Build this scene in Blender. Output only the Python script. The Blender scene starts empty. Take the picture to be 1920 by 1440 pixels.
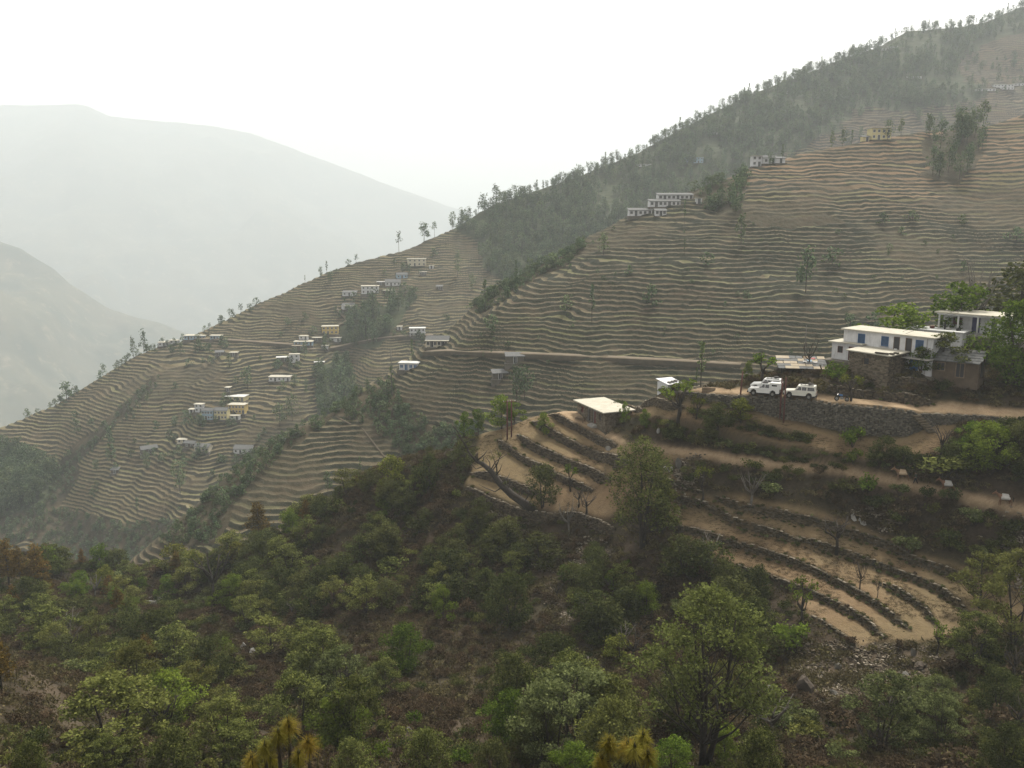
import bpy, math, random
import numpy as np
from mathutils import Vector, Matrix, Euler

sc = bpy.context.scene
COL = sc.collection
# ------------------------------------------------------------------ camera, light, exposure
FPX = 1663.0
PITCH = math.atan(320.0 / FPX)
CP, SP = math.cos(PITCH), math.sin(PITCH)
cam_d = bpy.data.cameras.new('camera')
cam_d.sensor_width = 36.0
cam_d.lens = 36.0 * FPX / 1920.0
cam_d.clip_start = 0.5
cam_d.clip_end = 40000.0
cam = bpy.data.objects.new('camera', cam_d)
COL.objects.link(cam)
cam.location = (0, 0, 0)
cam.rotation_euler = (math.pi / 2 - PITCH, 0, 0)
sc.camera = cam

SUN_EL, SUN_AZ = math.radians(58), math.radians(24)      # azimuth to the right of the viewing direction
world = bpy.data.worlds.new('World')
sc.world = world
world.use_nodes = True
wn = world.node_tree
wn.nodes.clear()
w_out = wn.nodes.new('ShaderNodeOutputWorld')
w_bg = wn.nodes.new('ShaderNodeBackground')
w_hs = wn.nodes.new('ShaderNodeHueSaturation')
w_sky = wn.nodes.new('ShaderNodeTexSky')
w_sky.sky_type = 'NISHITA'
w_sky.sun_disc = False
w_sky.sun_elevation = SUN_EL
w_sky.sun_rotation = SUN_AZ
w_sky.altitude = 1200
w_sky.air_density = 1.0
w_sky.dust_density = 6.0
w_sky.ozone_density = 1.0
w_hs.inputs['Saturation'].default_value = 0.07
w_hs.inputs['Value'].default_value = 1.0
w_bg.inputs['Strength'].default_value = 0.088
wn.links.new(w_sky.outputs[0], w_hs.inputs['Color'])
w_tint = wn.nodes.new('ShaderNodeMix')                          # smoke-warmed sky
w_tint.data_type = 'RGBA'; w_tint.blend_type = 'MULTIPLY'
w_tint.inputs[0].default_value = 1.0
w_tint.inputs[7].default_value = (1.0, 0.955, 0.89, 1.0)
wn.links.new(w_hs.outputs[0], w_tint.inputs[6])
wn.links.new(w_tint.outputs[2], w_bg.inputs['Color'])
wn.links.new(w_bg.outputs[0], w_out.inputs['Surface'])

sun_d = bpy.data.lights.new('sun', 'SUN')
sun_d.energy = 1.5
sun_d.angle = math.radians(10)
sun_d.color = (1.0, 0.95, 0.86)
sun = bpy.data.objects.new('sun', sun_d)
COL.objects.link(sun)
sv = Vector((math.sin(SUN_AZ) * math.cos(SUN_EL), math.cos(SUN_AZ) * math.cos(SUN_EL), math.sin(SUN_EL)))
sun.rotation_euler = sv.to_track_quat('Z', 'Y').to_euler()
sun.location = (60, 120, 300)

sc.view_settings.view_transform = 'Standard'
sc.view_settings.look = 'None'
sc.view_settings.gamma = 1.0
sc.view_settings.use_curve_mapping = False
sc.view_settings.exposure = 2.0
sc.cycles.use_denoising = True
sc.cycles.max_bounces = 5
sc.cycles.diffuse_bounces = 3
sc.cycles.glossy_bounces = 2
sc.cycles.transmission_bounces = 2
sc.cycles.transparent_max_bounces = 4
sc.cycles.volume_bounces = 1
HAZE_DENSITY = 0.00025

# ------------------------------------------------------------------ helpers
RNG = np.random.default_rng(7)
random.seed(7)

def P(px, py, d):
    """the point of the land at horizontal distance d seen where the survey photograph has px, py"""
    u, v = (px - 960.0) / FPX, (720.0 - py) / FPX
    yy = CP + v * SP
    return np.array([u * d / yy, d, (v * CP - SP) * d / yy])

def AK(px, py):
    u, v = (np.asarray(px, float) - 960.0) / FPX, (720.0 - np.asarray(py, float)) / FPX
    yy = CP + v * SP
    return u / yy, (v * CP - SP) / yy

def PROJ(x, y, z):
    f = y * CP - z * SP
    r = np.maximum(f, 1e-3)
    return 960.0 + FPX * x / r, 720.0 - FPX * (y * SP + z * CP) / r

def _h(ix, iy, s):
    n = (ix * 374761393 + iy * 668265263 + s * 1274126177) & 0xFFFFFFFF
    n = ((n ^ (n >> 13)) * 1274126177) & 0xFFFFFFFF
    return ((n ^ (n >> 16)) & 0xFFFF) / 65535.0

def vn(x, y, s=0):
    x = np.asarray(x, float); y = np.asarray(y, float)
    ix = np.floor(x).astype(np.int64); iy = np.floor(y).astype(np.int64)
    fx = x - ix; fy = y - iy
    fx = fx * fx * fx * (fx * (fx * 6 - 15) + 10); fy = fy * fy * fy * (fy * (fy * 6 - 15) + 10)
    a = _h(ix, iy, s); b = _h(ix + 1, iy, s); c = _h(ix, iy + 1, s); d = _h(ix + 1, iy + 1, s)
    return ((a + (b - a) * fx) * (1 - fy) + (c + (d - c) * fx) * fy) * 2 - 1

def fbm(x, y, o=4, s=0):
    r = 0.0; a = 1.0; t = 0.0
    for i in range(o):
        r = r + a * vn(x * 2 ** i + 17.3 * i, y * 2 ** i - 9.1 * i, s + i); t += a; a *= 0.5
    return r / t

def inpoly(px, py, poly):
    px = np.asarray(px, float); py = np.asarray(py, float)
    r = np.zeros(px.shape, bool); n = len(poly); j = n - 1
    for i in range(n):
        xi, yi = poly[i]; xj, yj = poly[j]
        if yi != yj:
            r ^= ((yi > py) != (yj > py)) & (px < (xj - xi) * (py - yi) / (yj - yi) + xi)
        j = i
    return r

def sstep(a, b, x):
    t = np.clip((x - a) / (b - a), 0, 1)
    return t * t * (3 - 2 * t)

def mesh_np(name, V, F, mats, smooth=False, attrs=None, mi=None):
    """V n x 3, F m x k (k = 3 or 4) arrays -> mesh"""
    me = bpy.data.meshes.new(name)
    V = np.asarray(V, np.float32); F = np.asarray(F, np.int32)
    m, k = F.shape
    me.vertices.add(len(V)); me.vertices.foreach_set('co', V.ravel())
    me.loops.add(m * k); me.loops.foreach_set('vertex_index', F.ravel())
    me.polygons.add(m)
    me.polygons.foreach_set('loop_start', np.arange(0, m * k, k, dtype=np.int32))
    me.polygons.foreach_set('loop_total', np.full(m, k, np.int32))
    if smooth:
        me.polygons.foreach_set('use_smooth', np.ones(m, bool))
    for mt in (mats if isinstance(mats, (list, tuple)) else [mats]):
        me.materials.append(mt)
    if mi is not None:
        me.polygons.foreach_set('material_index', np.asarray(mi, np.int32))
    for an, (dom, arr) in (attrs or {}).items():
        at = me.attributes.new(an, 'FLOAT', dom); at.data.foreach_set('value', np.asarray(arr, np.float32).ravel())
    me.update(calc_edges=True)
    return me

def obj(name, me, parent=None, loc=(0, 0, 0), rz=0.0, scale=None):
    o = bpy.data.objects.new(name, me)
    COL.objects.link(o)
    o.location = loc; o.rotation_euler = (0, 0, rz)
    if scale is not None:
        o.scale = scale if hasattr(scale, '__len__') else (scale,) * 3
    if parent is not None:
        o.parent = parent
    return o

def tag(o, label=None, cat=None, group=None, kind=None):
    if label: o['label'] = label
    if cat: o['category'] = cat
    if group: o['group'] = group
    if kind: o['kind'] = kind
    return o

def thing(name, label, cat, loc, rz=0.0, group=None, scale=None):
    return tag(obj(name, None, None, loc, rz, scale), label, cat, group)

class MB:
    """collects boxes, bars and tubes; build() links them as one mesh"""
    def __init__(s): s.v = []; s.f = []
    def add(s, V, F):
        n = len(s.v); s.v += [tuple(p) for p in V]; s.f += [tuple(i + n for i in f) for f in F]; return s
    def box(s, x0, y0, z0, x1, y1, z1):
        V = [(x0, y0, z0), (x1, y0, z0), (x1, y1, z0), (x0, y1, z0), (x0, y0, z1), (x1, y0, z1), (x1, y1, z1), (x0, y1, z1)]
        return s.add(V, [(0, 3, 2, 1), (4, 5, 6, 7), (0, 1, 5, 4), (1, 2, 6, 5), (2, 3, 7, 6), (3, 0, 4, 7)])
    def hexa(s, V):
        return s.add(V, [(0, 3, 2, 1), (4, 5, 6, 7), (0, 1, 5, 4), (1, 2, 6, 5), (2, 3, 7, 6), (3, 0, 4, 7)])
    def prism(s, poly, axis, a, b):
        """poly: 2D outline; extruded along axis ('x': poly is (y, z); 'y': poly is (x, z); 'z': poly is (x, y))"""
        def pt(p, t):
            return (t, p[0], p[1]) if axis == 'x' else (p[0], t, p[1]) if axis == 'y' else (p[0], p[1], t)
        n = len(poly)
        V = [pt(p, a) for p in poly] + [pt(p, b) for p in poly]
        F = [tuple(range(n))[::-1], tuple(range(n, 2 * n))] + [(i, (i + 1) % n, n + (i + 1) % n, n + i) for i in range(n)]
        return s.add(V, F)
    def tube(s, pts, rad, k=6, cap=True):
        pts = [Vector(p) for p in pts]; n0 = len(s.v); m = len(pts)
        if not hasattr(rad, '__len__'): rad = [rad] * m
        for i, p in enumerate(pts):
            d = (pts[min(i + 1, m - 1)] - pts[max(i - 1, 0)]).normalized()
            a = d.cross(Vector((0.31, 0.95, 0.07))).normalized(); b = d.cross(a)
            for j in range(k):
                t = 2 * math.pi * j / k
                s.v.append(tuple(p + (a * math.cos(t) + b * math.sin(t)) * rad[i]))
        for i in range(m - 1):
            for j in range(k):
                q = n0 + i * k
                s.f.append((q + j, q + (j + 1) % k, q + k + (j + 1) % k, q + k + j))
        if cap:
            s.f.append(tuple(n0 + j for j in range(k))[::-1]); s.f.append(tuple(n0 + (m - 1) * k + j for j in range(k)))
        return s
    def wheel(s, c, r, w, axis='y', k=16):
        o = Vector(c); d = Vector((0, w / 2, 0)) if axis == 'y' else Vector((w / 2, 0, 0))
        return s.tube([o - d, o - d * .75, o + d * .75, o + d], [r * .93, r, r, r * .93], k)
    def mesh(s, name, mt, smooth=False):
        me = bpy.data.meshes.new(name); me.from_pydata(s.v, [], s.f)
        for m in (mt if isinstance(mt, (list, tuple)) else [mt]): me.materials.append(m)
        if smooth:
            for p in me.polygons: p.use_smooth = True
        return me
    def build(s, name, mt, parent=None, smooth=False, loc=(0, 0, 0), rz=0.0):
        return obj(name, s.mesh(name, mt, smooth), parent, loc, rz)

# ------------------------------------------------------------------ materials
class NT:
    def __init__(s, name):
        s.m = bpy.data.materials.new(name); s.m.use_nodes = True; s.t = s.m.node_tree; s.t.nodes.clear()
    def n(s, typ, ins=None, **kw):
        nd = s.t.nodes.new('ShaderNode' + typ)
        for k, v in kw.items(): setattr(nd, k, v)
        for k, v in (ins or {}).items():
            if hasattr(v, 'is_output') or isinstance(v, bpy.types.NodeSocket): s.t.links.new(v, nd.inputs[k])
            else: nd.inputs[k].default_value = v
        return nd
    def math(s, op, a, b=0.0, c=0.0, clamp=False):
        return s.n('Math', {0: a, 1: b, 2: c}, operation=op, use_clamp=clamp).outputs[0]
    def mix(s, f, a, b, bt='MIX'):
        nd = s.t.nodes.new('ShaderNodeMix'); nd.data_type = 'RGBA'; nd.blend_type = bt
        for k, v in ((0, f), (6, a), (7, b)):
            if isinstance(v, bpy.types.NodeSocket): s.t.links.new(v, nd.inputs[k])
            else: nd.inputs[k].default_value = v if k == 0 else (*v[:3], 1.0)
        return nd.outputs[2]
    def pos(s): return s.n('NewGeometry').outputs['Position']
    def objc(s): return s.n('TexCoord').outputs['Object']
    def noise(s, vec, scale, detail=4.0, rough=0.6):
        return s.n('TexNoise', {'Vector': vec, 'Scale': scale, 'Detail': detail, 'Roughness': rough}).outputs['Fac']
    def ramp(s, f, a, b):
        return s.n('MapRange', {'Value': f, 'From Min': a, 'From Max': b}, clamp=True).outputs[0]
    def attr(s, name): return s.n('Attribute', attribute_name=name).outputs['Fac']
    def rnd(s): return s.n('ObjectInfo').outputs['Random']
    def out(s, sh):
        o = s.n('OutputMaterial'); s.t.links.new(sh, o.inputs['Surface']); return s.m
    def bsdf(s, col, rough=0.9, spec=0.2, bump=None, bdist=0.1, bstr=0.6, metal=0.0):
        ins = {'Base Color': col if isinstance(col, bpy.types.NodeSocket) else (*col[:3], 1.0), 'Roughness': rough, 'Specular IOR Level': spec, 'Metallic': metal}
        if bump is not None:
            ins['Normal'] = s.n('Bump', {'Height': bump, 'Distance': bdist, 'Strength': bstr}).outputs[0]
        return s.out(s.n('BsdfPrincipled', ins).outputs[0])

def surf(name, a, b, scale=2.0, rough=0.9, spec=0.2, bump=0.0, space='obj', detail=5.0, metal=0.0):
    """plain weathered surface: two tones mottled by noise"""
    t = NT(name); v = t.objc() if space == 'obj' else t.pos()
    f = t.ramp(t.noise(v, scale, detail, 0.65), 0.3, 0.7)
    g = t.noise(v, scale * 9, 3.0)
    c = t.mix(f, a, b)
    c = t.mix(t.math('MULTIPLY', g, 0.35), c, tuple(x * 0.55 for x in a))
    return t.bsdf(c, rough, spec, g if bump else None, bump or 0.1, metal=metal)

def leaf_mat(name, dark, light, warm, trans=0.25, hue=0.5):
    """foliage: each tree and each leaf its own tone, lit and shaded clumps painted in"""
    t = NT(name)
    lf = t.math('POWER', t.attr('leaf'), 1.6); r = t.rnd()
    c = t.mix(lf, dark, light)
    c = t.mix(t.math('MULTIPLY', t.ramp(r, 0.35, 1.0), hue), c, warm)
    n = t.noise(t.objc(), 1.1, 3.0)  # noise puts lit and shaded leaf clumps into the colour
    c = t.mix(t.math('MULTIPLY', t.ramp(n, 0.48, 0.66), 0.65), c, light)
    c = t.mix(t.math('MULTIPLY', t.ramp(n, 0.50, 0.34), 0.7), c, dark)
    k = t.math('MULTIPLY_ADD', t.math('FRACT', t.math('MULTIPLY', r, 7.31)), 0.5, 0.75)
    hsv = t.n('HueSaturation', {'Color': c, 'Value': k})
    d = t.n('BsdfDiffuse', {'Color': hsv.outputs[0]}); q = t.n('BsdfTranslucent', {'Color': hsv.outputs[0]})
    return t.out(t.n('MixShader', {0: trans, 1: d.outputs[0], 2: q.outputs[0]}).outputs[0])
# ------------------------------------------------------------------ the land
class Layer:
    """a hillside sampled along azimuth (a = x / y) and distance"""
    def __init__(s, a, Y, Z): s.a, s.Y, s.Z = a, Y, Z
    def col(s, a):
        f = np.clip((a - s.a[0]) / (s.a[-1] - s.a[0]) * (len(s.a) - 1), 0, len(s.a) - 1.001); i = int(f); w = f - i
        return s.Y[i] * (1 - w) + s.Y[i + 1] * w, s.Z[i] * (1 - w) + s.Z[i + 1] * w
    def hit(s, px, py):
        a, k = AK(px, py); a = float(a); k = float(k)
        if a < s.a[0] or a > s.a[-1]: return None
        Y, Z = s.col(a); d = Z - k * Y; ix = np.nonzero(d >= 0)[0]
        i = ix[0] if len(ix) else 0
        if len(ix) == 0 or i == 0: y = Y[int(np.argmax(d))]
        else:
            w = d[i - 1] / (d[i - 1] - d[i]); y = Y[i - 1] + (Y[i] - Y[i - 1]) * w
        return Vector((a * y, y, float(np.interp(y, Y, Z))))
    def z(s, x, y):
        Y, Z = s.col(x / y); return float(np.interp(y, Y, Z))

def grid_mesh(name, L, mats, attrs, keep=None):
    nc, nr = L.Y.shape
    V = np.stack([L.a[:, None] * L.Y, L.Y, L.Z], -1).reshape(-1, 3)
    i = (np.arange(nc - 1)[:, None] * nr + np.arange(nr - 1)[None, :])
    F = np.stack([i, i + nr, i + nr + 1, i + 1], -1)
    if keep is not None: F = F[keep[:-1, :-1] | keep[1:, 1:]]
    F = F.reshape(-1, 4)
    used = np.zeros(len(V), bool); used[F.ravel()] = True
    re = np.cumsum(used) - 1
    at = {k: ('POINT', v.reshape(-1)[used]) for k, v in attrs.items()}
    return mesh_np(name, V[used], re[F], mats, True, at)

def ridge_curve(pts):
    """(px, py, distance) along a ridge -> azimuth, distance, height"""
    Q = sorted([(lambda p, d: (p[0] / p[1], d, p[2]))(P(px, py, d), d) for px, py, d in pts])
    return np.array([q[0] for q in Q]), np.array([q[1] for q in Q]), np.array([q[2] for q in Q])

def smooth_interp(a, xa, ya, w):
    """linear interpolation averaged over a small window"""
    r = 0
    for o in np.linspace(-w, w, 7): r = r + np.interp(a + o, xa, ya)
    return r / 7

def ridge_layer(pts, amin, amax, nc, t, slope_f, slope_b, w=0.004, rough=1.0, lump=None, jag=0.0, stretch=None):
    a = np.linspace(amin, amax, nc)
    ra, rd, rz = ridge_curve(pts)
    R = smooth_interp(a, ra, rd, w * 2); Zr = smooth_interp(a, ra, rz, w)
    if jag: Zr = Zr + jag * fbm(a * 55, a * 0, 3, 31)
    Y = R[:, None] + t[None, :] * (stretch(a)[:, None] if stretch else 1.0)
    X = a[:, None] * Y
    u = Y - R[:, None]
    sf = slope_f(a)[:, None] if callable(slope_f) else slope_f
    k = 5.0
    # rounded crest
    drop = np.where(u < 0, sf * (np.sqrt(u * u + k * k) - k), slope_b * (np.sqrt(u * u + k * k) - k))
    tap = sstep(0, 40, -u)
    Z = Zr[:, None] - drop + tap * rough * (fbm(X / 70, Y / 70, 3, 3) * 7.0 + fbm(X / 22, Y / 22, 3, 5) * 1.6)
    if lump is not None: Z = Z + lump(X, Y, u)
    return Layer(a, Y, Z), X

def terrace(L, X, step, riser, g, tm, wob, seed=0):
    """cuts a hillside into terraces: returns the phase, and changes L.Z"""
    Y = L.Y
    n = fbm(X / 26, Y / 26, 3, 11 + seed) * wob + fbm(X / 9, Y / 9, 2, 21 + seed) * 0.13 + vn(X / 3.2, Y / 3.2, 27 + seed) * 0.05
    lo, hi, z0, wd_ = step                      # lower and upper step height, the level where one turns into the other
    g_ = lambda z: z / hi + (1 / lo - 1 / hi) * -wd_ * np.log1p(np.exp(np.clip((z0 - z) / wd_, -50, 50)))
    step = 1.0 / (1 / hi + (1 / lo - 1 / hi) / (1 + np.exp(np.clip((L.Z - z0) / wd_, -50, 50))))
    patch = np.tanh(5 * vn(X / 21 + 5, Y / 15, 51 + seed)) * 0.28 + np.tanh(6 * vn(X / 11, Y / 9 + 7, 53 + seed)) * 0.16
    ph = g_(L.Z) + n + patch
    riser = np.clip(riser + 0.14 * vn(X / 8, Y / 8, 55 + seed), 0.15, 0.6)
    f = ph - np.floor(ph)
    T = np.where(f < riser, (1 - g) * f / riser, (1 - g) + g * (f - riser) / (1 - riser))
    bank = vn(X / 1.6, Y / 1.6, 41 + seed) * 0.16 + vn(X / 4.5, Y / 4.5, 43 + seed) * 0.22
    L.Z = L.Z + tm * (step * (T - f) + bank)
    return ph

# ---- mid spur: terraces from the road up to the white row houses
E_RIDGE = [(2300, 120, 455), (2100, 165, 440), (1920, 215, 415), (1850, 238, 408), (1740, 246, 398), (1640, 263, 385), (1500, 289, 375), (1400, 319, 365),
           (1340, 346, 360), (1240, 379, 350), (1180, 406, 345), (1100, 446, 335), (1050, 482, 330), (950, 532, 320), (890, 574, 312),
           (850, 612, 306), (800, 646, 301), (740, 697, 292), (680, 731, 282), (620, 776, 272), (560, 806, 263), (490, 846, 256),
           (440, 886, 249), (400, 925, 243), (330, 985, 236), (200, 1100, 226), (0, 1250, 220), (-300, 1400, 215)]
tE = np.concatenate([np.linspace(-150, 6, 400), np.linspace(7, 70, 24)])
LE, XE = ridge_layer(E_RIDGE, -0.46, 0.86, 830, tE, lambda a: 0.50 + 0.0 * a, 0.62,
                     lump=lambda X, Y, u: sstep(0, 30, -u) * 3.0 * vn(X / 48 + 3, Y / 60, 77), stretch=lambda a: 1 + 0.4 * sstep(0.2, 0.5, a))
pxE, pyE = PROJ(XE, LE.Y, LE.Z)
wig = fbm(XE / 14, LE.Y / 14, 2, 61) * 18
E_SCRUB = [[(300, 1020), (430, 880), (490, 835), (560, 795), (600, 765), (650, 760), (610, 800), (530, 850), (480, 890), (450, 940), (400, 1020)],
           [(610, 775), (680, 725), (730, 715), (770, 770), (810, 805), (900, 800), (900, 900), (760, 860), (700, 800), (660, 790)],
           [(880, 560), (950, 520), (1040, 480), (1090, 440), (1100, 460), (1060, 500), (1000, 520), (960, 555), (900, 590)],
           [(1300, 350), (1400, 330), (1395, 400), (1330, 400)], [(1720, 330), (1740, 250), (1850, 240), (1840, 310), (1790, 345)],
           [(1380, 400), (1560, 405), (1600, 425), (1480, 430), (1420, 425)]]
tmE = np.ones_like(XE)
for q in E_SCRUB: tmE[inpoly(pxE + wig, pyE + wig * .5, q)] = 0
tmE *= 1 - 0.55 * sstep(.22, .40, fbm(XE / 34, LE.Y / 20, 3, 95)) * sstep(-5, -30, XE * 0 + LE.Y - 420)
upE = sstep(430, 330, pyE - (pxE - 1500) * 0.05) * sstep(1150, 1350, pxE)      # dry sloping fields of the upper hillside
phE = terrace(LE, XE, (1.2, 1.9, 8.0, 10.0), 0.48 - 0.10 * upE, 0.06 + 0.45 * upE, tmE, 0.6)
LE.Z += (1 - tmE) * fbm(XE / 5, LE.Y / 5, 4, 71) * 1.0

# ---- far ridge: forested above, terraced and inhabited below
D_RIDGE = [(2400, -160, 1200), (2150, -80, 1130), (1920, 12, 1050), (1840, 45, 1000), (1790, 52, 980), (1700, 60, 950), (1640, 92, 930), (1560, 118, 900), (1500, 144, 880),
           (1420, 172, 850), (1310, 225, 800), (1200, 286, 760), (1100, 326, 720), (1000, 360, 680), (930, 382, 650), (850, 430, 620), (760, 470, 590), (670, 494, 570), (600, 518, 555),
           (540, 548, 540), (480, 573, 530), (420, 604, 520), (340, 642, 510), (260, 668, 500), (180, 714, 490), (100, 764, 480),
           (0, 806, 470), (-100, 850, 460), (-400, 1000, 440)]
def lumpD(X, Y, u):
    px = 960 + FPX * X / Y
    m = sstep(0, 50, -u)
    spur = np.exp(-((px - 430 - (-u - 40) * -1.2) / 60.0) ** 2) * 9.0          # shoulder carrying the yellow hamlet
    gul = -np.exp(-((px - 640 - (-u - 50) * 0.1) / 45.0) ** 2) * 9.0          # wooded gully beside it
    gul2 = -np.exp(-((px - 60 - (-u) * 0.3) / 50.0) ** 2) * 8.0
    return m * (spur + gul + gul2 + 5.0 * vn(X / 60 + 9, Y / 60, 91))
tD = np.concatenate([np.linspace(-190, 4, 340), np.linspace(8, 160, 16)])
LD, XD = ridge_layer(D_RIDGE, -0.82, 0.86, 920, tD, lambda a: 0.50 + 0.10 * sstep(-0.1, 0.2, a), 0.55, lump=lumpD, jag=0.6, stretch=lambda a: 1 + 0.9 * sstep(0.1, 0.5, a))
# the forested part is a long slope: stretch it towards the viewer
pxD, pyD = PROJ(XD, LD.Y, LD.Z)
wig = fbm(XD / 26, LD.Y / 26, 2, 62) * 16
D_WOOD = [[(840, 428), (930, 370), (1000, 345), (1200, 272), (1420, 155), (1640, 75), (1840, 25), (2000, -40), (2000, 40), (1900, 66), (1830, 84), (1796, 118), (1800, 150), (1850, 160), (1830, 190), (1700, 205), (1600, 208), (1570, 245), (1480, 285), (1420, 315), (1180, 420), (1060, 490), (960, 540), (900, 500), (890, 450)],
          [(672, 592), (775, 556), (785, 566), (755, 605), (705, 650), (648, 656), (650, 612)],
          [(590, 690), (650, 680), (670, 760), (600, 780)],
          [(-50, 840), (60, 850), (110, 890), (60, 950), (-50, 990)]]
D_SCRUB = [[(40, 1080), (70, 960), (130, 955), (240, 985), (320, 975), (410, 960), (440, 1000), (400, 1080)], [(90, 900), (230, 760), (300, 700), (290, 740), (160, 860), (110, 920)],
           [(-50, 990), (60, 940), (150, 850), (150, 900), (60, 1000), (-50, 1080)]]
tmD = np.ones_like(XD); wdD = np.zeros_like(XD)
for q in D_WOOD: wdD[inpoly(pxD + wig, pyD + wig * .5, q)] = 1
for q in D_SCRUB: tmD[inpoly(pxD + wig, pyD + wig * .5, q)] = 0
tmD = tmD * (1 - wdD * 0.7)
tmD *= 1 - 0.55 * sstep(.26, .44, fbm(XD / 40, LD.Y / 26, 3, 96))
lowD = sstep(640, 760, pyD)
phD = terrace(LD, XD, (1.42, 2.4, 10.0, 12.0), 0.44, 0.05, tmD, 0.95, 100)
LD.Z += (1 - tmD) * fbm(XD / 7, LD.Y / 7, 4, 72) * 1.6

# ---- near hillside: houses, stone-walled fields, scrub and the gully in front
F_PTS = [ # right: houses and the motor road
 (1640, 690, 124), (1560, 690, 126), (1720, 690, 121), (1850, 640, 130), (1920, 640, 132), (2150, 640, 135), (1780, 655, 129), (1500, 690, 128), (1400, 715, 128), (1900, 700, 120), (2150, 720, 118), (1800, 722, 118),
 (1320, 730, 125.5), (1400, 737, 122), (1500, 742, 119.5), (1600, 752, 116.5), (1700, 762, 114), (1800, 770, 112), (1900, 776, 110.5), (2150, 790, 107), (1250, 730, 131),
 (1410, 775, 119.5), (1500, 796, 117.5), (1600, 822, 113.5), (1690, 824, 111.5), (1780, 815, 110), (1880, 815, 108), (1210, 757, 133.5), (1300, 785, 122.5),
 (1450, 825, 117), (1590, 856, 111.5), (1170, 757, 139.5), (1100, 800, 139.5), (1160, 815, 133.5), (1060, 768, 143),
 # lower path
 (1150, 808, 134.5), (1240, 842, 122), (1350, 856, 116.5), (1500, 873, 112.5), (1600, 888, 110), (1700, 905, 106), (1800, 922, 102.5), (1920, 952, 97.5), (2150, 1000, 91),
 # left terraces of the promontory
 (1000, 780, 146), (930, 810, 147), (906, 806, 147.5), (1000, 840, 138), (1080, 860, 134), (920, 850, 141), (885, 872, 138.5), (960, 890, 134), (1080, 900, 129), (875, 905, 134), (950, 935, 130), (1040, 955, 126), (1120, 965, 123),
 # right terraces below the path
 (1250, 915, 116.5), (1400, 938, 111.5), (1500, 955, 108.5), (1600, 985, 105.5), (1720, 1040, 100), (1300, 965, 112.5), (1400, 1000, 108.5), (1500, 1035, 104.5), (1600, 1055, 102), (1700, 1095, 96),
 (1300, 1010, 109), (1400, 1050, 106), (1500, 1085, 100.5), (1600, 1125, 95), (1550, 1150, 94), (1650, 1190, 89), (1780, 1180, 88), (1900, 1100, 93), (1900, 1010, 96), (2150, 1100, 88), (1820, 960, 100),
 # scrub below the fields and the gully bottom
 (1500, 1230, 88), (1700, 1260, 82), (1900, 1220, 83), (1500, 1330, 77), (1700, 1350, 73), (1900, 1330, 72), (1480, 1420, 64), (1700, 1440, 60), (1900, 1440, 59), (2150, 1300, 72), (2200, 1450, 55),
 (1150, 1020, 118), (1000, 1010, 124), (900, 960, 131), (1000, 1100, 112), (1200, 1100, 106), (1350, 1120, 101), (1350, 1230, 89), (1000, 1240, 93), (1200, 1240, 90), (1000, 1340, 76), (1200, 1340, 75), (1350, 1340, 75), (1000, 1440, 60), (1200, 1440, 58), (1350, 1440, 59),
 # left: the spur running down into the valley
 (840, 850, 147), (800, 848, 149), (760, 858, 151), (700, 886, 154), (660, 920, 155), (620, 955, 156), (560, 990, 158), (500, 1022, 160), (400, 1062, 163), (300, 1085, 166), (200, 1080, 172), (100, 1045, 178), (0, 1030, 184), (-250, 1000, 195),
 (800, 950, 138), (700, 1000, 137), (700, 1100, 121), (850, 1100, 118), (600, 1080, 134), (500, 1120, 132), (400, 1130, 135), (300, 1140, 136), (200, 1130, 143), (100, 1120, 147), (0, 1110, 150), (-250, 1100, 160),
 (700, 1240, 96), (850, 1240, 95), (500, 1250, 98), (300, 1250, 104), (150, 1220, 112), (0, 1190, 121),
 (700, 1340, 77), (850, 1340, 76), (500, 1340, 78), (300, 1350, 78), (700, 1440, 60), (850, 1440, 60), (500, 1440, 58), (300, 1440, 56), (170, 1380, 60),
 # left foot of the slope the viewer stands on
 (40, 1260, 74), (110, 1330, 64), (0, 1320, 62), (150, 1440, 50), (0, 1440, 44), (-250, 1250, 66), (-250, 1440, 38)]
F_RAW = [(24, 138, -33), (31, 136, -31), (38, 138, -31), (28, 133, -28.5), (45, 138, -28),(-60, 150, -74), (40, 165, -52), (0, 170, -66), (75, 152, -27), (100, 160, -24), (70, 175, -40), (110, 180, -36), (30, 148, -37), (50, 146, -30.5), (20, 175, -65), (110, 205, -55), (40, 205, -75), (-20, 205, -88), (-60, 205, -92), (-120, 215, -92), (-100, 200, -86), (-40, 190, -84),
         (-75, 184, -75.5), (-45, 170, -64), (-20, 160, -52), (-10, 152, -43), (3, 152, -38.5), (12, 150, -36.5),
         (0, 46, -34), (20, 46, -34), (-20, 46, -34), (0, 30, -26), (20, 30, -26), (-20, 30, -26), (0, 18, -17.5), (10, 18, -17.5), (-10, 18, -17.5), (0, 11, -11.5), (7, 11, -11.5), (-7, 11, -11.5), (0, 4, -5), (-4, 4, -5), (4, 4, -5), (35, 38, -30), (-35, 38, -27), (40, 50, -36)]
ctrl = np.array([P(*q) for q in F_PTS] + [np.array(q, float) for q in F_RAW])

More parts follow.
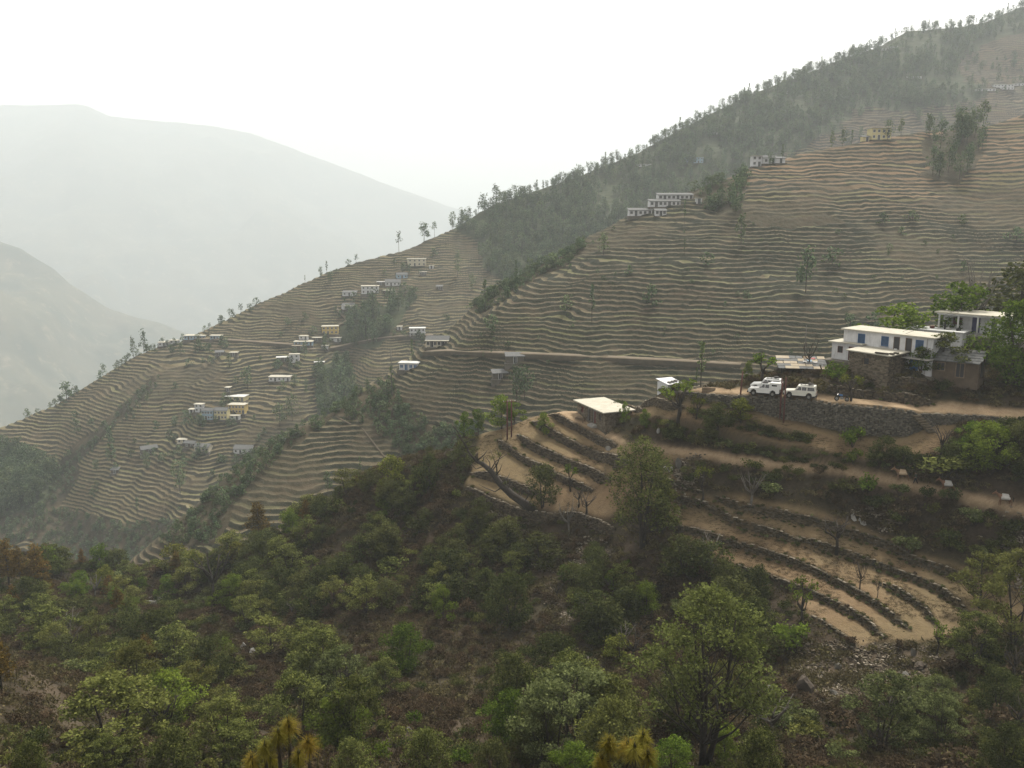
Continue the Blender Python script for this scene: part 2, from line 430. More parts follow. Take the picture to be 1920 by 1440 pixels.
def tps_fit(C, lam=0.4):
    S = 50.0; X = C[:, :2] / S; n = len(X)
    r2 = ((X[:, None] - X[None]) ** 2).sum(-1)
    K = np.where(r2 > 0, r2 * np.log(np.maximum(r2, 1e-12)), 0) + np.eye(n) * lam * 0.01
    Pm = np.c_[np.ones(n), X]
    A = np.block([[K, Pm], [Pm.T, np.zeros((3, 3))]])
    s = np.linalg.solve(A, np.r_[C[:, 2], 0, 0, 0])
    return X, s, S
def tps_eval(fit, x, y):
    X, s, S = fit; sh = np.shape(x); x = np.ravel(x) / S; y = np.ravel(y) / S
    o = np.empty(len(x)); n = len(X)
    for i in range(0, len(x), 20000):
        r2 = (x[i:i + 20000, None] - X[None, :, 0]) ** 2 + (y[i:i + 20000, None] - X[None, :, 1]) ** 2
        o[i:i + 20000] = (r2 * np.log(np.maximum(r2, 1e-12))) @ s[:n] + s[n] + s[n + 1] * x[i:i + 20000] + s[n + 2] * y[i:i + 20000]
    return o.reshape(sh)
yF = np.concatenate([np.geomspace(4, 74, 90), np.arange(74.3, 150, 0.28), np.linspace(151, 214, 50)])
aF = np.linspace(-0.84, 0.84, 768)
YF = np.repeat(yF[None, :], len(aF), 0); XF = aF[:, None] * YF
ca, cy = np.linspace(-0.84, 0.84, 192), np.concatenate([np.geomspace(4, 74, 40), np.linspace(75, 214, 160)])
YC = np.repeat(cy[None, :], 192, 0)
L0 = Layer(ca, YC, tps_eval(tps_fit(ctrl), ca[:, None] * YC, YC))

# dry stone walls: (px, py) along the top edge, wall height, how far the levelling reaches
WALLS = [
 ('yard', [(1027, 771), (1060, 785), (1090, 797), (1115, 815), (1140, 827), (1160, 836)], 1.1, 2.6),
 ('prom', [(996, 784), (1030, 802), (1060, 816), (1090, 830), (1115, 842), (1147, 854), (1185, 862)], 1.3, 2.6),
 ('prom', [(969, 812), (990, 826), (1015, 839), (1040, 847), (1065, 856), (1090, 866), (1122, 880), (1150, 888)], 1.3, 2.6),
 ('prom', [(932, 820), (947, 835), (970, 847), (995, 862), (1020, 867), (1042, 880), (1065, 892), (1090, 900), (1115, 909)], 0.9, 2.6),
 ('prom', [(880, 880), (902, 884), (940, 892), (970, 901), (995, 911), (1015, 920)], 1.1, 2.6),
 ('prom', [(872, 902), (890, 914), (915, 925), (940, 935), (957, 945), (985, 951), (1020, 956), (1040, 961), (1057, 956), (1080, 952), (1102, 962), (1130, 973), (1160, 985)], 1.2, 2.6),
 ('fld', [(1236, 897), (1270, 909), (1300, 921), (1320, 930)], 0.8, 2.2),
 ('fld', [(1250, 923), (1290, 937), (1322, 947), (1352, 960), (1390, 975), (1427, 986), (1465, 996), (1507, 1007)], 0.85, 2.6),
 ('fld', [(1480, 999), (1508, 1004), (1535, 1011), (1565, 1024), (1602, 1035), (1640, 1050), (1677, 1062), (1720, 1077), (1760, 1092), (1796, 1120), (1822, 1150)], 0.9, 2.6),
 ('fld', [(1335, 936), (1360, 941), (1390, 946), (1420, 952), (1452, 956), (1490, 963), (1540, 973), (1572, 986), (1610, 998), (1652, 1012), (1685, 1026), (1720, 1046), (1785, 1068), (1835, 1092)], 0.9, 2.6),
 ('fld', [(1235, 983), (1290, 992), (1340, 1002), (1372, 1011), (1415, 1022), (1452, 1034), (1490, 1047), (1527, 1061), (1552, 1077), (1590, 1097), (1625, 1116), (1650, 1130), (1680, 1153), (1708, 1178)], 0.85, 2.6),
 ('fld', [(1630, 1087), (1663, 1089), (1697, 1107), (1727, 1125), (1747, 1147), (1755, 1170)], 0.85, 2.4),
 ('fld', [(1355, 1047), (1402, 1064), (1440, 1074), (1490, 1092), (1520, 1101), (1553, 1120), (1597, 1140), (1630, 1160), (1647, 1177), (1662, 1193)], 0.85, 2.4),
 ('fld', [(1510, 1146), (1547, 1167), (1580, 1190), (1613, 1208)], 0.6, 2.2),
 ('road', [(1260, 733), (1298, 733), (1325, 737), (1367, 740), (1408, 742), (1460, 746), (1512, 750), (1554, 756), (1596, 761), (1650, 767), (1700, 772), (1745, 776), (1800, 779), (1860, 782), (1960, 789)],
  [0.2, 0.5, 0.9, 1.5, 2.1, 2.8, 3.1, 3.5, 4.0, 4.0, 3.4, 1.3, 0.8, 0.8, 0.8], 3.2),
 ('hedge', [(1304, 760), (1350, 773), (1400, 785), (1440, 797), (1480, 810), (1522, 826)], 1.1, 2.2),
 ('hedge', [(1235, 781), (1302, 793), (1365, 808), (1402, 818), (1440, 828), (1490, 842), (1540, 850), (1588, 856)], 1.5, 2.6),
 ('yard', [(1150, 742), (1172, 747), (1189, 754), (1206, 762)], 0.8, 2.0),
 ('yard', [(1198, 741), (1216, 748), (1245, 751), (1290, 762)], 0.8, 2.0),
 ('house', [(1530, 714), (1585, 719), (1650, 730), (1700, 738), (1760, 744)], 1.3, 2.4),
 ('house', [(1570, 697), (1630, 700), (1690, 706), (1770, 714)], 1.2, 2.2),
 ('house', [(1715, 632), (1760, 640), (1820, 650), (1870, 662), (1930, 672)], 2.6, 3.0),
]
wall_lines = []
for nm, pts, H, w in WALLS:
    Hs = list(H) if hasattr(H, '__len__') else [H] * len(pts)
    xy = []; hh = []
    for (px, py), h in zip(pts, Hs):
        q = L0.hit(px, py)
        q = L0.hit(px, py + h * 0.5 * FPX / q.y)
        xy.append((q.x, q.y)); hh.append(h)
    xy = np.array(xy)
    # resample smoothly
    seg = np.r_[0, np.cumsum(np.hypot(*np.diff(xy, axis=0).T))]; L = seg[-1]
    s = np.linspace(0, L, max(4, int(L / 1.2)))
    xs = smooth_interp(s, seg, xy[:, 0], 1.3); ys = smooth_interp(s, seg, xy[:, 1], 1.3)
    wall_lines.append((nm, np.c_[xs, ys], np.interp(s, seg, hh), w))

def wall_delta(x, y):
    sh = np.shape(x); x = np.ravel(x); y = np.ravel(y); out = np.zeros(len(x)); near = np.full(len(x), 99.0)
    for nm, xy, hs, w in wall_lines:
        lo = xy.min(0) - 14; hi = xy.max(0) + 14
        ix = np.nonzero((x > lo[0]) & (x < hi[0]) & (y > lo[1]) & (y < hi[1]))[0]
        if len(ix) == 0: continue
        qx, qy = x[ix], y[ix]; best = np.full(len(ix), 1e9); sg = np.zeros(len(ix)); hb = np.zeros(len(ix))
        L = 0.0; tot = np.hypot(*np.diff(xy, axis=0).T).sum()
        for i in range(len(xy) - 1):
            d = xy[i + 1] - xy[i]; ln = np.hypot(*d); d = d / ln
            rx, ry = qx - xy[i, 0], qy - xy[i, 1]
            t = np.clip(rx * d[0] + ry * d[1], 0, ln)
            dd = np.hypot(rx - t * d[0], ry - t * d[1])
            m = dd < best
            s = L + t
            h = (hs[i] + (hs[i + 1] - hs[i]) * t / ln) * sstep(0, 2.5, np.minimum(s, tot - s))
            cr = d[0] * ry - d[1] * rx
            best = np.where(m, dd, best); sg = np.where(m, np.clip(cr / 0.16, -1, 1), sg); hb = np.where(m, h, hb)
            L += ln
        out[ix] += sg * hb * 0.5 * np.exp(-best / w); near[ix] = np.minimum(near[ix], best)
    return out.reshape(sh), near.reshape(sh)

dl, _ = wall_delta(ctrl[:, 0], ctrl[:, 1])
c2 = ctrl.copy(); c2[:, 2] -= dl
ZF = tps_eval(tps_fit(c2, 0.8), XF, YF)
dF, nearF = wall_delta(XF, YF)
ZF = ZF + dF
LF = Layer(aF, YF, ZF)
pxF, pyF = PROJ(XF, YF, ZF)

# masks on the near hillside
FIELDS = [[(905, 803), (960, 782), (1030, 768), (1100, 790), (1165, 835), (1300, 850), (1240, 880), (1320, 925), (1130, 975), (1040, 958), (960, 943), (872, 905), (885, 870)],
          [(1236, 895), (1330, 935), (1400, 930), (1480, 948), (1560, 965), (1640, 998), (1720, 1035), (1790, 1060), (1920, 1090), (1960, 1150), (1830, 1195), (1740, 1200), (1660, 1200), (1610, 1212), (1510, 1146), (1470, 1090), (1360, 1052), (1240, 990)],
          [(1150, 740), (1240, 748), (1310, 760), (1420, 778), (1500, 797), (1600, 822), (1700, 822), (1750, 790), (1800, 800), (1760, 850), (1600, 862), (1520, 848), (1400, 818), (1300, 792), (1180, 775)]]
DIRT = [[(1290, 722), (1400, 730), (1560, 742), (1680, 752), (1960, 770), (1960, 790), (1740, 777), (1600, 761), (1400, 742), (1290, 736)],
        [(1060, 765), (1090, 775), (1180, 830), (1260, 838), (1400, 854), (1560, 874), (1700, 898), (1800, 918), (1940, 952), (1940, 968), (1800, 936), (1700, 914), (1560, 890), (1400, 872), (1260, 852), (1150, 832), (1090, 798), (1030, 772)],
        [(1530, 660), (1600, 672), (1590, 690), (1530, 690)]]
TRAIL = [[(930, 1000), (960, 990), (1010, 1020), (1050, 1100), (1080, 1160), (1060, 1180), (1030, 1120), (980, 1040)], [(870, 1290), (890, 1260), (885, 1320), (870, 1380), (840, 1385), (865, 1340)],
         [(60, 1250), (110, 1300), (150, 1350), (180, 1400), (160, 1400), (100, 1340), (40, 1270)], [(1500, 1210), (1620, 1210), (1740, 1215), (1800, 1260), (1700, 1290), (1560, 1320), (1500, 1290)]]
w1 = fbm(XF / 3, YF / 3, 3, 81) * 9
def mk(polys, soft=6):
    m = np.zeros_like(XF)
    for q in polys: m[inpoly(pxF + w1, pyF + w1 * .6, q)] = 1
    for _ in range(2):                                         # soften the rim
        m[1:-1, 1:-1] = (m[1:-1, 1:-1] * 2 + m[:-2, 1:-1] + m[2:, 1:-1] + m[1:-1, :-2] + m[1:-1, 2:]) / 6
    return m
front = (YF < 152)
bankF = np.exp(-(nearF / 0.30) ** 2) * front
fieldF = mk(FIELDS) * front; dirtF = mk(DIRT) * front; trailF = mk(TRAIL)
bare = np.clip(fieldF + dirtF, 0, 1)
ZF += (1 - bare) * (fbm(XF / 7, YF / 7, 4, 83) * 0.75 + fbm(XF / 1.8, YF / 1.8, 3, 85) * 0.22) + bare * fbm(XF / 1.5, YF / 1.5, 2, 86) * 0.05
# ------------------------------------------------------------------ land materials and meshes
def hill_material(name, riser, riser2, tread, tread2, scrub, scrub2, dry, rwid, lipc):
    t = NT(name); p = t.pos()
    ph = t.attr('phase'); tm = t.attr('terraced'); wd = t.attr('wooded'); up = t.attr('dry')
    fr = t.math('FRACT', ph); idx = t.math('FLOOR', ph)
    n1 = t.noise(p, 0.09, 3.0); n2 = t.noise(p, 0.9, 5.0, 0.7); n3 = t.noise(p, 0.028, 2.0)
    edge = t.math('ADD', fr, t.math('MULTIPLY_ADD', n2, 0.16, -0.08))
    rw = t.math('MULTIPLY_ADD', up, -0.05, rwid)
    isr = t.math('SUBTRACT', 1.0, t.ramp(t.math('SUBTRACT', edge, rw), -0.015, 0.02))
    wv = t.n('TexWhiteNoise', {'W': t.math('ADD', idx, t.math('FLOOR', t.math('MULTIPLY', n3, 9.0)))}, noise_dimensions='1D').outputs['Value']
    ct = t.mix(t.ramp(n1, 0.35, 0.65), tread, tread2)
    ct = t.mix(t.math('MULTIPLY', up, 0.9), ct, dry)
    sx = t.n('SeparateXYZ', {'Vector': p}).outputs[0]
    cell = t.n('CombineXYZ', {'X': idx, 'Y': t.math('FLOOR', t.math('ADD', t.math('MULTIPLY', sx, 0.055), t.math('MULTIPLY', idx, 0.37)))}).outputs[0]
    plot = t.n('TexWhiteNoise', {'Vector': cell}, noise_dimensions='2D').outputs['Value']
    ct = t.mix(t.math('MULTIPLY', t.math('GREATER_THAN', plot, 0.72), 0.55), ct, (0.062, 0.044, 0.028))
    ct = t.mix(t.math('MULTIPLY', t.math('LESS_THAN', plot, 0.16), 0.5), ct, (0.105, 0.115, 0.045))
    ct = t.mix(t.math('MULTIPLY', wv, 0.45), ct, t.mix(0.5, riser2, tread2))
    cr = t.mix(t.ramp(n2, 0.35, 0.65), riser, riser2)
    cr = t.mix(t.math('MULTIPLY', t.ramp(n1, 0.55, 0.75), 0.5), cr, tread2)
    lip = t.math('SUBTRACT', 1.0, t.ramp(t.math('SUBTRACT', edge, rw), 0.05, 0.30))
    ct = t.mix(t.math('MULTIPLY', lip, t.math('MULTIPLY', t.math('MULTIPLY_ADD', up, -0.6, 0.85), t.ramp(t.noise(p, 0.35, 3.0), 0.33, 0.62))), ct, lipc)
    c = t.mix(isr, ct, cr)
    cs = t.mix(t.ramp(n2, 0.3, 0.7), scrub, scrub2)
    cs = t.mix(t.ramp(n1, 0.5, 0.75), cs, t.mix(0.6, scrub2, tread2))
    c = t.mix(tm, cs, c)
    c = t.mix(t.math('MULTIPLY', wd, 0.75), c, t.mix(n2, (0.030, 0.046, 0.023), (0.062, 0.074, 0.040)))
    stones = t.math('GREATER_THAN', t.noise(p, 0.55, 4.0, 0.75), 0.70)
    c = t.mix(t.math('MULTIPLY', stones, 0.35), c, (0.20, 0.18, 0.15))
    return t.bsdf(c, 0.95, 0.1, n2, 0.5, 0.7)

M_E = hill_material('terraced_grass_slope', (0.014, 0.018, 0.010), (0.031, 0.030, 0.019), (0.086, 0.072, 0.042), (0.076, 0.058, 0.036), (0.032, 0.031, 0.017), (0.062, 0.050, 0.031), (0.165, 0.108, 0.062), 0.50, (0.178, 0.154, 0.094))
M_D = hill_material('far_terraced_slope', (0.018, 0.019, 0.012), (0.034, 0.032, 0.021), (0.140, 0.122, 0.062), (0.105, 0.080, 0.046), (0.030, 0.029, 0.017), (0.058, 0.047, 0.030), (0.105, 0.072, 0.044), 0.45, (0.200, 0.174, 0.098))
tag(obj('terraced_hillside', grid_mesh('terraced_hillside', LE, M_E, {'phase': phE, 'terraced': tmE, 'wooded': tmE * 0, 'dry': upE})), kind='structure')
upD = sstep(1150, 1350, pxD)
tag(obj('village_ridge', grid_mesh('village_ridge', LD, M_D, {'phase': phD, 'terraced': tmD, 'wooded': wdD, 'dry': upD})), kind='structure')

def near_material():
    t = NT('near_hillside_soil'); p = t.pos()
    fl = t.attr('field'); dr = t.attr('dirt'); tr = t.attr('trail')
    n1 = t.noise(p, 0.22, 4.0, 0.65); n2 = t.noise(p, 1.7, 6.0, 0.7); n3 = t.noise(p, 9.0, 4.0, 0.7); n4 = t.noise(p, 0.06, 2.0)
    sc_ = t.mix(t.ramp(n2, 0.35, 0.68), (0.022, 0.017, 0.011), (0.058, 0.042, 0.027))
    sc_ = t.mix(t.ramp(n1, 0.52, 0.72), sc_, (0.066, 0.044, 0.029))
    sc_ = t.mix(t.math('MULTIPLY', t.ramp(n4, 0.45, 0.65), 0.6), sc_, (0.028, 0.030, 0.013))
    fd = t.mix(t.ramp(n1, 0.3, 0.7), (0.166, 0.110, 0.060), (0.210, 0.150, 0.087))
    fd = t.mix(t.math('MULTIPLY', t.ramp(n4, 0.42, 0.62), 0.5), fd, (0.145, 0.122, 0.062))
    fd = t.mix(t.math('MULTIPLY', t.ramp(n3, 0.42, 0.62), 0.32), fd, (0.088, 0.060, 0.034))
    fd = t.mix(t.math('MULTIPLY', t.ramp(n2, 0.46, 0.70), 0.5), fd, (0.072, 0.048, 0.029))
    dt = t.mix(t.ramp(n2, 0.3, 0.7), (0.255, 0.176, 0.105), (0.35, 0.262, 0.165))
    c = t.mix(t.math('MULTIPLY', tr, 0.55), sc_, t.mix(n2, (0.075, 0.056, 0.038), (0.13, 0.10, 0.07)))
    c = t.mix(fl, c, fd); c = t.mix(dr, c, dt)
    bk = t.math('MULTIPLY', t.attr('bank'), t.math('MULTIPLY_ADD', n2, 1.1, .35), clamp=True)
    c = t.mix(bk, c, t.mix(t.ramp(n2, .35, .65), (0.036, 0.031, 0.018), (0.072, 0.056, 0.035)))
    c = t.mix(t.math('MULTIPLY', t.ramp(n3, 0.62, 0.70), 0.30), c, (0.24, 0.205, 0.16))
    c = t.mix(t.math('MULTIPLY', t.ramp(n3, 0.45, 0.30), 0.5), c, (0.036, 0.026, 0.017))
    return t.bsdf(c, 0.95, 0.1, t.math('ADD', n2, t.math('MULTIPLY', n3, 0.4)), 0.25, 0.8)
M_F = near_material()
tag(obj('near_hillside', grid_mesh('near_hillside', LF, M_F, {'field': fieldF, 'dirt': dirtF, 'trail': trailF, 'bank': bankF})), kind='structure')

# ---- far mountains and the valley floor
def far_mat(name, a, b, c2):
    t = NT(name); p = t.pos()
    n1 = t.noise(p, 0.004, 5.0, 0.65); n2 = t.noise(p, 0.02, 5.0, 0.7)
    c = t.mix(t.ramp(n1, 0.42, 0.58), a, b); c = t.mix(t.ramp(n2, 0.56, 0.66), c, c2)
    return t.bsdf(c, 0.95, 0.05)
B_RIDGE = [(-900, 260, 8000), (-400, 215, 7875), (-100, 200, 7750), (0, 198, 7750), (150, 195, 7750), (175, 203, 7750), (205, 219, 7812), (260, 225, 7875), (350, 231, 7875), (410, 238, 7937), (470, 250, 8000), (560, 283, 8125), (640, 313, 8250), (740, 351, 8375), (800, 372, 8500), (870, 396, 8625), (1000, 450, 8750), (1300, 560, 9000), (1900, 700, 9250)]
tB = np.concatenate([np.linspace(-4200, 0, 90), np.linspace(60, 900, 8)])
LB, XB = ridge_layer(B_RIDGE, -0.85, 0.7, 300, tB, lambda a: 0.40 + 0 * a, 0.5, w=0.002, rough=0.0, lump=lambda X, Y, u: sstep(0, 300, -u) * (fbm(X / 520, Y / 900, 4, 201) * 190 + fbm(X / 160, Y / 160, 3, 205) * 30), jag=7.0)
tag(obj('far_mountain', grid_mesh('far_mountain', LB, far_mat('hazy_mountain', (0.045, 0.055, 0.040), (0.075, 0.075, 0.05), (0.14, 0.125, 0.09)), {})), kind='structure')
B2_RIDGE = [(-300, 330, 7500), (200, 350, 7500), (420, 372, 7500), (480, 384, 7500), (560, 402, 7575), (620, 428, 7650), (680, 452, 7725), (760, 500, 7800), (900, 560, 7950), (1200, 700, 8100)]
LB2, XB2 = ridge_layer(B2_RIDGE, -0.8, 0.3, 220, np.linspace(-2600, 300, 80), lambda a: 0.36 + 0 * a, 0.3, w=0.004, rough=0.0, lump=lambda X, Y, u: sstep(0, 250, -u) * (fbm(X / 420, Y / 700, 4, 221) * 110), jag=5.0)
tag(obj('far_spur', grid_mesh('far_spur', LB2, far_mat('hazy_spur', (0.05, 0.06, 0.043), (0.09, 0.085, 0.055), (0.17, 0.15, 0.10)), {})), kind='structure')
C_RIDGE = [(-900, 250, 3445), (-400, 345, 3326), (-150, 400, 3266), (0, 452, 3207), (40, 468, 3207), (60, 480, 3207), (100, 503, 3207), (130, 531, 3207), (165, 553, 3230), (200, 577, 3254), (250, 595, 3278), (300, 606, 3301), (340, 621, 3326), (450, 660, 3385), (700, 760, 3445)]
tC = np.concatenate([np.linspace(-1600, 0, 110), np.linspace(20, 400, 6)])
LC, XC = ridge_layer(C_RIDGE, -0.9, 0.0, 240, tC, lambda a: 0.42 + 0 * a, 0.5, w=0.002, rough=0.0, lump=lambda X, Y, u: sstep(0, 120, -u) * (fbm(X / 220, Y / 330, 4, 241) * 70 + fbm(X / 60, Y / 60, 3, 245) * 14), jag=3.0)
tag(obj('left_hill', grid_mesh('left_hill', LC, far_mat('hazy_left_hill', (0.032, 0.042, 0.024), (0.075, 0.072, 0.042), (0.14, 0.12, 0.075)), {})), kind='structure')
vb = [(-11000, -300, -1550), (11000, -300, -1550), (11000, 11000, -1550), (-11000, 11000, -1550)]
me = bpy.data.meshes.new('valley_floor'); me.from_pydata(vb, [], [(0, 1, 2, 3)]); me.materials.append(far_mat('valley_floor_soil', (0.06, 0.06, 0.04), (0.15, 0.12, 0.08), (0.25, 0.2, 0.14)))
tag(obj('valley_floor', me), kind='structure')

# ---- haze
hz = bpy.data.materials.new('haze_air'); hz.use_nodes = True; ht = hz.node_tree; ht.nodes.clear()
ho = ht.nodes.new('ShaderNodeOutputMaterial'); hv = ht.nodes.new('ShaderNodeVolumePrincipled')
hv.inputs['Color'].default_value = (0.735, 0.79, 0.818, 1.0)
hv.inputs['Density'].default_value = HAZE_DENSITY
hv.inputs['Anisotropy'].default_value = 0.1
hv.inputs['Density Attribute'].default_value = ''
ht.links.new(hv.outputs[0], ho.inputs['Volume'])
hz.cycles.homogeneous_volume = True
zt = max(float(LB.Z.max()), float(LD.Z.max()), float(LC.Z.max())) + 40
b = MB().box(-11100, -400, -1551, 11100, 11100, zt)
tag(b.build('haze', hz), kind='stuff')
# ------------------------------------------------------------------ stone walls of the near fields, dirt roads
def stone_mat(name, a, b, c):
    t = NT(name); tone = t.attr('tone'); n = t.noise(t.pos(), 5.0, 4.0, 0.7)
    col = t.mix(tone, a, b); col = t.mix(t.math('MULTIPLY', t.ramp(n, 0.5, 0.75), 0.5), col, c)
    return t.bsdf(col, 0.9, 0.15, n, 0.05)
M_STONE = stone_mat('dark_dry_stone', (0.050, 0.047, 0.040), (0.150, 0.135, 0.108), (0.066, 0.066, 0.042))
M_STONE_F = stone_mat('mossy_field_stone', (0.038, 0.033, 0.021), (0.105, 0.086, 0.058), (0.042, 0.042, 0.020))
M_STONE_H = stone_mat('tan_house_stone', (0.085, 0.070, 0.050), (0.205, 0.170, 0.122), (0.12, 0.10, 0.072))
M_STONE_T = stone_mat('brown_dry_stone', (0.040, 0.033, 0.024), (0.125, 0.099, 0.068), (0.050, 0.048, 0.026))
M_CAP = stone_mat('pale_cap_stone', (0.105, 0.085, 0.060), (0.27, 0.235, 0.18), (0.085, 0.076, 0.052))
M_ROAD = surf('trodden_dirt', (0.27, 0.21, 0.14), (0.37, 0.30, 0.215), 0.6, space='pos')
M_ROAD_FAR = surf('far_road_dirt', (0.15, 0.12, 0.082), (0.215, 0.175, 0.125), 0.3, space='pos')

M_BANK = surf('road_bank', (0.048, 0.042, 0.028), (0.085, 0.070, 0.046), 0.6, space='pos')

M_BANKP = surf('worn_path', (0.07, 0.056, 0.037), (0.115, 0.092, 0.062), 0.6, space='pos')

def stone_block(C, T, N, hx, hy, hz, rng, jit=0.16):
    """many rough six-sided stones at once: centres C, along T, outward N, half sizes"""
    n = len(C); U = np.tile([0, 0, 1.0], (n, 1))
    sg = np.array([(-1, -1, -1), (1, -1, -1), (1, 1, -1), (-1, 1, -1), (-1, -1, 1), (1, -1, 1), (1, 1, 1), (-1, 1, 1)], float)
    S = sg[None] * (1 + (rng.random((n, 8, 3)) - 0.6) * jit * 2)
    V = C[:, None] + S[..., :1] * hx[:, None, None] * T[:, None] + S[..., 1:2] * hy[:, None, None] * N[:, None] + S[..., 2:] * hz[:, None, None] * U[:, None]
    f = np.array([(0, 3, 2, 1), (4, 5, 6, 7), (0, 1, 5, 4), (1, 2, 6, 5), (2, 3, 7, 6), (3, 0, 4, 7)])
    F = (np.arange(n)[:, None, None] * 8 + f[None]).reshape(-1, 4)
    return V.reshape(-1, 3), F, np.repeat(rng.random(n), 6)

def wall_from(line, top_off, bot_off, rng, length=0.36, course=0.17, thick=0.16, lift=0.03, nm_now=''):
    """stones filling the face between the upper and the lower ground along a line; returns stones, caps"""
    seg = np.r_[0, np.cumsum(np.hypot(*np.diff(line, axis=0).T))]; L = seg[-1]
    C = []; T = []; N = []; hx = []; hz = []; CC = []; CT = []; CN = []
    s = 0.15
    while s < L - 0.1:
        x = np.interp(s, seg, line[:, 0]); y = np.interp(s, seg, line[:, 1])
        x2 = np.interp(min(s + .3, L), seg, line[:, 0]); y2 = np.interp(min(s + .3, L), seg, line[:, 1])
        d = np.array([x2 - x, y2 - y]); d /= max(1e-6, np.hypot(*d)); nrm = np.array([d[1], -d[0]])      # outward = downhill
        zt_ = LF.z(x - nrm[0] * top_off, y - nrm[1] * top_off) + lift; zb = LF.z(x + nrm[0] * bot_off, y + nrm[1] * bot_off) - 0.1
        if zt_ - zb > 0.3:
            k = max(1, int(round((zt_ - zb) / course)))
            for j in range(k):
                h = (zt_ - zb) / k; bat = 0.10 + 0.22 * (1 - (j + .5) / k) * min(1.0, (zt_ - zb) / 3)
                off = bat + rng.uniform(-0.03, 0.05)
                C.append((x + nrm[0] * off + d[0] * rng.uniform(-.12, .12), y + nrm[1] * off + d[1] * rng.uniform(-.12, .12), zb + h * (j + .5) + rng.uniform(-.02, .02)))
                T.append((d[0], d[1], rng.uniform(-.08, .08))); N.append((nrm[0], nrm[1], 0)); hx.append(length * rng.uniform(.38, .62)); hz.append(h * rng.uniform(.40, .56))
            if rng.random() < (0.34 if nm_now == 'fld' else 0.5):
                CC.append((x + nrm[0] * 0.02, y + nrm[1] * 0.02, zt_ + 0.03)); CT.append((d[0], d[1], 0)); CN.append((nrm[0], nrm[1], 0))
        s += length * 0.98
    return np.array(C), np.array(T), np.array(N), np.array(hx), np.array(hz), np.array(CC), np.array(CT), np.array(CN)

WALL_LABELS = ['low stone wall holding up the yard of the flat roofed stone hut', 'second stone wall below the hut, curving behind the big tree',
 'third stone wall of the pale promontory field, with a rounded outer end', 'low grassy stone wall beside the twin poles on the promontory', 'short stone wall above the leaning dead tree',
 'lowest stone wall of the promontory, under the leaning dead tree', 'small stone wall beside the pile of building rubble', 'dark stone wall running right from behind the big tree',
 'long dark terrace wall under the spreading bare tree', 'uppermost terrace wall of the lower fields, ending near the grey slabs', 'longest terrace wall, sweeping down to the field corner',
 'short curved terrace wall on the right of the lower fields', 'lower curved terrace wall beside the leafy pollard', 'lowest crumbling wall at the bottom of the fields',
 'tall dark retaining wall holding up the motor road', None, None, 'little stone wall right behind the stone hut roof', 'little stone wall under the tin shed',
 'dry stone wall at the back of the motor road', 'dry stone wall under the brown stone house', 'mud coloured stone wall under the veranda house']
for i, (nm, line, hs, w) in enumerate(wall_lines):
    if WALL_LABELS[i] is None: continue
    rng = np.random.default_rng(100 + i)
    big = nm == 'road'
    C, T, N, hx, hz, CC, CT, CN = wall_from(line, 0.25, 0.45, rng, 0.34 if big else 0.40, 0.17 if big else 0.2, nm_now=nm)
    if nm == 'fld':
        k_ = rng.random(len(C)) < .62; C, T, N, hx, hz = C[k_] - N[k_] * .10, T[k_], N[k_], hx[k_], hz[k_]
    if len(C) < 4: continue
    mid = line[len(line) // 2]
    o0 = Vector((mid[0], mid[1], LF.z(*mid)))
    root = thing('retaining_wall' if big else 'stone_wall', WALL_LABELS[i], 'wall', o0, 0, None if big else 'dry stone terrace walls')
    root['kind'] = 'thing'
    V, F, tone = stone_block(C - np.array(o0), T, N, hx, np.full(len(C), 0.15), hz, rng)
    tag(obj('stones', mesh_np('wall_stones', V, F, M_STONE if big else M_STONE_F if nm == 'fld' else M_STONE_T, False, {'tone': ('FACE', tone)}), root), kind='stuff')
    if len(CC):
        V, F, tone = stone_block(CC - np.array(o0), CT, CN, rng.uniform(.12, .34, len(CC)), rng.uniform(.08, .18, len(CC)), rng.uniform(.02, .05, len(CC)), rng, .3)
        tag(obj('coping_stones', mesh_np('coping_stones', V, F, M_CAP, False, {'tone': ('FACE', tone)}), root), kind='stuff')

def ribbon(name, L, pts, width, mt, tilt=0.2, skirt=0.8, lift=0.15, n=None):
    q = [L.hit(px, py) for px, py in pts]
    q = np.array([tuple(p) for p in q]); seg = np.r_[0, np.cumsum(np.hypot(*np.diff(q[:, :2], axis=0).T))]
    s = np.linspace(0, seg[-1], n or max(8, int(seg[-1] / 1.5)))
    c = np.stack([smooth_interp(s, seg, q[:, k], 3.0) for k in range(3)], 1)
    V = []; F = []
    for i in range(len(s)):
        d = c[min(i + 1, len(s) - 1)] - c[max(i - 1, 0)]; d[2] = 0; d /= np.linalg.norm(d); nr = np.array([-d[1], d[0], 0])
        if nr[1] < 0: nr = -nr
        w = width * (0.42 + 0.12 * vn(s[i] / 3, 0.5, 3)); p = c[i] + np.array([0, 0, lift])
        V += [tuple(p + nr * w + np.array([0, 0, tilt])), tuple(p - nr * w - np.array([0, 0, tilt])), tuple(p - nr * (w + .1) - np.array([0, 0, tilt + skirt]))]
    for i in range(len(s) - 1):
        a = i * 3
        F += [(a, a + 1, a + 4, a + 3), (a + 1, a + 2, a + 5, a + 4)]
    me = bpy.data.meshes.new(name); me.from_pydata(V, [], F); me.materials.append(mt); me.materials.append(M_BANK)
    for i, p in enumerate(me.polygons): p.use_smooth = True; p.material_index = i % 2
    return tag(obj(name, me), kind='structure')
ribbon('dirt_road', LE, [(795, 664), (840, 662), (900, 665), (990, 668), (1080, 672), (1180, 677), (1260, 681), (1330, 685), (1395, 689)], 2.4, M_ROAD_FAR, 0.18, 1.5, 1.0)
ribbon('village_road', LD, [(350, 637), (400, 638), (440, 640), (480, 643), (520, 646), (565, 649)], 2.6, M_ROAD_FAR, 0.25, 1.8, 0.9)
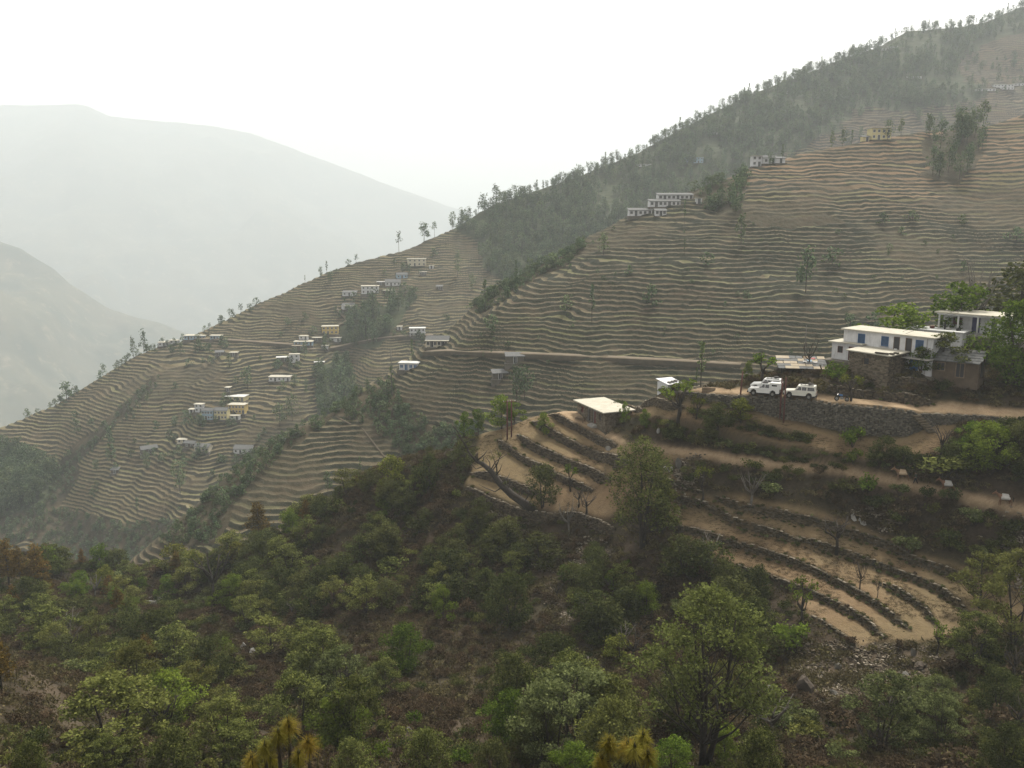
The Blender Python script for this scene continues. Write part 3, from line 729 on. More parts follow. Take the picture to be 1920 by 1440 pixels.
ribbon('village_road', LD, [(572, 657), (620, 655), (660, 646), (700, 638), (740, 633), (780, 631), (815, 630)], 2.6, M_ROAD_FAR, 0.25, 1.8, 0.9)
ribbon('footpath', LD, [(630, 578), (633, 585), (642, 593), (653, 603), (645, 608), (633, 611)], 1.6, M_ROAD_FAR, 0.3, 0.8, 0.8)
ribbon('footpath', LE, [(622, 768), (628, 780), (645, 790), (662, 798)], 0.45, M_BANKP, 0.04, 0.2, 0.22)
ribbon('footpath', LE, [(673, 795), (690, 818), (706, 838), (724, 862)], 0.45, M_BANKP, 0.04, 0.2, 0.22)
# ------------------------------------------------------------------ plant meshes
M_BARK = surf('grey_brown_bark', (0.030, 0.025, 0.020), (0.062, 0.052, 0.042), 6.0, bump=0.03)
M_BARK_PALE = surf('pale_bark', (0.085, 0.075, 0.062), (0.155, 0.14, 0.12), 6.0, bump=0.03)
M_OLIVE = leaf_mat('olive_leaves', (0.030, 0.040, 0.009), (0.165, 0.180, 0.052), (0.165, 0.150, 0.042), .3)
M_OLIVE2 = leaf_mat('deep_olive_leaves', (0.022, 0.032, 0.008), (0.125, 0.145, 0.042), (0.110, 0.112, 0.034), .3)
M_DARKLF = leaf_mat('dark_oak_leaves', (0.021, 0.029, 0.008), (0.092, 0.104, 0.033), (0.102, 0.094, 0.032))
M_BRIGHT = leaf_mat('fresh_green_leaves', (0.034, 0.062, 0.008), (0.145, 0.205, 0.030), (0.160, 0.175, 0.028), .35)
M_YELLOW = leaf_mat('yellow_green_leaves', (0.045, 0.056, 0.009), (0.170, 0.180, 0.036), (0.175, 0.150, 0.030), .35)
M_GREYLF = leaf_mat('grey_green_leaves', (0.040, 0.052, 0.016), (0.190, 0.215, 0.085), (0.155, 0.170, 0.060), .3)
M_PINE = leaf_mat('rusty_pine_needles', (0.070, 0.052, 0.012), (0.190, 0.125, 0.032), (0.210, 0.105, 0.028))
M_DRY = leaf_mat('dry_brush', (0.034, 0.025, 0.015), (0.112, 0.084, 0.050), (0.112, 0.072, 0.044), .1)
M_FARLF = leaf_mat('far_leaves', (0.042, 0.070, 0.034), (0.125, 0.170, 0.084), (0.150, 0.160, 0.072), .2)
M_GRASS = leaf_mat('dry_grass', (0.050, 0.044, 0.021), (0.135, 0.110, 0.056), (0.105, 0.098, 0.038), 0.2)

def leaf_quads(C, size, rng, up=0.5, elong=1.5, O=None):
    n = len(C)
    nrm = rng.normal(size=(n, 3)); nrm[:, 2] = np.abs(nrm[:, 2]) * 0.6 + up; nrm /= np.linalg.norm(nrm, axis=1)[:, None]
    t = rng.normal(size=(n, 3)); t -= (t * nrm).sum(1)[:, None] * nrm; t /= np.linalg.norm(t, axis=1)[:, None]
    b = np.cross(nrm, t); s = size * (0.55 + 0.9 * rng.random(n))[:, None]
    w = s / elong
    bend = nrm * s * 0.18
    V = np.stack([C - t * s * .5 - bend, C + b * w * .5, C + t * s * .5 - bend, C - b * w * .5], 1).reshape(-1, 3)
    F = (np.arange(n)[:, None] * 4 + np.arange(4)[None]).astype(np.int32)
    return V, F, rng.random(n)

def crown_mesh(name, C, size, rng, mt, up=0.5, elong=1.5):
    V, F, lf = leaf_quads(np.asarray(C), size, rng, up, elong)
    return mesh_np(name, V, F, mt, False, {'leaf': ('FACE', lf)})

def lobe_points(c, r, n, flat, rng, hollow=0.5):
    d = rng.normal(size=(n, 3)); d /= np.linalg.norm(d, axis=1)[:, None]
    rr = r * (hollow + (1 - hollow) * rng.random(n) ** 0.7)
    p = d * rr[:, None]; p[:, 2] *= flat
    p += rng.normal(size=(n, 3)) * r * 0.10
    return np.asarray(c) + p

def make_tree(name, seed, h, base, rx, nl, lr, flat, nleaf, ls, tr, mt, bark=None, lean=(0, 0), up=0.5, prof=None, fork=1, twigs=3, hollow=0.45):
    """a trunk with limbs reaching uneven clumps of leaves; returns (trunk mesh, crown mesh)"""
    rng = np.random.default_rng(seed); bark = bark or M_BARK
    tk = MB(); lob = []
    prof = prof or (lambda t: math.sin(math.pi * min(1, 0.18 + 0.82 * t)) ** 0.7)
    def stem(b0, top, r):
        k = 6; pts = []
        for i in range(k + 1):
            t = i / k
            pts.append((b0[0] + (top[0] - b0[0]) * t + math.sin(t * 5 + seed) * h * 0.015, b0[1] + (top[1] - b0[1]) * t + math.cos(t * 4 + seed) * h * 0.015, b0[2] + (top[2] - b0[2]) * t))
        tk.tube(pts, [r * (1 - 0.78 * i / k) * (1.25 if i == 0 else 1) for i in range(k + 1)], 6)
        return pts
    stems = []
    for q in range(fork):
        an = q * 2 * math.pi / max(1, fork) + seed; sp = 0 if fork == 1 else rx * 0.33
        stems.append(stem((math.cos(an) * tr * .5 * (fork > 1), math.sin(an) * tr * .5 * (fork > 1), -0.3), (lean[0] + math.cos(an) * sp, lean[1] + math.sin(an) * sp, h * 0.86), tr / math.sqrt(fork)))
    P_ = []
    for i in range(nl):
        t = (i + rng.random() * 0.8) / nl; z = base + (h - base) * t
        an = i * 2.39996 + rng.uniform(-.5, .5); R = rx * prof(t) * math.sqrt(rng.uniform(0.12, 1.0))
        fr = z / h; st = stems[i % fork]
        cx = lean[0] * fr + math.cos(an) * R; cy = lean[1] * fr + math.sin(an) * R
        c = np.array((cx, cy, z - lr * 0.2)); r = lr * rng.uniform(0.65, 1.25)
        j = max(1, min(5, int(6 * max(0.12, (z - R * 0.75) / h)))); s0 = Vector(st[j])
        mid = s0.lerp(Vector(c), 0.55) + Vector((0, 0, -0.05 * h * rng.random())); r0 = tr * (0.42 - 0.3 * t) * (0.6 + 0.4 / fork)
        tk.tube([s0, mid, Vector(c)], [r0, r0 * .6, r0 * .25], 4, False)
        for w in range(twigs):
            e = Vector(c) + Vector(rng.normal(size=3)) * r * 0.5
            tk.tube([mid.lerp(Vector(c), 0.6), e], [r0 * .3, r0 * .1], 3, False)
        P_.append(lobe_points(c, r, max(4, int(nleaf / nl * (r / lr) ** 2)), flat, rng, hollow))
    P_ = np.concatenate(P_)
    return tk.mesh(name + '_trunk', bark, True), crown_mesh(name + '_crown', P_, ls, rng, mt, up)

def make_shrub(name, seed, h, r, n, ls, mt, nst=6, flat=0.8):
    rng = np.random.default_rng(seed); st = MB(); P_ = []
    for i in range(nst):
        an = i * 2.4 + rng.random(); R = r * rng.uniform(.25, .75)
        c = np.array((math.cos(an) * R, math.sin(an) * R, h * rng.uniform(.4, .8)))
        st.tube([(0, 0, -.15), (c[0] * .5, c[1] * .5, c[2] * .6), tuple(c)], [.05 * h * .4, .03 * h * .4, .012 * h * .4], 3, False)
        P_.append(lobe_points(c, r * rng.uniform(.35, .6), n // nst, flat, rng, 0.3))
    P_ = np.concatenate(P_); P_[:, 2] = np.maximum(P_[:, 2], 0.02)
    return st.mesh(name + '_stems', M_BARK, True), crown_mesh(name + '_leaves', P_, ls, rng, mt)

def make_pollard(name, seed, h, mt, nleaf=260, ls=0.3, limbs=6, tr=0.16, bark=None, spread=0.42, tuft=0.5, zig=0.16):
    """lopped tree: stubby crooked limbs with tufts at their ends"""
    rng = np.random.default_rng(seed); tk = MB(); P_ = []
    top = (rng.uniform(-.1, .1) * h, rng.uniform(-.1, .1) * h, h * 0.45)
    tk.tube([(0, 0, -.3), (top[0] * .3 + .04 * h, top[1] * .5, h * .22), top], [tr * 1.3, tr, tr * .8], 6)
    for i in range(limbs):
        an = i * 2.4 + rng.random(); e = h * rng.uniform(.72, 1.0); R = h * spread * rng.uniform(.4, 1.0)
        s = Vector((0, 0, 0)).lerp(Vector(top), rng.uniform(.7, 1.0))
        m1 = s.lerp(Vector((top[0] + math.cos(an) * R, top[1] + math.sin(an) * R, e)), 0.45) + Vector(rng.normal(size=3)) * h * zig * .35
        m1.z -= h * .05
        en = Vector((top[0] + math.cos(an) * R, top[1] + math.sin(an) * R, e))
        tk.tube([s, m1, en], [tr * .62, tr * .42, tr * .22], 5)
        for k in range(3):
            tw = en + Vector(rng.normal(size=3)) * h * .09 + Vector((0, 0, h * .05))
            tk.tube([m1.lerp(en, .3 + .3 * k), tw], [tr * .2, tr * .06], 3, False)
        if nleaf: P_.append(lobe_points(np.array(en), h * .16 * tuft * 2, nleaf // limbs, .9, rng, .2))
    if not nleaf: return tk.mesh(name + '_trunk', bark or M_BARK, True), None
    return tk.mesh(name + '_trunk', bark or M_BARK, True), crown_mesh(name + '_crown', np.concatenate(P_), ls, rng, mt)

def make_pine(name, seed, h, r, mt, n=1500, ls=0.4, base=.3, gap=.75):
    rng = np.random.default_rng(seed); tk = MB(); P_ = []
    tk.tube([(0, 0, -.3), (.02 * h, 0, h * .5), (0, .01 * h, h)], [h * .018, h * .012, h * .003], 6)
    nb = 26
    for i in range(nb):
        t = (i + rng.random()) / nb; z = h * (base + (1 - base) * t); L = r * (1 - t) ** gap * rng.uniform(.55, 1.1) + .12 * r
        an = i * 2.4 + rng.random() * .7; e = Vector((math.cos(an) * L, math.sin(an) * L, z + L * .22))
        tk.tube([(0, 0, z), e], [h * .005, h * .0015], 3, False)
        m = max(4, int(n / nb * (L / r) * 1.8)); q = rng.uniform(.35, 1.05, m)
        P_.append(np.array([0, 0, z]) + q[:, None] * np.array([e.x, e.y, e.z - z]) + rng.normal(size=(m, 3)) * r * .14)
    return tk.mesh(name + '_trunk', M_BARK, True), crown_mesh(name + '_crown', np.concatenate(P_), ls, rng, mt, .3, 2.6)

def far_tree(name, seed, h, r, n, ls, nl=7, base=.25, mt=None, tk_r=.14, flat=.9):
    """a whole tree seen from far off as one mesh: trunk (first material) and crown (second)"""
    rng = np.random.default_rng(seed); t = MB(); t.tube([(0, 0, -.8), (h * .02, 0, h * .5), (0, 0, h * .85)], [tk_r, tk_r * .7, tk_r * .3], 4, False); P_ = []
    for i in range(nl):
        u = (i + rng.random()) / nl; z = h * (base + (1 - base) * u); R = r * .75 * math.sin(math.pi * min(1, .2 + .8 * u)) * rng.random() ** .5; an = i * 2.4 + rng.random()
        c = np.array((math.cos(an) * R, math.sin(an) * R, z)); P_.append(lobe_points(c, r * rng.uniform(.35, .6), n // nl, flat, rng, .4))
        t.tube([(0, 0, max(.3 * h, z - r * .5)), tuple(c)], [tk_r * .4, tk_r * .15], 3, False)
    V2, F2, lf = leaf_quads(np.concatenate(P_), ls, rng)
    n0 = len(t.v); V = np.concatenate([np.array(t.v), V2]); F = np.concatenate([np.array(t.f), F2 + n0])
    mi = np.r_[np.zeros(len(t.f), int), np.ones(len(F2), int)]
    return mesh_np(name, V, F, [M_BARK, mt or M_FARLF], False, {'leaf': ('FACE', np.r_[np.zeros(len(t.f)), lf])}, mi)

KIND = {}
def reg(k, *meshes): KIND.setdefault(k, []).append(meshes)
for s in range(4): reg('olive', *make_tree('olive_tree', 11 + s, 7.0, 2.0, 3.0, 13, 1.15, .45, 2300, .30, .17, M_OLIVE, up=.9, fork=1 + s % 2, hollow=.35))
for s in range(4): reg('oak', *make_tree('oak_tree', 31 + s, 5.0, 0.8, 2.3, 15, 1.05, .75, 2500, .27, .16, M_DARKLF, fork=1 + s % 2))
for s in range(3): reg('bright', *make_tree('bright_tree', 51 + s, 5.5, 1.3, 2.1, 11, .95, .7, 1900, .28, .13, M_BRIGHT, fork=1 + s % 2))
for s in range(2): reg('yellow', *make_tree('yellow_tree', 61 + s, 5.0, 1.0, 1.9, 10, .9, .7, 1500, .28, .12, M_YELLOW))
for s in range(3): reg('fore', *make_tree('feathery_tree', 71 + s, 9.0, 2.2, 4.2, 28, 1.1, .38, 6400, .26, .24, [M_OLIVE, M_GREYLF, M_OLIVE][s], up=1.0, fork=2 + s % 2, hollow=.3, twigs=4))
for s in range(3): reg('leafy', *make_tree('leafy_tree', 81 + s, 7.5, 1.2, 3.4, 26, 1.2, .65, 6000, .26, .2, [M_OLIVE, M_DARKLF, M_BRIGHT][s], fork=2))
for s in range(3): reg('pollard', *make_pollard('pollard_tree', 91 + s, 4.0, M_BRIGHT if s else M_YELLOW))
for s in range(3): reg('bare', *make_pollard('bare_tree', 97 + s, 4.5, None, 0, limbs=8, bark=M_BARK_PALE if s == 1 else M_BARK, spread=.5))
for s in range(3): reg('pine', *make_pine('pine_tree', 101 + s, 8.5, 1.9, M_PINE))
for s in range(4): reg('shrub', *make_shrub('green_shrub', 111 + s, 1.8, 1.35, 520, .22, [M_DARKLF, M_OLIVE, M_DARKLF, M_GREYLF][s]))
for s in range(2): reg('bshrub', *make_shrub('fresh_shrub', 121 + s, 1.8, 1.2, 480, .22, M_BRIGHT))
for s in range(3): reg('dry', *make_shrub('dry_shrub', 131 + s, 1.3, 1.1, 420, .20, M_DRY, 7))
for s in range(5): reg('fartree', far_tree('hill_tree', 141 + s, 8.0, 2.8 + .3 * s, 230, .75))
for s in range(3): reg('thin', far_tree('lopped_tree', 151 + s, 9.0, 1.1, 130, .6, 9, .35))
for s in range(2): reg('sparse', far_tree('sparse_tree', 157 + s, 8.0, 2.3, 90, .7, 5, .55))
reg('conifer', far_tree('conifer', 161, 14.0, 2.0, 500, .7, 18, .1))
for s in range(3): reg('farbush', far_tree('hill_bush', 171 + s, 3.2, 2.0, 130, .55, 5, .1, tk_r=.06))

def plant(kind, pos, h_m, name, label, cat='tree', group=None, var=None, rz=None, wide=1.0, parts=None):
    v = KIND[kind]; ms = v[(var if var is not None else random.randrange(len(v))) % len(v)]
    ref = {'olive': 7, 'oak': 5, 'bright': 5.5, 'yellow': 5, 'fore': 9, 'leafy': 7.5, 'pollard': 4, 'bare': 4.5, 'pine': 8.5, 'shrub': 1.8, 'bshrub': 1.8, 'dry': 1.3, 'fartree': 8, 'thin': 9, 'sparse': 8, 'conifer': 14, 'farbush': 3.2}[kind]
    k = h_m / ref; r = random.uniform(0, 6.28) if rz is None else rz
    scl = (k * wide, k * wide, k)
    if len(ms) == 1:
        return tag(obj(name, ms[0], None, pos, r, scl), label, cat, group)
    root = thing(name, label, cat, pos, r, group, scl)
    pn = ('stems', 'leaves') if kind in ('shrub', 'bshrub', 'dry') else ('trunk', 'crown')
    for m, n_ in zip(ms, pn):
        if m is not None: obj(n_, m, root)
    return root
# ------------------------------------------------------------------ planting
NAME = {'olive': 'broadleaf_tree', 'oak': 'evergreen_tree', 'bright': 'broadleaf_tree', 'yellow': 'broadleaf_tree', 'fore': 'broadleaf_tree', 'leafy': 'broadleaf_tree', 'pollard': 'pollarded_tree', 'bare': 'bare_tree',
        'pine': 'pine_tree', 'shrub': 'shrub', 'bshrub': 'shrub', 'dry': 'dry_shrub', 'fartree': 'broadleaf_tree', 'thin': 'lopped_tree', 'sparse': 'broadleaf_tree', 'conifer': 'conifer_tree', 'farbush': 'bush'}
CAT = {'shrub': 'shrub', 'dry_shrub': 'shrub', 'bush': 'shrub'}
def put(L, kind, px, py, hpx, label, wide=1.0, var=None, group=None, rz=None, sink=0.0):
    p = L.hit(px, py)
    return plant(kind, (p.x, p.y, p.z - sink), hpx * p.y / FPX, NAME[kind], label, CAT.get(NAME[kind], 'tree'), group, var, rz, wide)

TREES_F = [
 # promontory and huts
 ('pollard', 1272, 788, 72, 'leafy lopped tree with forked trunk below the white tin shed', 1.25, 2), ('pollard', 1305, 785, 45, 'thin forked sapling right of the forked tree below the tin shed', .8, 0),
 ('oak', 1345, 808, 55, 'dark rounded tree on the soil strip left of the yellow green bush', 1.0, 0), ('yellow', 1388, 790, 46, 'yellow green bush under the left end of the retaining wall', 1.35, 1),
 ('bright', 1170, 800, 48, 'slim light green sapling against the end wall of the stone hut', .55, 0), ('bright', 1208, 808, 42, 'small bushy sapling right of the stone hut', .7, 1),
 ('bright', 1020, 815, 42, 'spindly sapling standing alone in the promontory field', .9, 2), ('oak', 1018, 950, 82, 'small dark round tree on the promontory edge beside the dead leaning trunk', .85, 1),
 ('pollard', 1070, 921, 52, 'lopped tree with one tuft on the promontory field', .75, 1), ('bright', 870, 812, 58, 'green tree with a bare trunk left of the promontory tip', .75, 0),
 ('bright', 897, 815, 50, 'olive sapling close to the promontory tip', .7, 1), ('bright', 940, 800, 62, 'bushy bright tree behind the promontory rim by the poles', 1.1, 2), ('bright', 965, 790, 45, 'low green tree behind the twin poles', 1.2, 0), ('yellow', 1104, 752, 28, 'yellowish bush behind the flat hut roof', .9, 0),
 ('bare', 1085, 950, 40, 'low twisted bare stump on the promontory edge', 1.1, 0), ('bare', 1068, 1005, 75, 'bare dark snag below the promontory wall', .7, 1), ('bare', 1100, 965, 45, 'second twisted stump right of the low stump', 1.2, 2),
 # lower fields
 ('pollard', 1318, 940, 72, 'tall lopped tree with leafy upright stems below the rubble', .6, 0), ('bare', 1405, 952, 75, 'pale bare tree with upright lopped limbs on the field terrace', .9, 1), ('bare', 1568, 1035, 75, 'spreading bare tree on the dark terrace wall', 1.25, 0),
 ('shrub', 1700, 1040, 40, 'grey green bush growing out of the upper field wall', 1.0, 3), ('bare', 1612, 1107, 62, 'thin reddish bare bush on the long terrace wall', .6, 2), ('bare', 1645, 1120, 42, 'small bare sapling beside the short curved wall', .5, 2),
 ('pollard', 1506, 1172, 90, 'dark mossy pollard with leafy tufts at the lower field corner', .75, 2), ('bshrub', 1480, 1218, 62, 'yellow green bush below the lowest field', 1.1, 0), ('pollard', 1755, 1228, 66, 'small crooked tree at the right corner of the fields', .7, 1), ('bare', 1272, 1010, 40, 'black dead stump on the terrace beside the big tree', .4, 0),
 ('bare', 1766, 862, 72, 'leafless pruned tree with knobbly limbs above the mule path', .95, 0), ('bshrub', 1598, 838, 42, 'fresh green bush at the foot of the retaining wall', .9, 1), ('bshrub', 1627, 925, 40, 'bright yellow green bush on the bank under the mule path', .8, 0), ('bshrub', 1600, 870, 32, 'small bright bush above the path below the soil strip', .9, 1),
 # around the houses
 ('bright', 1675, 640, 104, 'dense green tree behind the two storey white house', 1.5, 0), ('bright', 1790, 640, 116, 'green tree behind the veranda house roof', 1.2, 1), ('bare', 1826, 640, 160, 'tall stripped tree beside the veranda house', .42, 1), ('oak', 1905, 640, 142, 'dark tree behind the veranda house at the right edge', 1.3, 2),
 ('pollard', 1432, 720, 56, 'lopped leafy tree above the parked jeep', 1.3, 1), ('bright', 1402, 704, 36, 'small pointed green tree left of the lopped tree above the jeep', .7, 2), ('bare', 1516, 694, 60, 'thin sparse tree beside the slate roofed shed', .8, 2), ('bshrub', 1566, 715, 38, 'green bush beside the slate shed under the house', 1.0, 0),
 ('olive', 1765, 712, 92, 'slender tree in front of the brown slate roofed house', 1.1, 0), ('bright', 1725, 700, 50, 'light green tree before the blue door', 1.3, 1), ('leafy', 1906, 728, 168, 'large leafy tree covering the right end of the veranda house', 1.0, 2), ('pollard', 1595, 752, 52, 'small lopped tree on the road edge by the motorcycle', 1.0, 0), ('shrub', 1765, 735, 26, 'dark bush on the slope under the slate roofed house', 1.0, 0),
 ('thin', 1314, 715, 92, 'tall narrow lopped tree beside the white tin shed', .8, 0), ('thin', 1306, 712, 42, 'short thin lopped tree left of the tall narrow one', .6, 1),
 # right bank
 ('leafy', 1850, 885, 100, 'dense green tree overhanging the mule path', 1.1, 2), ('leafy', 1915, 880, 95, 'dark dense tree at the right edge above the mule path', 1.1, 1), ('bright', 1815, 850, 62, 'light green tree right of the pruned tree', 1.2, 0), ('oak', 1890, 828, 48, 'dark bushy tree on the slope under the motor road', 1.3, 3), ('shrub', 1770, 895, 45, 'spreading olive bush above the mules', 1.6, 1),
 ('fore', 1897, 1215, 215, 'feathery leaning tree at the right edge of the fields', .75, 0), ('olive', 1835, 1140, 120, 'light crowned tree above the feathery leaning tree', 1.0, 2),
 # big ones in front
 ('fore', 1655, 1412, 185, 'lacy pale green tree with a straight stem at the bottom right', .95, 1), ('leafy', 1140, 1398, 155, 'broad round olive tree at the bottom centre', 1.15, 0), ('leafy', 958, 1398, 120, 'fresh green leafy tree left of the broad round olive tree', 1.0, 2), ('fore', 560, 1395, 160, 'wide feathery tree behind the left pine tuft', 1.0, 2), ('fore', 420, 1425, 145, 'pale feathery tree at the lower left', 1.05, 0), ('fore', 290, 1370, 95, 'feathery tree beside the yellow ochre bank', 1.0, 2),
 ('leafy', 760, 1262, 105, 'bright spreading tree above the dark rock ledge', 1.0, 2), ('leafy', 958, 1178, 118, 'dark dense tree left of the stony gully track', .9, 1), ('leafy', 1045, 1285, 110, 'olive tree right of the stony gully track', 1.1, 1), ('yellow', 1160, 1245, 62, 'yellow topped tree left of the tall forked tree', 1.3, 0), ('oak', 1008, 1058, 62, 'dark low tree under the scree below the promontory', 1.5, 0), ('olive', 1168, 1112, 66, 'olive tree below the black field ditch', 1.1, 1),
 ('bright', 832, 1172, 84, 'bright green upright tree on the brown scrub slope', .75, 0), ('olive', 688, 1156, 88, 'round olive tree halfway down the scrub slope', 1.0, 3), ('oak', 725, 1052, 72, 'dark round tree high on the scrub slope', 1.2, 1), ('yellow', 735, 918, 70, 'yellow green tree standing on the spur crest', 1.0, 1), ('oak', 805, 925, 80, 'upright dark tree right of the yellow green crest tree', .65, 2), ('bright', 722, 968, 34, 'bright low tree below the crest', 1.6, 2), ('pollard', 677, 925, 34, 'small leaning tree on the spur crest', .8, 0),
 ('olive', 572, 1242, 95, 'olive tree above the white boulders in the gully', 1.2, 0), ('olive', 90, 1212, 85, 'wide olive tree in the lower left wood', 1.4, 1), ('oak', 245, 1215, 72, 'dark tree under the concrete tank', 1.1, 3), ('pine', 485, 1018, 88, 'rusty pine with a rounded top on the spur end', 1.25, 0), ('bright', 546, 1008, 60, 'green tree right of the rusty pine', .9, 1), ('pine', 575, 990, 58, 'orange tinted tree with dark crooked limbs on the crest', 1.1, 1),
 ('pine', 18, 1105, 105, 'rusty pine at the far left edge', 1.1, 0), ('pine', 40, 1108, 92, 'second rusty pine from the left edge', .9, 1), ('pine', 72, 1108, 98, 'third rusty pine, broad and orange, from the left edge', 1.15, 2), ('bright', 150, 1122, 55, 'bright green tree right of the rusty pines', 1.1, 1), ('yellow', 200, 1112, 58, 'light green umbrella shaped tree above the tank path', .9, 0), ('bright', 315, 1130, 55, 'round green tree behind the concrete tank', .9, 2),
 ('bare', 405, 1136, 125, 'large spreading bare tree right of the concrete tank', .75, 0), ('olive', 350, 1120, 75, 'thin olive tree behind the large bare tree', 1.0, 2), ('pine', 4, 1300, 120, 'orange dry pine at the left edge below', 1.0, 1), ('oak', 120, 1238, 52, 'dark bush like tree in the lower left wood', 1.2, 2),
 ('leafy', 800, 1462, 115, 'pale leafy tree at the bottom edge left of centre', 1.0, 0), ('leafy', 925, 1470, 95, 'dark leafy tree cut by the bottom edge', 1.0, 1), ('leafy', 1075, 1480, 105, 'fresh green tree left of the pine tufts at the bottom', 1.0, 2), ('leafy', 1420, 1475, 130, 'olive tree at the bottom edge right of the forked trunk', .9, 0), ('fore', 205, 1450, 90, 'yellow green feathery tree at the bottom left', 1.0, 2), ('leafy', 1870, 1335, 95, 'dark tree on the lower right rocky slope', 1.0, 1), ('fore', 1760, 1400, 120, 'pale feathery tree on the rocky slope at the right', .9, 1), ('leafy', 1885, 1450, 110, 'dark leafy tree in the bottom right corner', 1.0, 1), ('leafy', 330, 1465, 120, 'leafy tree at the bottom edge under the ochre bank', 1.0, 0), ('leafy', 660, 1470, 100, 'olive leafy tree right of the left pine tuft', 1.0, 0), ('leafy', 1260, 1475, 110, 'dark green tree behind the right pine tufts', 1.0, 2), ('leafy', 60, 1465, 90, 'yellowish bushy tree in the bottom left corner', 1.0, 0),
]
random.seed(21)
for t in TREES_F:
    k, px, py, hp, lab, wide, var = t
    put(LF, k, px, py, hp, lab, wide, var)

# two large single trees of their own shape
def own_tree(px, py, hpx, label, spec):
    p = LF.hit(px, py); h = hpx * p.y / FPX
    root = thing('broadleaf_tree', label, 'tree', (p.x, p.y, p.z))
    t_, c_ = make_tree(h=h, **spec); obj('trunk', t_, root); obj('crown', c_, root)
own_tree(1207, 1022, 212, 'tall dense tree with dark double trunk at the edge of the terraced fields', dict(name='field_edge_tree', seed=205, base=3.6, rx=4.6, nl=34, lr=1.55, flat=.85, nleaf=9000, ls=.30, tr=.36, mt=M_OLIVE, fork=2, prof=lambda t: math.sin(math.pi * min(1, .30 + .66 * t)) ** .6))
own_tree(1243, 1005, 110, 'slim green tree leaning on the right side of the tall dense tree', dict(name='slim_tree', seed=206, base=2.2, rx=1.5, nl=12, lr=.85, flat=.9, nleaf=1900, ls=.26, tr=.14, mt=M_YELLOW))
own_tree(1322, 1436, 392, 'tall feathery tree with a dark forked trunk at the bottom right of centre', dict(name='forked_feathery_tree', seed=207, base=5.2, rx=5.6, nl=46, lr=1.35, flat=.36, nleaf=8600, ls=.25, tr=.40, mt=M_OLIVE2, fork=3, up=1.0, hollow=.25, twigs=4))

# the leaning dead tree on the promontory edge
def leaning_dead():
    a = LF.hit(998, 953); root = thing('dead_tree', 'long leaning dead tree with moss reaching out over the valley', 'tree', a)
    sc_ = a.y / FPX
    def q(px, py, dy=0.0): return ((px - 998) * sc_, dy, (953 - py) * sc_)
    tk = MB()
    tk.tube([q(1000, 958), q(985, 945), q(957, 925), q(935, 903), q(918, 878), q(900, 862), q(890, 858)], [.72, .66, .58, .50, .42, .34, .26], 7)
    tk.build('trunk', M_BARK, root, True)
    br = MB()
    for pts, r in (([(890, 858), (874, 838), (862, 815), (852, 797), (844, 785)], .19), ([(918, 878), (906, 868), (888, 872), (879, 862)], .13), ([(930, 897), (928, 868), (935, 848), (929, 832)], .13), ([(928, 868), (922, 850), (917, 838)], .08), ([(940, 908), (925, 918), (905, 912), (893, 905)], .11), ([(957, 925), (948, 905), (951, 888)], .06),
                   ([(874, 838), (861, 832), (856, 824)], .04), ([(935, 848), (943, 838), (941, 828)], .04), ([(862, 815), (867, 802), (865, 795)], .03), ([(975, 938), (972, 920), (978, 908)], .06)):
        n = len(pts); br.tube([q(x, y, .35 * math.sin(i * 1.7 + pts[0][0])) for i, (x, y) in enumerate(pts)], [r * (1 - .75 * i / (n - 1)) for i in range(n)], 5)
    rb = np.random.default_rng(9); spine = [(985, 945), (957, 925), (935, 903), (918, 878), (900, 862), (885, 850), (868, 826), (858, 806)]
    for i in range(26):
        a_, b_ = spine[i % 7], spine[i % 7 + 1]; t = rb.random(); bx, by = a_[0] + (b_[0] - a_[0]) * t, a_[1] + (b_[1] - a_[1]) * t; L_ = rb.uniform(10, 30) * (1 if i % 3 else 1.5); an = rb.uniform(.15, 2.6)
        mx, my = bx + L_ * .5 * math.cos(an), by - L_ * .55 * math.sin(an); ex, ey = bx + L_ * math.cos(an + rb.uniform(-.5, .5)), by - L_ * math.sin(an)
        dy = rb.uniform(-1.2, 1.2); br.tube([q(bx, by), q(mx, my, dy * .5), q(ex, ey, dy)], [.10, .07, .03], 4); br.tube([q(mx, my, dy * .5), q(mx + rb.uniform(-8, 8), my - rb.uniform(3, 11), dy)], [.035, .01], 3)
    br.build('branches', M_BARK, root, True)
    rng = np.random.default_rng(5)
    C = np.concatenate([lobe_points(q(x, y), .55, 26, .8, rng, .2) for x, y in ((872, 836), (860, 815), (898, 860), (945, 900), (962, 928), (929, 840), (920, 850), (935, 846), (912, 872), (940, 905), (925, 882), (950, 920))])
    tag(obj('moss_tufts', crown_mesh('moss_tufts', C, .26, rng, M_OLIVE), root), kind='stuff')
leaning_dead()

# random growth of the scrub slope: single plants first, then the mass of small stuff
Z_DENSE = [(560, 985), (640, 930), (780, 870), (880, 850), (900, 960), (960, 1020), (1000, 1100), (900, 1180), (760, 1160), (600, 1160), (430, 1160), (380, 1080), (480, 1030)]
Z_LEFT = [(-80, 1110), (160, 1100), (400, 1080), (480, 1160), (520, 1260), (420, 1330), (180, 1330), (120, 1230), (-80, 1210)]
Z_BOT = [(260, 1320), (560, 1250), (840, 1330), (1000, 1300), (1250, 1280), (1400, 1300), (1450, 1460), (200, 1460)]
Z_RBANK = [(1480, 905), (1640, 930), (1750, 925), (1990, 985), (1990, 1080), (1860, 1060), (1740, 1020), (1640, 965), (1500, 930)]
Z_BANK2 = [(1245, 800), (1330, 815), (1420, 835), (1580, 862), (1600, 885), (1480, 862), (1340, 840), (1240, 826)]
Z_BANK3 = [(1330, 880), (1420, 885), (1500, 905), (1530, 940), (1440, 935), (1350, 925)]
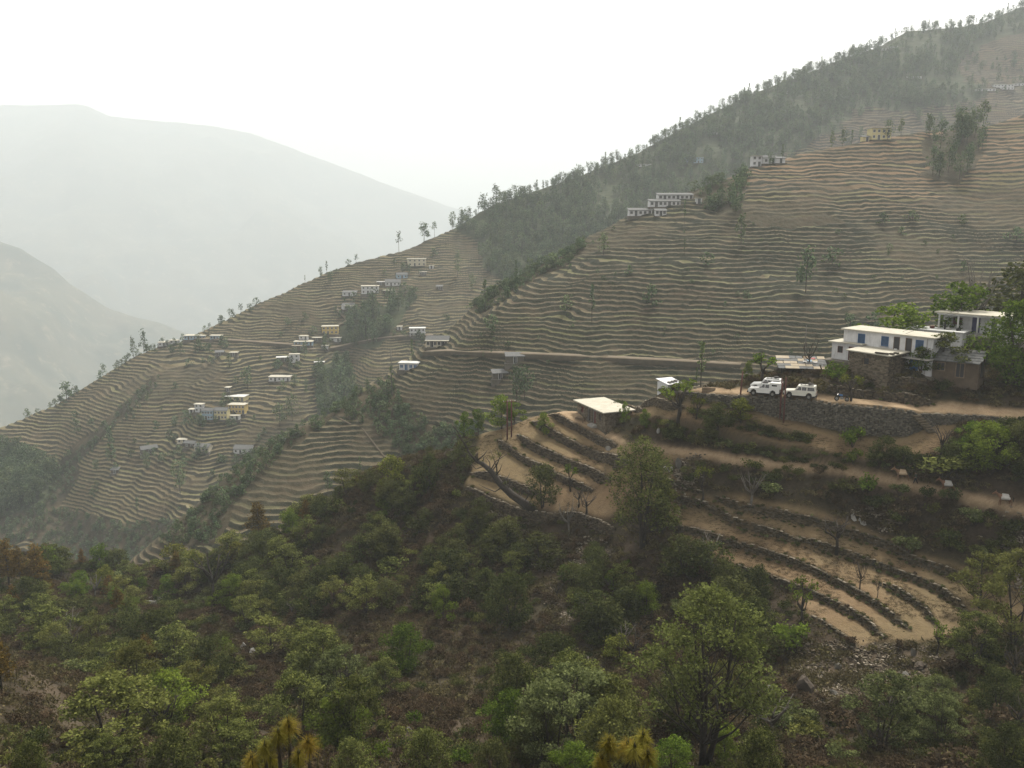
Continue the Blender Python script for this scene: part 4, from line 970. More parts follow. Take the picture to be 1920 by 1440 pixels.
Z_RBOT = [(1420, 1260), (1560, 1330), (1780, 1240), (1990, 1210), (1990, 1460), (1420, 1460)]
Z_GUL = [(1180, 1060), (1300, 1040), (1430, 1110), (1480, 1200), (1400, 1280), (1200, 1260), (1000, 1120), (1100, 1060)]
Z_UPR = [(1560, 850), (1740, 840), (1990, 800), (1990, 935), (1880, 905), (1760, 890), (1640, 880)]
Z_CREST = [(560, 985), (640, 925), (760, 855), (900, 850), (900, 900), (760, 910), (640, 985), (480, 1050)]
def field_of(arr, x, y):
    i = np.clip(np.round((x / y - aF[0]) / (aF[-1] - aF[0]) * (len(aF) - 1)).astype(int), 0, len(aF) - 1); j = np.clip(np.searchsorted(yF, y), 0, len(yF) - 1)
    return arr[i, j]
rng = np.random.default_rng(77)
def rand_near(n, y0=26, y1=178, clear=True):
    y = np.sqrt(rng.uniform(y0 ** 2, y1 ** 2, n)); a = rng.uniform(-.74, .74, n); x = a * y
    z = field_of(ZF, x, y); px, py = PROJ(x, y, z)
    ok = (field_of(bare, x, y) < .12) & (px > -260) & (px < 2180) & (py < 1480)
    nf = field_of(nearF, x, y); ok &= nf > .4
    for cx, cy, rx_ in (CLEAR if clear else ()): ok &= ~((np.abs(px - cx) < rx_) & (py > cy - 10) & (py < cy + 42))
    return x[ok], y[ok], z[ok], px[ok], py[ok]
CLEAR = [(466, 1212, 26), (282, 1130, 26), (1512, 1285, 30), (1445, 1290, 26), (840, 1255, 28), (1573, 1245, 18), (1713, 1222, 20)]
def zones(px, py, zs):
    m = np.zeros(len(px), bool)
    for z in zs: m |= inpoly(px, py, z)
    return m
GT = [('oak', 150, (55, 95), [Z_DENSE, Z_DENSE, Z_CREST, Z_GUL], 'dark small scrub tree', 'dark trees on the scrub slope', 4.0),
      ('olive', 55, (60, 100), [Z_LEFT, Z_DENSE], 'olive green wood tree', 'olive trees left of the gully', 4.8),
      ('fore', 16, (60, 90), [Z_BOT, Z_RBOT], 'olive green gully tree', 'olive trees at the gully bottom', 6.5),
      ('leafy', 14, (60, 90), [Z_BOT, Z_LEFT], 'leafy green gully tree', 'leafy trees at the gully bottom', 5.5),
      ('bright', 22, (40, 60), [Z_LEFT, Z_GUL, Z_BOT], 'fresh green young tree', 'fresh green trees near the gully', 3.2),
      ('bare', 30, (40, 70), [Z_DENSE, Z_LEFT, Z_RBOT, Z_BOT, Z_GUL], 'leafless grey tree', 'leafless trees in the scrub', 3.8),
      ('pine', 12, (60, 80), [Z_LEFT], 'young rusty pine', 'young pines in the left wood', 4.2),
      ('oak', 16, (40, 60), [Z_UPR], 'dark low bank tree', 'trees on the bank above the mule path', 2.8)]
for kind, n, hr, zs, lab, grp, hm in GT:
    x, y, z, px, py = rand_near(14000); m = zones(px, py, zs); ix = np.nonzero(m)[0][:n]
    for i in ix:
        plant(kind, (x[i], y[i], z[i]), hm * random.uniform(.65, 1.25), NAME[kind], lab, 'tree', grp, wide=random.uniform(.85, 1.3))
GS = [('shrub', 110, [Z_RBANK, Z_BANK2, Z_BANK3, Z_UPR], 'dark green path shrub', 'shrubs along the mule path', 1.7),
      ('shrub', 120, [Z_DENSE, Z_GUL, Z_LEFT, Z_RBOT], 'low green slope shrub', 'shrubs on the scrub slope', 1.9),
      ('bshrub', 26, [Z_RBANK, Z_BANK3, Z_GUL, Z_BOT], 'fresh green low shrub', 'fresh green shrubs', 1.5),
      ('dry', 150, [Z_DENSE, Z_RBANK, Z_GUL, Z_RBOT, Z_CREST], 'reddish brown dry shrub', 'brown shrubs on the dry slope', 1.5)]
for kind, n, zs, lab, grp, hm in GS:
    x, y, z, px, py = rand_near(14000); m = zones(px, py, zs); ix = np.nonzero(m)[0][:n]
    for i in ix:
        plant(kind, (x[i], y[i], z[i]), hm * random.uniform(.55, 1.3), NAME[kind], lab, 'shrub', grp, wide=random.uniform(.9, 1.4))
# growth along the rim of the left wood, above the valley
random.seed(44)
for i in range(30):
    px = random.uniform(85, 450); py = np.interp(px, [85, 200, 300, 400, 450], [1062, 1072, 1074, 1064, 1048]) + random.uniform(-8, 22)
    if 240 < px < 325: continue
    put(LF, random.choice(['olive', 'olive', 'yellow', 'oak', 'bright', 'pine']), px, py, random.uniform(30, 66), 'small rim tree', random.uniform(.9, 1.3), None, 'trees on the rim of the left wood')
for i in range(30):
    px = random.uniform(60, 480); py = np.interp(px, [60, 200, 300, 400, 480], [1062, 1074, 1076, 1066, 1040]) + random.uniform(-8, 16)
    put(LF, random.choice(['shrub', 'dry', 'shrub']), px, py, random.uniform(12, 24), 'low rim shrub', 1.3, None, 'shrubs on the rim of the left wood')
# hedges on the two earth banks
for k in (15, 16):
    nm, line, hs, w = wall_lines[k]; n = len(line)
    for i in range(0, n):
        d = line[min(i + 1, n - 1)] - line[max(i - 1, 0)]; d /= np.hypot(*d); nx, ny = d[1], -d[0]
        for j in range(2):
            x, y = line[i, 0] + nx * (.1 + .7 * j + random.uniform(-.2, .3)), line[i, 1] + ny * (.1 + .7 * j + random.uniform(-.2, .3))
            plant('shrub', (x, y, LF.z(x, y) - .1), random.uniform(.7, 1.25), 'hedge_shrub', ['dark lower hedge shrub', 'dark upper hedge shrub'][k == 15], 'shrub', 'hedge shrubs', wide=1.2)

# ---- small growth as scattered stuff (points carry scale and turn; one object each)
def scatter(name, pts, scales, meshes, label=None, kind='stuff', wide=1.0):
    col = bpy.data.collections.new(name + '_kinds')
    for i, m in enumerate(meshes):
        o = bpy.data.objects.new(name + '_piece', m); col.objects.link(o)
    me = bpy.data.meshes.new(name); n = len(pts)
    me.vertices.add(n); me.vertices.foreach_set('co', np.asarray(pts, np.float32).ravel())
    at = me.attributes.new('size', 'FLOAT', 'POINT'); at.data.foreach_set('value', np.asarray(scales, np.float32))
    at = me.attributes.new('turn', 'FLOAT_VECTOR', 'POINT'); r = np.zeros((n, 3), np.float32); r[:, 2] = rng.uniform(0, 6.28, n); at.data.foreach_set('vector', r.ravel())
    g = bpy.data.node_groups.new(name, 'GeometryNodeTree')
    g.interface.new_socket('Geometry', in_out='INPUT', socket_type='NodeSocketGeometry'); g.interface.new_socket('Geometry', in_out='OUTPUT', socket_type='NodeSocketGeometry')
    N = g.nodes.new; gi = N('NodeGroupInput'); go = N('NodeGroupOutput'); ip = N('GeometryNodeInstanceOnPoints'); ci = N('GeometryNodeCollectionInfo')
    ci.inputs['Collection'].default_value = col; ci.inputs['Separate Children'].default_value = True; ci.inputs['Reset Children'].default_value = True
    a1 = N('GeometryNodeInputNamedAttribute'); a1.data_type = 'FLOAT'; a1.inputs['Name'].default_value = 'size'
    a2 = N('GeometryNodeInputNamedAttribute'); a2.data_type = 'FLOAT_VECTOR'; a2.inputs['Name'].default_value = 'turn'
    ip.inputs['Pick Instance'].default_value = True
    lk = g.links.new
    lk(gi.outputs[0], ip.inputs['Points']); lk(ci.outputs[0], ip.inputs['Instance']); lk(a1.outputs['Attribute'], ip.inputs['Scale']); lk(a2.outputs['Attribute'], ip.inputs['Rotation']); lk(ip.outputs[0], go.inputs[0])
    o = obj(name, me); md = o.modifiers.new('scatter', 'NODES'); md.node_group = g
    return tag(o, label, None, None, kind)
def one(kind): return [m[1] for m in KIND[kind]]
def tuft(name, seed, mt, n, h, r, ls):
    q = np.random.default_rng(seed); C = np.stack([q.normal(0, r, n), q.normal(0, r, n), q.uniform(.02, h, n)], 1)
    return crown_mesh(name, C, ls, q, mt, .1, 3.0)
def stones_mesh(name, seed, n, mt):
    q = np.random.default_rng(seed); a = q.uniform(0, 6.28, n); T = np.stack([np.cos(a), np.sin(a), q.uniform(-.3, .3, n)], 1); Nn = np.stack([-np.sin(a), np.cos(a), 0 * a], 1)
    C = np.stack([q.normal(0, .5, n), q.normal(0, .5, n), q.uniform(0, .06, n)], 1)
    V, F, tn = stone_block(C, T, Nn, q.uniform(.06, .2, n), q.uniform(.05, .14, n), q.uniform(.03, .09, n), q)
    return mesh_np(name, V, F, mt, False, {'tone': ('FACE', tn)})
x, y, z, px, py = rand_near(60000, clear=False)
dens = .35 + .65 * zones(px, py, [Z_DENSE, Z_LEFT, Z_GUL, Z_BOT, Z_RBANK, Z_RBOT, Z_UPR]); tr_ = field_of(trailF, x, y)
cl = fbm(x / 6, y / 6, 2, 301)
k = (rng.random(len(x)) < dens) & (tr_ < .3)
g1 = k & (cl > .16); g2 = k & (cl < .10); 
P3 = np.stack([x, y, z], 1)
scatter('undergrowth', P3[g1][:3200], rng.uniform(.2, .8, min(3200, g1.sum())), one('shrub')[:3] + one('dry')[:1], 'low green undergrowth covering the gully slopes')
scatter('dry_brush', P3[g2][:10000], rng.uniform(.3, .8, min(10000, g2.sum())), one('dry'), 'dry brown brush covering the slopes between trees')
x, y, z, px, py = rand_near(50000, clear=False)
k = rng.random(len(x)) < .6
scatter('dry_grass', np.stack([x, y, z], 1)[k][:14000], rng.uniform(.6, 1.5, min(14000, k.sum())), [tuft('grass_tuft', 400 + s, M_GRASS, 60, .4, .35, .34) for s in range(3)], 'tufts of dry grass on the near slopes')
x, y, z, px, py = [q_ for q_ in (lambda a_, y_: (a_ * y_, y_, field_of(ZF, a_ * y_, y_), *PROJ(a_ * y_, y_, field_of(ZF, a_ * y_, y_))))(rng.uniform(-.1, .64, 60000), rng.uniform(76, 150, 60000))]
k = (field_of(fieldF, x, y) > .7) & (fbm(x / 4, y / 4, 2, 307) > -.05)
scatter('field_stubble', np.stack([x, y, z], 1)[k][:9000], rng.uniform(.15, .5, min(9000, k.sum())), [tuft('stubble_tuft', 410 + s, [M_GRASS, M_DRY][s % 2], 30, .22, .35, .22) for s in range(4)], 'stubble and dry weeds on the bare fields')
# loose stones on the scree, the rubble and the rocky slope
SC = [[(900, 950), (960, 960), (1040, 1010), (1130, 1000), (1160, 1040), (1040, 1080), (960, 1040)], [(1500, 1200), (1640, 1205), (1760, 1215), (1800, 1290), (1700, 1330), (1560, 1340), (1490, 1300)], [(1860, 1010), (1960, 1010), (1960, 1080), (1880, 1060)], [(1040, 1080), (1080, 1160), (1060, 1180), (1020, 1110)], [(1640, 930), (1700, 990), (1600, 1000), (1590, 960)], [(1680, 830), (1740, 825), (1720, 850), (1690, 850)]]
x, y, z, px, py = rand_near(90000, 60, 150)
k = zones(px, py, SC)
scatter('loose_stones', np.stack([x, y, z], 1)[k][:900], rng.uniform(.35, 1.1, min(900, k.sum())), [stones_mesh('stone_scatter', 500 + s, 12, M_STONE_T if s else M_CAP) for s in range(3)], 'loose pale stones on the scree and rocky slope')
# ---- mid spur and far ridge
TREES_E = [
 ('fartree', 1511, 548, 84, 'tall leafy tree alone in the middle of the terraces', .75, 0), ('fartree', 1389, 457, 54, 'upright dark tree below the tan fields on the terraces', .6, 1), ('farbush', 1560, 498, 34, 'wide bush right of the lone leafy terrace tree', 1.0, 0), ('fartree', 1132, 478, 38, 'round bush like tree near the crest of the terraces', .9, 2), ('thin', 1110, 603, 72, 'tall thin tree on the lower left terraces', .8, 0),
 ('farbush', 1222, 572, 36, 'dark bush in the centre of the terraces', .9, 1), ('fartree', 922, 628, 36, 'pale green tree above the track on the left terraces', 1.0, 3), ('farbush', 1062, 582, 26, 'light bush left of the tall thin tree', 1.0, 2), ('thin', 1283, 478, 32, 'short thin tree on the upper left terraces', .8, 1), ('farbush', 1325, 495, 22, 'low bush on the upper terraces', 1.2, 0), ('fartree', 1380, 395, 58, 'dark tree at the left end of the tan fields', .7, 4), ('fartree', 1352, 392, 40, 'round tree left of the dark tan field tree', .8, 1), ('thin', 1330, 385, 38, 'thin tree behind the white row house', .7, 2),
 ('fartree', 984, 748, 62, 'bright leafy tree on the field left of the stone hut', .85, 3), ('fartree', 968, 762, 74, 'darker tree left of the bright leafy field tree', .55, 1), ('thin', 1283, 420, 45, 'thin tree beneath the white row houses', .5, 0), ('farbush', 1440, 800, 5, 'tiny bush on the slope', 1.0, 0),
 ('thin', 910, 585, 62, 'dark pine like tree on the spur crest by the gully', .9, 1), ('thin', 968, 535, 48, 'narrow tree on the spur crest', .7, 2), ('thin', 773, 682, 48, 'tall rusty lopped tree by the village road', .75, 0), ('fartree', 1560, 268, 30, 'dark tree left of the yellow crest house', .5, 1), ('fartree', 1580, 268, 30, 'second dark tree left of the yellow crest house', .65, 2), ('thin', 1597, 266, 26, 'third thin tree left of the yellow crest house', .9, 0), ('fartree', 1445, 312, 24, 'tree behind the white crest house', .8, 3), ('thin', 1466, 306, 34, 'bare topped tree right of the white crest house', .8, 2), ('farbush', 1393, 316, 14, 'round bush left of the white crest house', 1.0, 1),
 ('fartree', 1690, 246, 30, 'tree right of the yellow crest house', .7, 0), ('fartree', 1664, 262, 34, 'bushy tree touching the yellow crest house', .7, 4), ('fartree', 1740, 250, 34, 'tree on the crest above the wooded hollow', .6, 1), ('fartree', 1822, 250, 42, 'tree on the crest at the right of the wooded hollow', .5, 2), ('farbush', 1710, 415, 20, 'bush on the right hand tan fields', 1.3, 0), ('farbush', 1655, 420, 20, 'second bush on the tan fields', 1.2, 1), ('farbush', 1805, 420, 16, 'third bush on the tan fields', 1.2, 2), ('farbush', 1905, 452, 26, 'bush at the right edge of the tan fields', 1.2, 0), ('farbush', 1690, 440, 14, 'small bush below the tan fields', 1.2, 1),
 ('farbush', 1180, 515, 16, 'little bush left of the terrace centre', 1.0, 2), ('farbush', 1400, 560, 16, 'little bush below the lone leafy tree', 1.0, 0), ('farbush', 1806, 510, 20, 'bluish bush above the stripped tree', .9, 1), ('farbush', 1640, 612, 26, 'bush behind the houses', 1.2, 2), ('fartree', 1593, 620, 32, 'sparse bush left of the white house roof', 1.3, 0),
 ('farbush', 1035, 500, 26, 'scrubby bush on the spur crest', 1.3, 0), ('thin', 735, 742, 62, 'thin dark tree beside the lone tall pole', .7, 1), ('fartree', 650, 790, 44, 'bright narrow tree beside the zigzag path', .5, 3), ('fartree', 615, 925, 44, 'orange leaved tree at the foot of the nose terraces', .7, 0), ('thin', 675, 895, 42, 'thin bare tree on the nose terraces', .6, 2), ('fartree', 470, 905, 52, 'tree on the edge of the nose terraces', .8, 1), ('fartree', 500, 880, 40, 'dark tree above the nose terraces', .8, 2), ('fartree', 420, 955, 44, 'tree on the grassy rib left of the nose terraces', .9, 3),
]
random.seed(33)
for k, px, py, hp, lab, wide, var in TREES_E:
    if hp < 8: continue
    put(LE, k, px, py, hp, lab, wide, var)
TREES_D = [
 ('conifer', 210, 868, 74, 'tall dark conifer alone on the green terraces', .9, 0), ('fartree', 250, 668, 38, 'first of two dark trees on the ridge end', .5, 1), ('fartree', 270, 662, 42, 'second of two dark trees on the ridge end', .55, 2), ('fartree', 125, 752, 38, 'broad tree on the lower ridge line', 1.1, 0), ('fartree', 338, 925, 62, 'big pale green tree on the lower terraces', .85, 3), ('fartree', 686, 640, 70, 'largest round tree in the village gully', .75, 1), ('fartree', 640, 755, 74, 'tall dark tree in the gully below the road', .65, 2), ('fartree', 525, 800, 46, 'tree right of the yellow hamlet', 1.0, 0), ('fartree', 548, 790, 50, 'second tree right of the yellow hamlet', .8, 4), ('fartree', 572, 672, 32, 'dark tree in front of the blue house', .6, 1), ('fartree', 340, 668, 26, 'dark bush under the white ridge end house', .8, 2), ('fartree', 322, 664, 18, 'low bush left of the white ridge end house', 1.2, 3),
 ('fartree', 465, 730, 42, 'spreading tree above the yellow hamlet', .9, 0), ('fartree', 430, 690, 26, 'tree on the middle terraces', .8, 1), ('fartree', 858, 520, 46, 'tall tree on the upper terraces', .5, 2), ('fartree', 885, 545, 30, 'tree right of the tall upper terrace tree', .8, 1), ('fartree', 795, 452, 34, 'large crest tree with a domed crown', 1.1, 0), ('sparse', 748, 466, 36, 'airy tree left of the domed crest tree', .7, 0), ('sparse', 815, 446, 30, 'airy tree right of the domed crest tree', .7, 1), ('fartree', 848, 428, 30, 'dark tree at the start of the forest crest', .8, 3), ('fartree', 865, 420, 28, 'second dark tree at the start of the forest crest', .7, 2), ('fartree', 905, 398, 32, 'leaning crest tree before the forest', .9, 4), ('fartree', 930, 386, 36, 'tall crest tree before the forest', .8, 1),
 ('sparse', 668, 496, 18, 'small airy tree on the terraced ridge line', 1.0, 0), ('thin', 613, 515, 26, 'thin tree on the terraced ridge line', .8, 1), ('fartree', 602, 522, 22, 'small tree on the terraced ridge line', .6, 0), ('thin', 572, 532, 16, 'tiny thin tree on the terraced ridge line', .8, 2), ('sparse', 430, 600, 22, 'thin airy tree on the lower ridge line', .6, 1), ('sparse', 452, 592, 22, 'twisted airy tree on the lower ridge line', 1.0, 0), ('fartree', 470, 588, 18, 'bushy tree on the lower ridge line', 1.1, 3), ('sparse', 393, 622, 16, 'small airy tree beside the blue roadside houses', 1.0, 0), ('fartree', 193, 700, 22, 'dark tree on the descending ridge line', .9, 2), ('fartree', 222, 692, 16, 'bush on the descending ridge line', 1.2, 1), ('fartree', 700, 590, 44, 'dark tree on the upper side of the gully', 1.0, 2), ('fartree', 735, 575, 36, 'tree below the village footpath', 1.0, 4), ('fartree', 620, 530, 20, 'dark bush on the ridge terraces', 1.1, 1), ('fartree', 540, 612, 16, 'round bush on the middle terraces', 1.3, 3), ('fartree', 330, 800, 22, 'dark tree left of the yellow hamlet', 1.0, 0), ('fartree', 350, 798, 30, 'green tree under the yellow hamlet', 1.1, 1), ('fartree', 375, 800, 24, 'bush under the blue hamlet house', 1.3, 2), ('fartree', 318, 832, 26, 'tree above the grey roofed farm', .8, 3), ('fartree', 182, 885, 26, 'tree left of the tall conifer', .9, 0), ('fartree', 275, 880, 34, 'tree above the lowest terraces', .8, 1), ('fartree', 145, 815, 30, 'round tree on the scrubby rib', 1.0, 2), ('thin', 258, 965, 36, 'thin tree on the lowest terrace edge', .9, 1),
]
for k, px, py, hp, lab, wide, var in TREES_D:
    put(LD, k, px, py, hp, lab, wide, var)
rng = np.random.default_rng(91)
# wooded hollow on the mid spur
for _ in range(30):
    px, py = rng.uniform(1725, 1850), rng.uniform(238, 345)
    if inpoly([px], [py], E_SCRUB[4])[0]:
        put(LE, 'fartree', px, py, rng.uniform(30, 54), 'tree in the wooded hollow', rng.uniform(.6, .9), None, 'trees in the wooded hollow')
# scrubby bits of the mid spur
n = 0
while n < 90:
    q = E_SCRUB[rng.integers(0, 4)]; qa = np.array(q); px, py = rng.uniform(qa[:, 0].min(), qa[:, 0].max()), rng.uniform(qa[:, 1].min(), qa[:, 1].max())
    if inpoly([px], [py], q)[0]:
        put(LE, 'farbush', px, py, rng.uniform(10, 22), 'scrubby rib bush', 1.2, None, 'bushes on the rough ribs'); n += 1
# loose bushes along the terrace walls
for _ in range(70):
    px, py = rng.uniform(900, 1900), rng.uniform(420, 690)
    p = LE.hit(px, py)
    if p.y < 400: put(LE, 'farbush', px, py, rng.uniform(4, 10), 'small terrace edge bush', 1.2, None, 'small bushes on the terrace edges')
for _ in range(110):
    px = rng.uniform(40, 880); py = rng.uniform(470, 960)
    p = LD.hit(px, py)
    if PROJ(p.x, p.y, p.z)[1] - py > -2: put(LD, 'farbush', px, py, rng.uniform(6, 15), 'small village terrace bush', 1.1, None, 'small trees on the village terraces')
# forest of the far ridge: the crest trees, then trees in the wood, then one mass behind
for _ in range(95):
    px = rng.uniform(960, 1925); i = np.interp(px, [q[0] for q in D_RIDGE[::-1]], [q[1] for q in D_RIDGE[::-1]])
    r = rng.random()
    put(LD, 'sparse' if r < .4 else 'thin' if r < .75 else 'fartree', px, i + rng.uniform(-1, 8), rng.uniform(8, 21), 'small skyline tree', rng.uniform(.7, 1.0), None, 'skyline trees of the forested ridge')
def wood_pts(n, zs):
    out = []
    while len(out) < n:
        px = rng.uniform(-30, 1940, 4000); py = rng.uniform(-20, 1000, 4000); m = zones(px, py, zs)
        d = vn(px / 60, py / 40, 333)
        for a_, b_, dd in zip(px[m], py[m], d[m]):
            if rng.random() < .55 + .5 * dd:
                p = LD.hit(a_, b_)
                if abs(PROJ(p.x, p.y, p.z)[1] - b_) < 3: out.append(p)
            if len(out) >= n: break
    return out
for p in wood_pts(24, [D_WOOD[0]]):
    plant('fartree' if rng.random() < .8 else 'thin', p, rng.uniform(6, 12), 'broadleaf_tree', 'hazy forest tree', 'tree', 'trees of the hazy forest')
for p in wood_pts(20, D_WOOD[1:]):
    plant('fartree', p, rng.uniform(5, 10), 'broadleaf_tree', 'village gully tree', 'tree', 'trees in the village gullies')
rest = wood_pts(2700, [D_WOOD[0], D_WOOD[0], D_WOOD[3]]) + wood_pts(220, D_WOOD[1:])
scatter('forest', np.array([tuple(p) for p in rest]), rng.uniform(.5, 1.25, len(rest)), [m[0] for m in KIND['fartree']] + [m[0] for m in KIND['thin'][:1]], 'hazy green forest covering the upper far ridge')
pts = []
while len(pts) < 1700:
    q = (D_SCRUB + E_SCRUB[:3])[rng.integers(0, 6)]; qa = np.array(q); px, py = rng.uniform(qa[:, 0].min(), qa[:, 0].max()), rng.uniform(qa[:, 1].min(), qa[:, 1].max())
    if inpoly([px], [py], q)[0]:
        p = (LD if q in D_SCRUB else LE).hit(px, py); pts.append(tuple(p))
scatter('hill_scrub', np.array(pts), rng.uniform(.25, .85, len(pts)), [m[0] for m in KIND['farbush']], 'low scrub on the rough lower slopes')

# thin tree cover over the upper far terraces
pts = []
while len(pts) < 330:
    px, py = rng.uniform(1280, 1930), rng.uniform(100, 300)
    if rng.random() < .35 + .6 * vn(px / 70, py / 30, 351):
        p = LD.hit(px, py)
        if abs(PROJ(p.x, p.y, p.z)[1] - py) < 3: pts.append(tuple(p))
scatter('scattered_forest', np.array(pts), rng.uniform(.4, 1.1, len(pts)), [m[0] for m in KIND['fartree']], 'scattered hazy trees between the upper far terraces')

# trees and bushes crowding round the village houses
for i in range(75):
    cx, cy = [(785, 500), (745, 540), (700, 552), (655, 580), (619, 640), (565, 655), (545, 680), (600, 690), (525, 718), (440, 755), (415, 790), (380, 790), (350, 840), (380, 850), (455, 853), (310, 648), (370, 645), (405, 645), (780, 635), (290, 855)][i % 20]
    px, py = cx + rng.normal(0, 22), cy + rng.uniform(2, 18)
    p = LD.hit(px, py)
    if abs(PROJ(p.x, p.y, p.z)[1] - py) < 3: put(LD, 'fartree' if i % 5 == 0 else 'farbush', px, py, rng.uniform(9, 20), 'small village house bush' if i % 5 else 'small village house tree', rng.uniform(.8, 1.1), None, 'trees round the village houses')
# ------------------------------------------------------------------ buildings
def stained(name, a, b, dirt):
    t = NT(name); v = t.objc(); mp = t.n('Mapping', {'Vector': v, 'Scale': (2.2, 2.2, 0.35)}).outputs[0]
    f = t.ramp(t.noise(v, .8, 5.0, .65), .3, .7); st = t.ramp(t.noise(mp, 1.6, 4.0, .7), .52, .78)
    c = t.mix(f, a, b); c = t.mix(t.math('MULTIPLY', st, .55), c, dirt); c = t.mix(t.math('MULTIPLY', t.ramp(t.noise(v, 7.0, 4.0, .7), .55, .8), .3), c, dirt)
    return t.bsdf(c, .9, .2)
M_WHITE = stained('white_wash', (0.42, 0.42, 0.43), (0.58, 0.58, 0.58), (0.20, 0.18, 0.15))
M_CREAM = surf('cream_plaster', (0.48, 0.43, 0.32), (0.58, 0.53, 0.41), 0.8)
M_YEL = surf('yellow_plaster', (0.46, 0.33, 0.10), (0.55, 0.42, 0.17), 0.8)
M_PYEL = surf('pale_yellow_plaster', (0.50, 0.43, 0.22), (0.58, 0.51, 0.29), 0.8)
M_BLUEW = surf('light_blue_plaster', (0.22, 0.33, 0.42), (0.31, 0.42, 0.50), 0.8)
M_MUD = surf('mud_plaster', (0.072, 0.054, 0.038), (0.12, 0.092, 0.066), 0.9, bump=0.05)
M_GREYW = surf('grey_stone_wall', (0.085, 0.076, 0.06), (0.15, 0.135, 0.11), 1.2, bump=0.05)
M_SLAB = stained('cream_concrete_slab', (0.33, 0.31, 0.25), (0.43, 0.405, 0.335), (0.22, 0.195, 0.15))
M_SLABW = surf('white_roof_slab', (0.46, 0.46, 0.44), (0.60, 0.60, 0.58), 0.4)
M_CONC = surf('grey_concrete', (0.24, 0.23, 0.21), (0.36, 0.345, 0.315), 0.8)
M_SLATE = surf('grey_slate', (0.080, 0.084, 0.084), (0.15, 0.15, 0.145), 2.2, bump=0.03)
M_TANR = surf('tan_roof', (0.27, 0.225, 0.16), (0.36, 0.31, 0.235), 0.7)
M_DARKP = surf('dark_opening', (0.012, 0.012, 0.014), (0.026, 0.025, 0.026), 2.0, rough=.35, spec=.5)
M_BLUEP = surf('blue_painted_wood', (0.025, 0.085, 0.20), (0.045, 0.125, 0.26), 3.0, rough=.5, spec=.4)
M_BLUED = surf('dark_blue_shutter', (0.012, 0.040, 0.095), (0.028, 0.080, 0.165), 3.0, rough=.5, spec=.4)
M_DBLUE = surf('deep_blue_door', (0.016, 0.018, 0.075), (0.028, 0.030, 0.105), 3.0, rough=.5, spec=.4)
M_REDW = surf('red_brown_wood', (0.080, 0.026, 0.020), (0.125, 0.045, 0.033), 3.0, rough=.6)
M_WOOD = surf('weathered_wood', (0.12, 0.085, 0.055), (0.21, 0.16, 0.11), 3.0)
M_TIN = surf('white_tin_sheet', (0.42, 0.42, 0.42), (0.62, 0.62, 0.62), 1.5, rough=.45, spec=.5)
M_BLUETIN = surf('bluish_tin_wall', (0.34, 0.37, 0.42), (0.45, 0.47, 0.51), 1.5, rough=.5, spec=.4)

def win_mesh(w, h, pane, frame, name):
    """a framed window: frame proud, pane set back, one cross bar"""
    f = .10; m = MB(); nf0 = 0
    m.box(-w / 2 - f, -.10, -f, -w / 2, .05, h + f).box(w / 2, -.10, -f, w / 2 + f, .05, h + f).box(-w / 2, -.10, h, w / 2, .05, h + f).box(-w / 2, -.12, -f, w / 2, .05, 0).box(-.03, -.07, 0, .03, .02, h)
    n1 = len(m.f); m.box(-w / 2, -.03, 0, w / 2, .04, h)
    me = m.mesh(name, [frame, pane])
    for i, p in enumerate(me.polygons): p.material_index = 1 if i >= n1 else 0
    return me
WIN_D = win_mesh(.9, 1.0, M_DARKP, M_SLABW, 'window'); DOOR_D = win_mesh(.95, 1.9, M_DARKP, M_SLABW, 'door')
WIN_B = win_mesh(.9, 1.0, M_BLUEP, M_SLABW, 'window'); DOOR_B = win_mesh(.95, 1.9, M_BLUEP, M_SLABW, 'door')
WIN_W = win_mesh(.9, 1.0, M_DARKP, M_WOOD, 'window'); DOOR_W = win_mesh(.95, 1.8, M_DARKP, M_WOOD, 'door'); DOOR_R = win_mesh(.95, 1.9, M_REDW, M_SLABW, 'door')

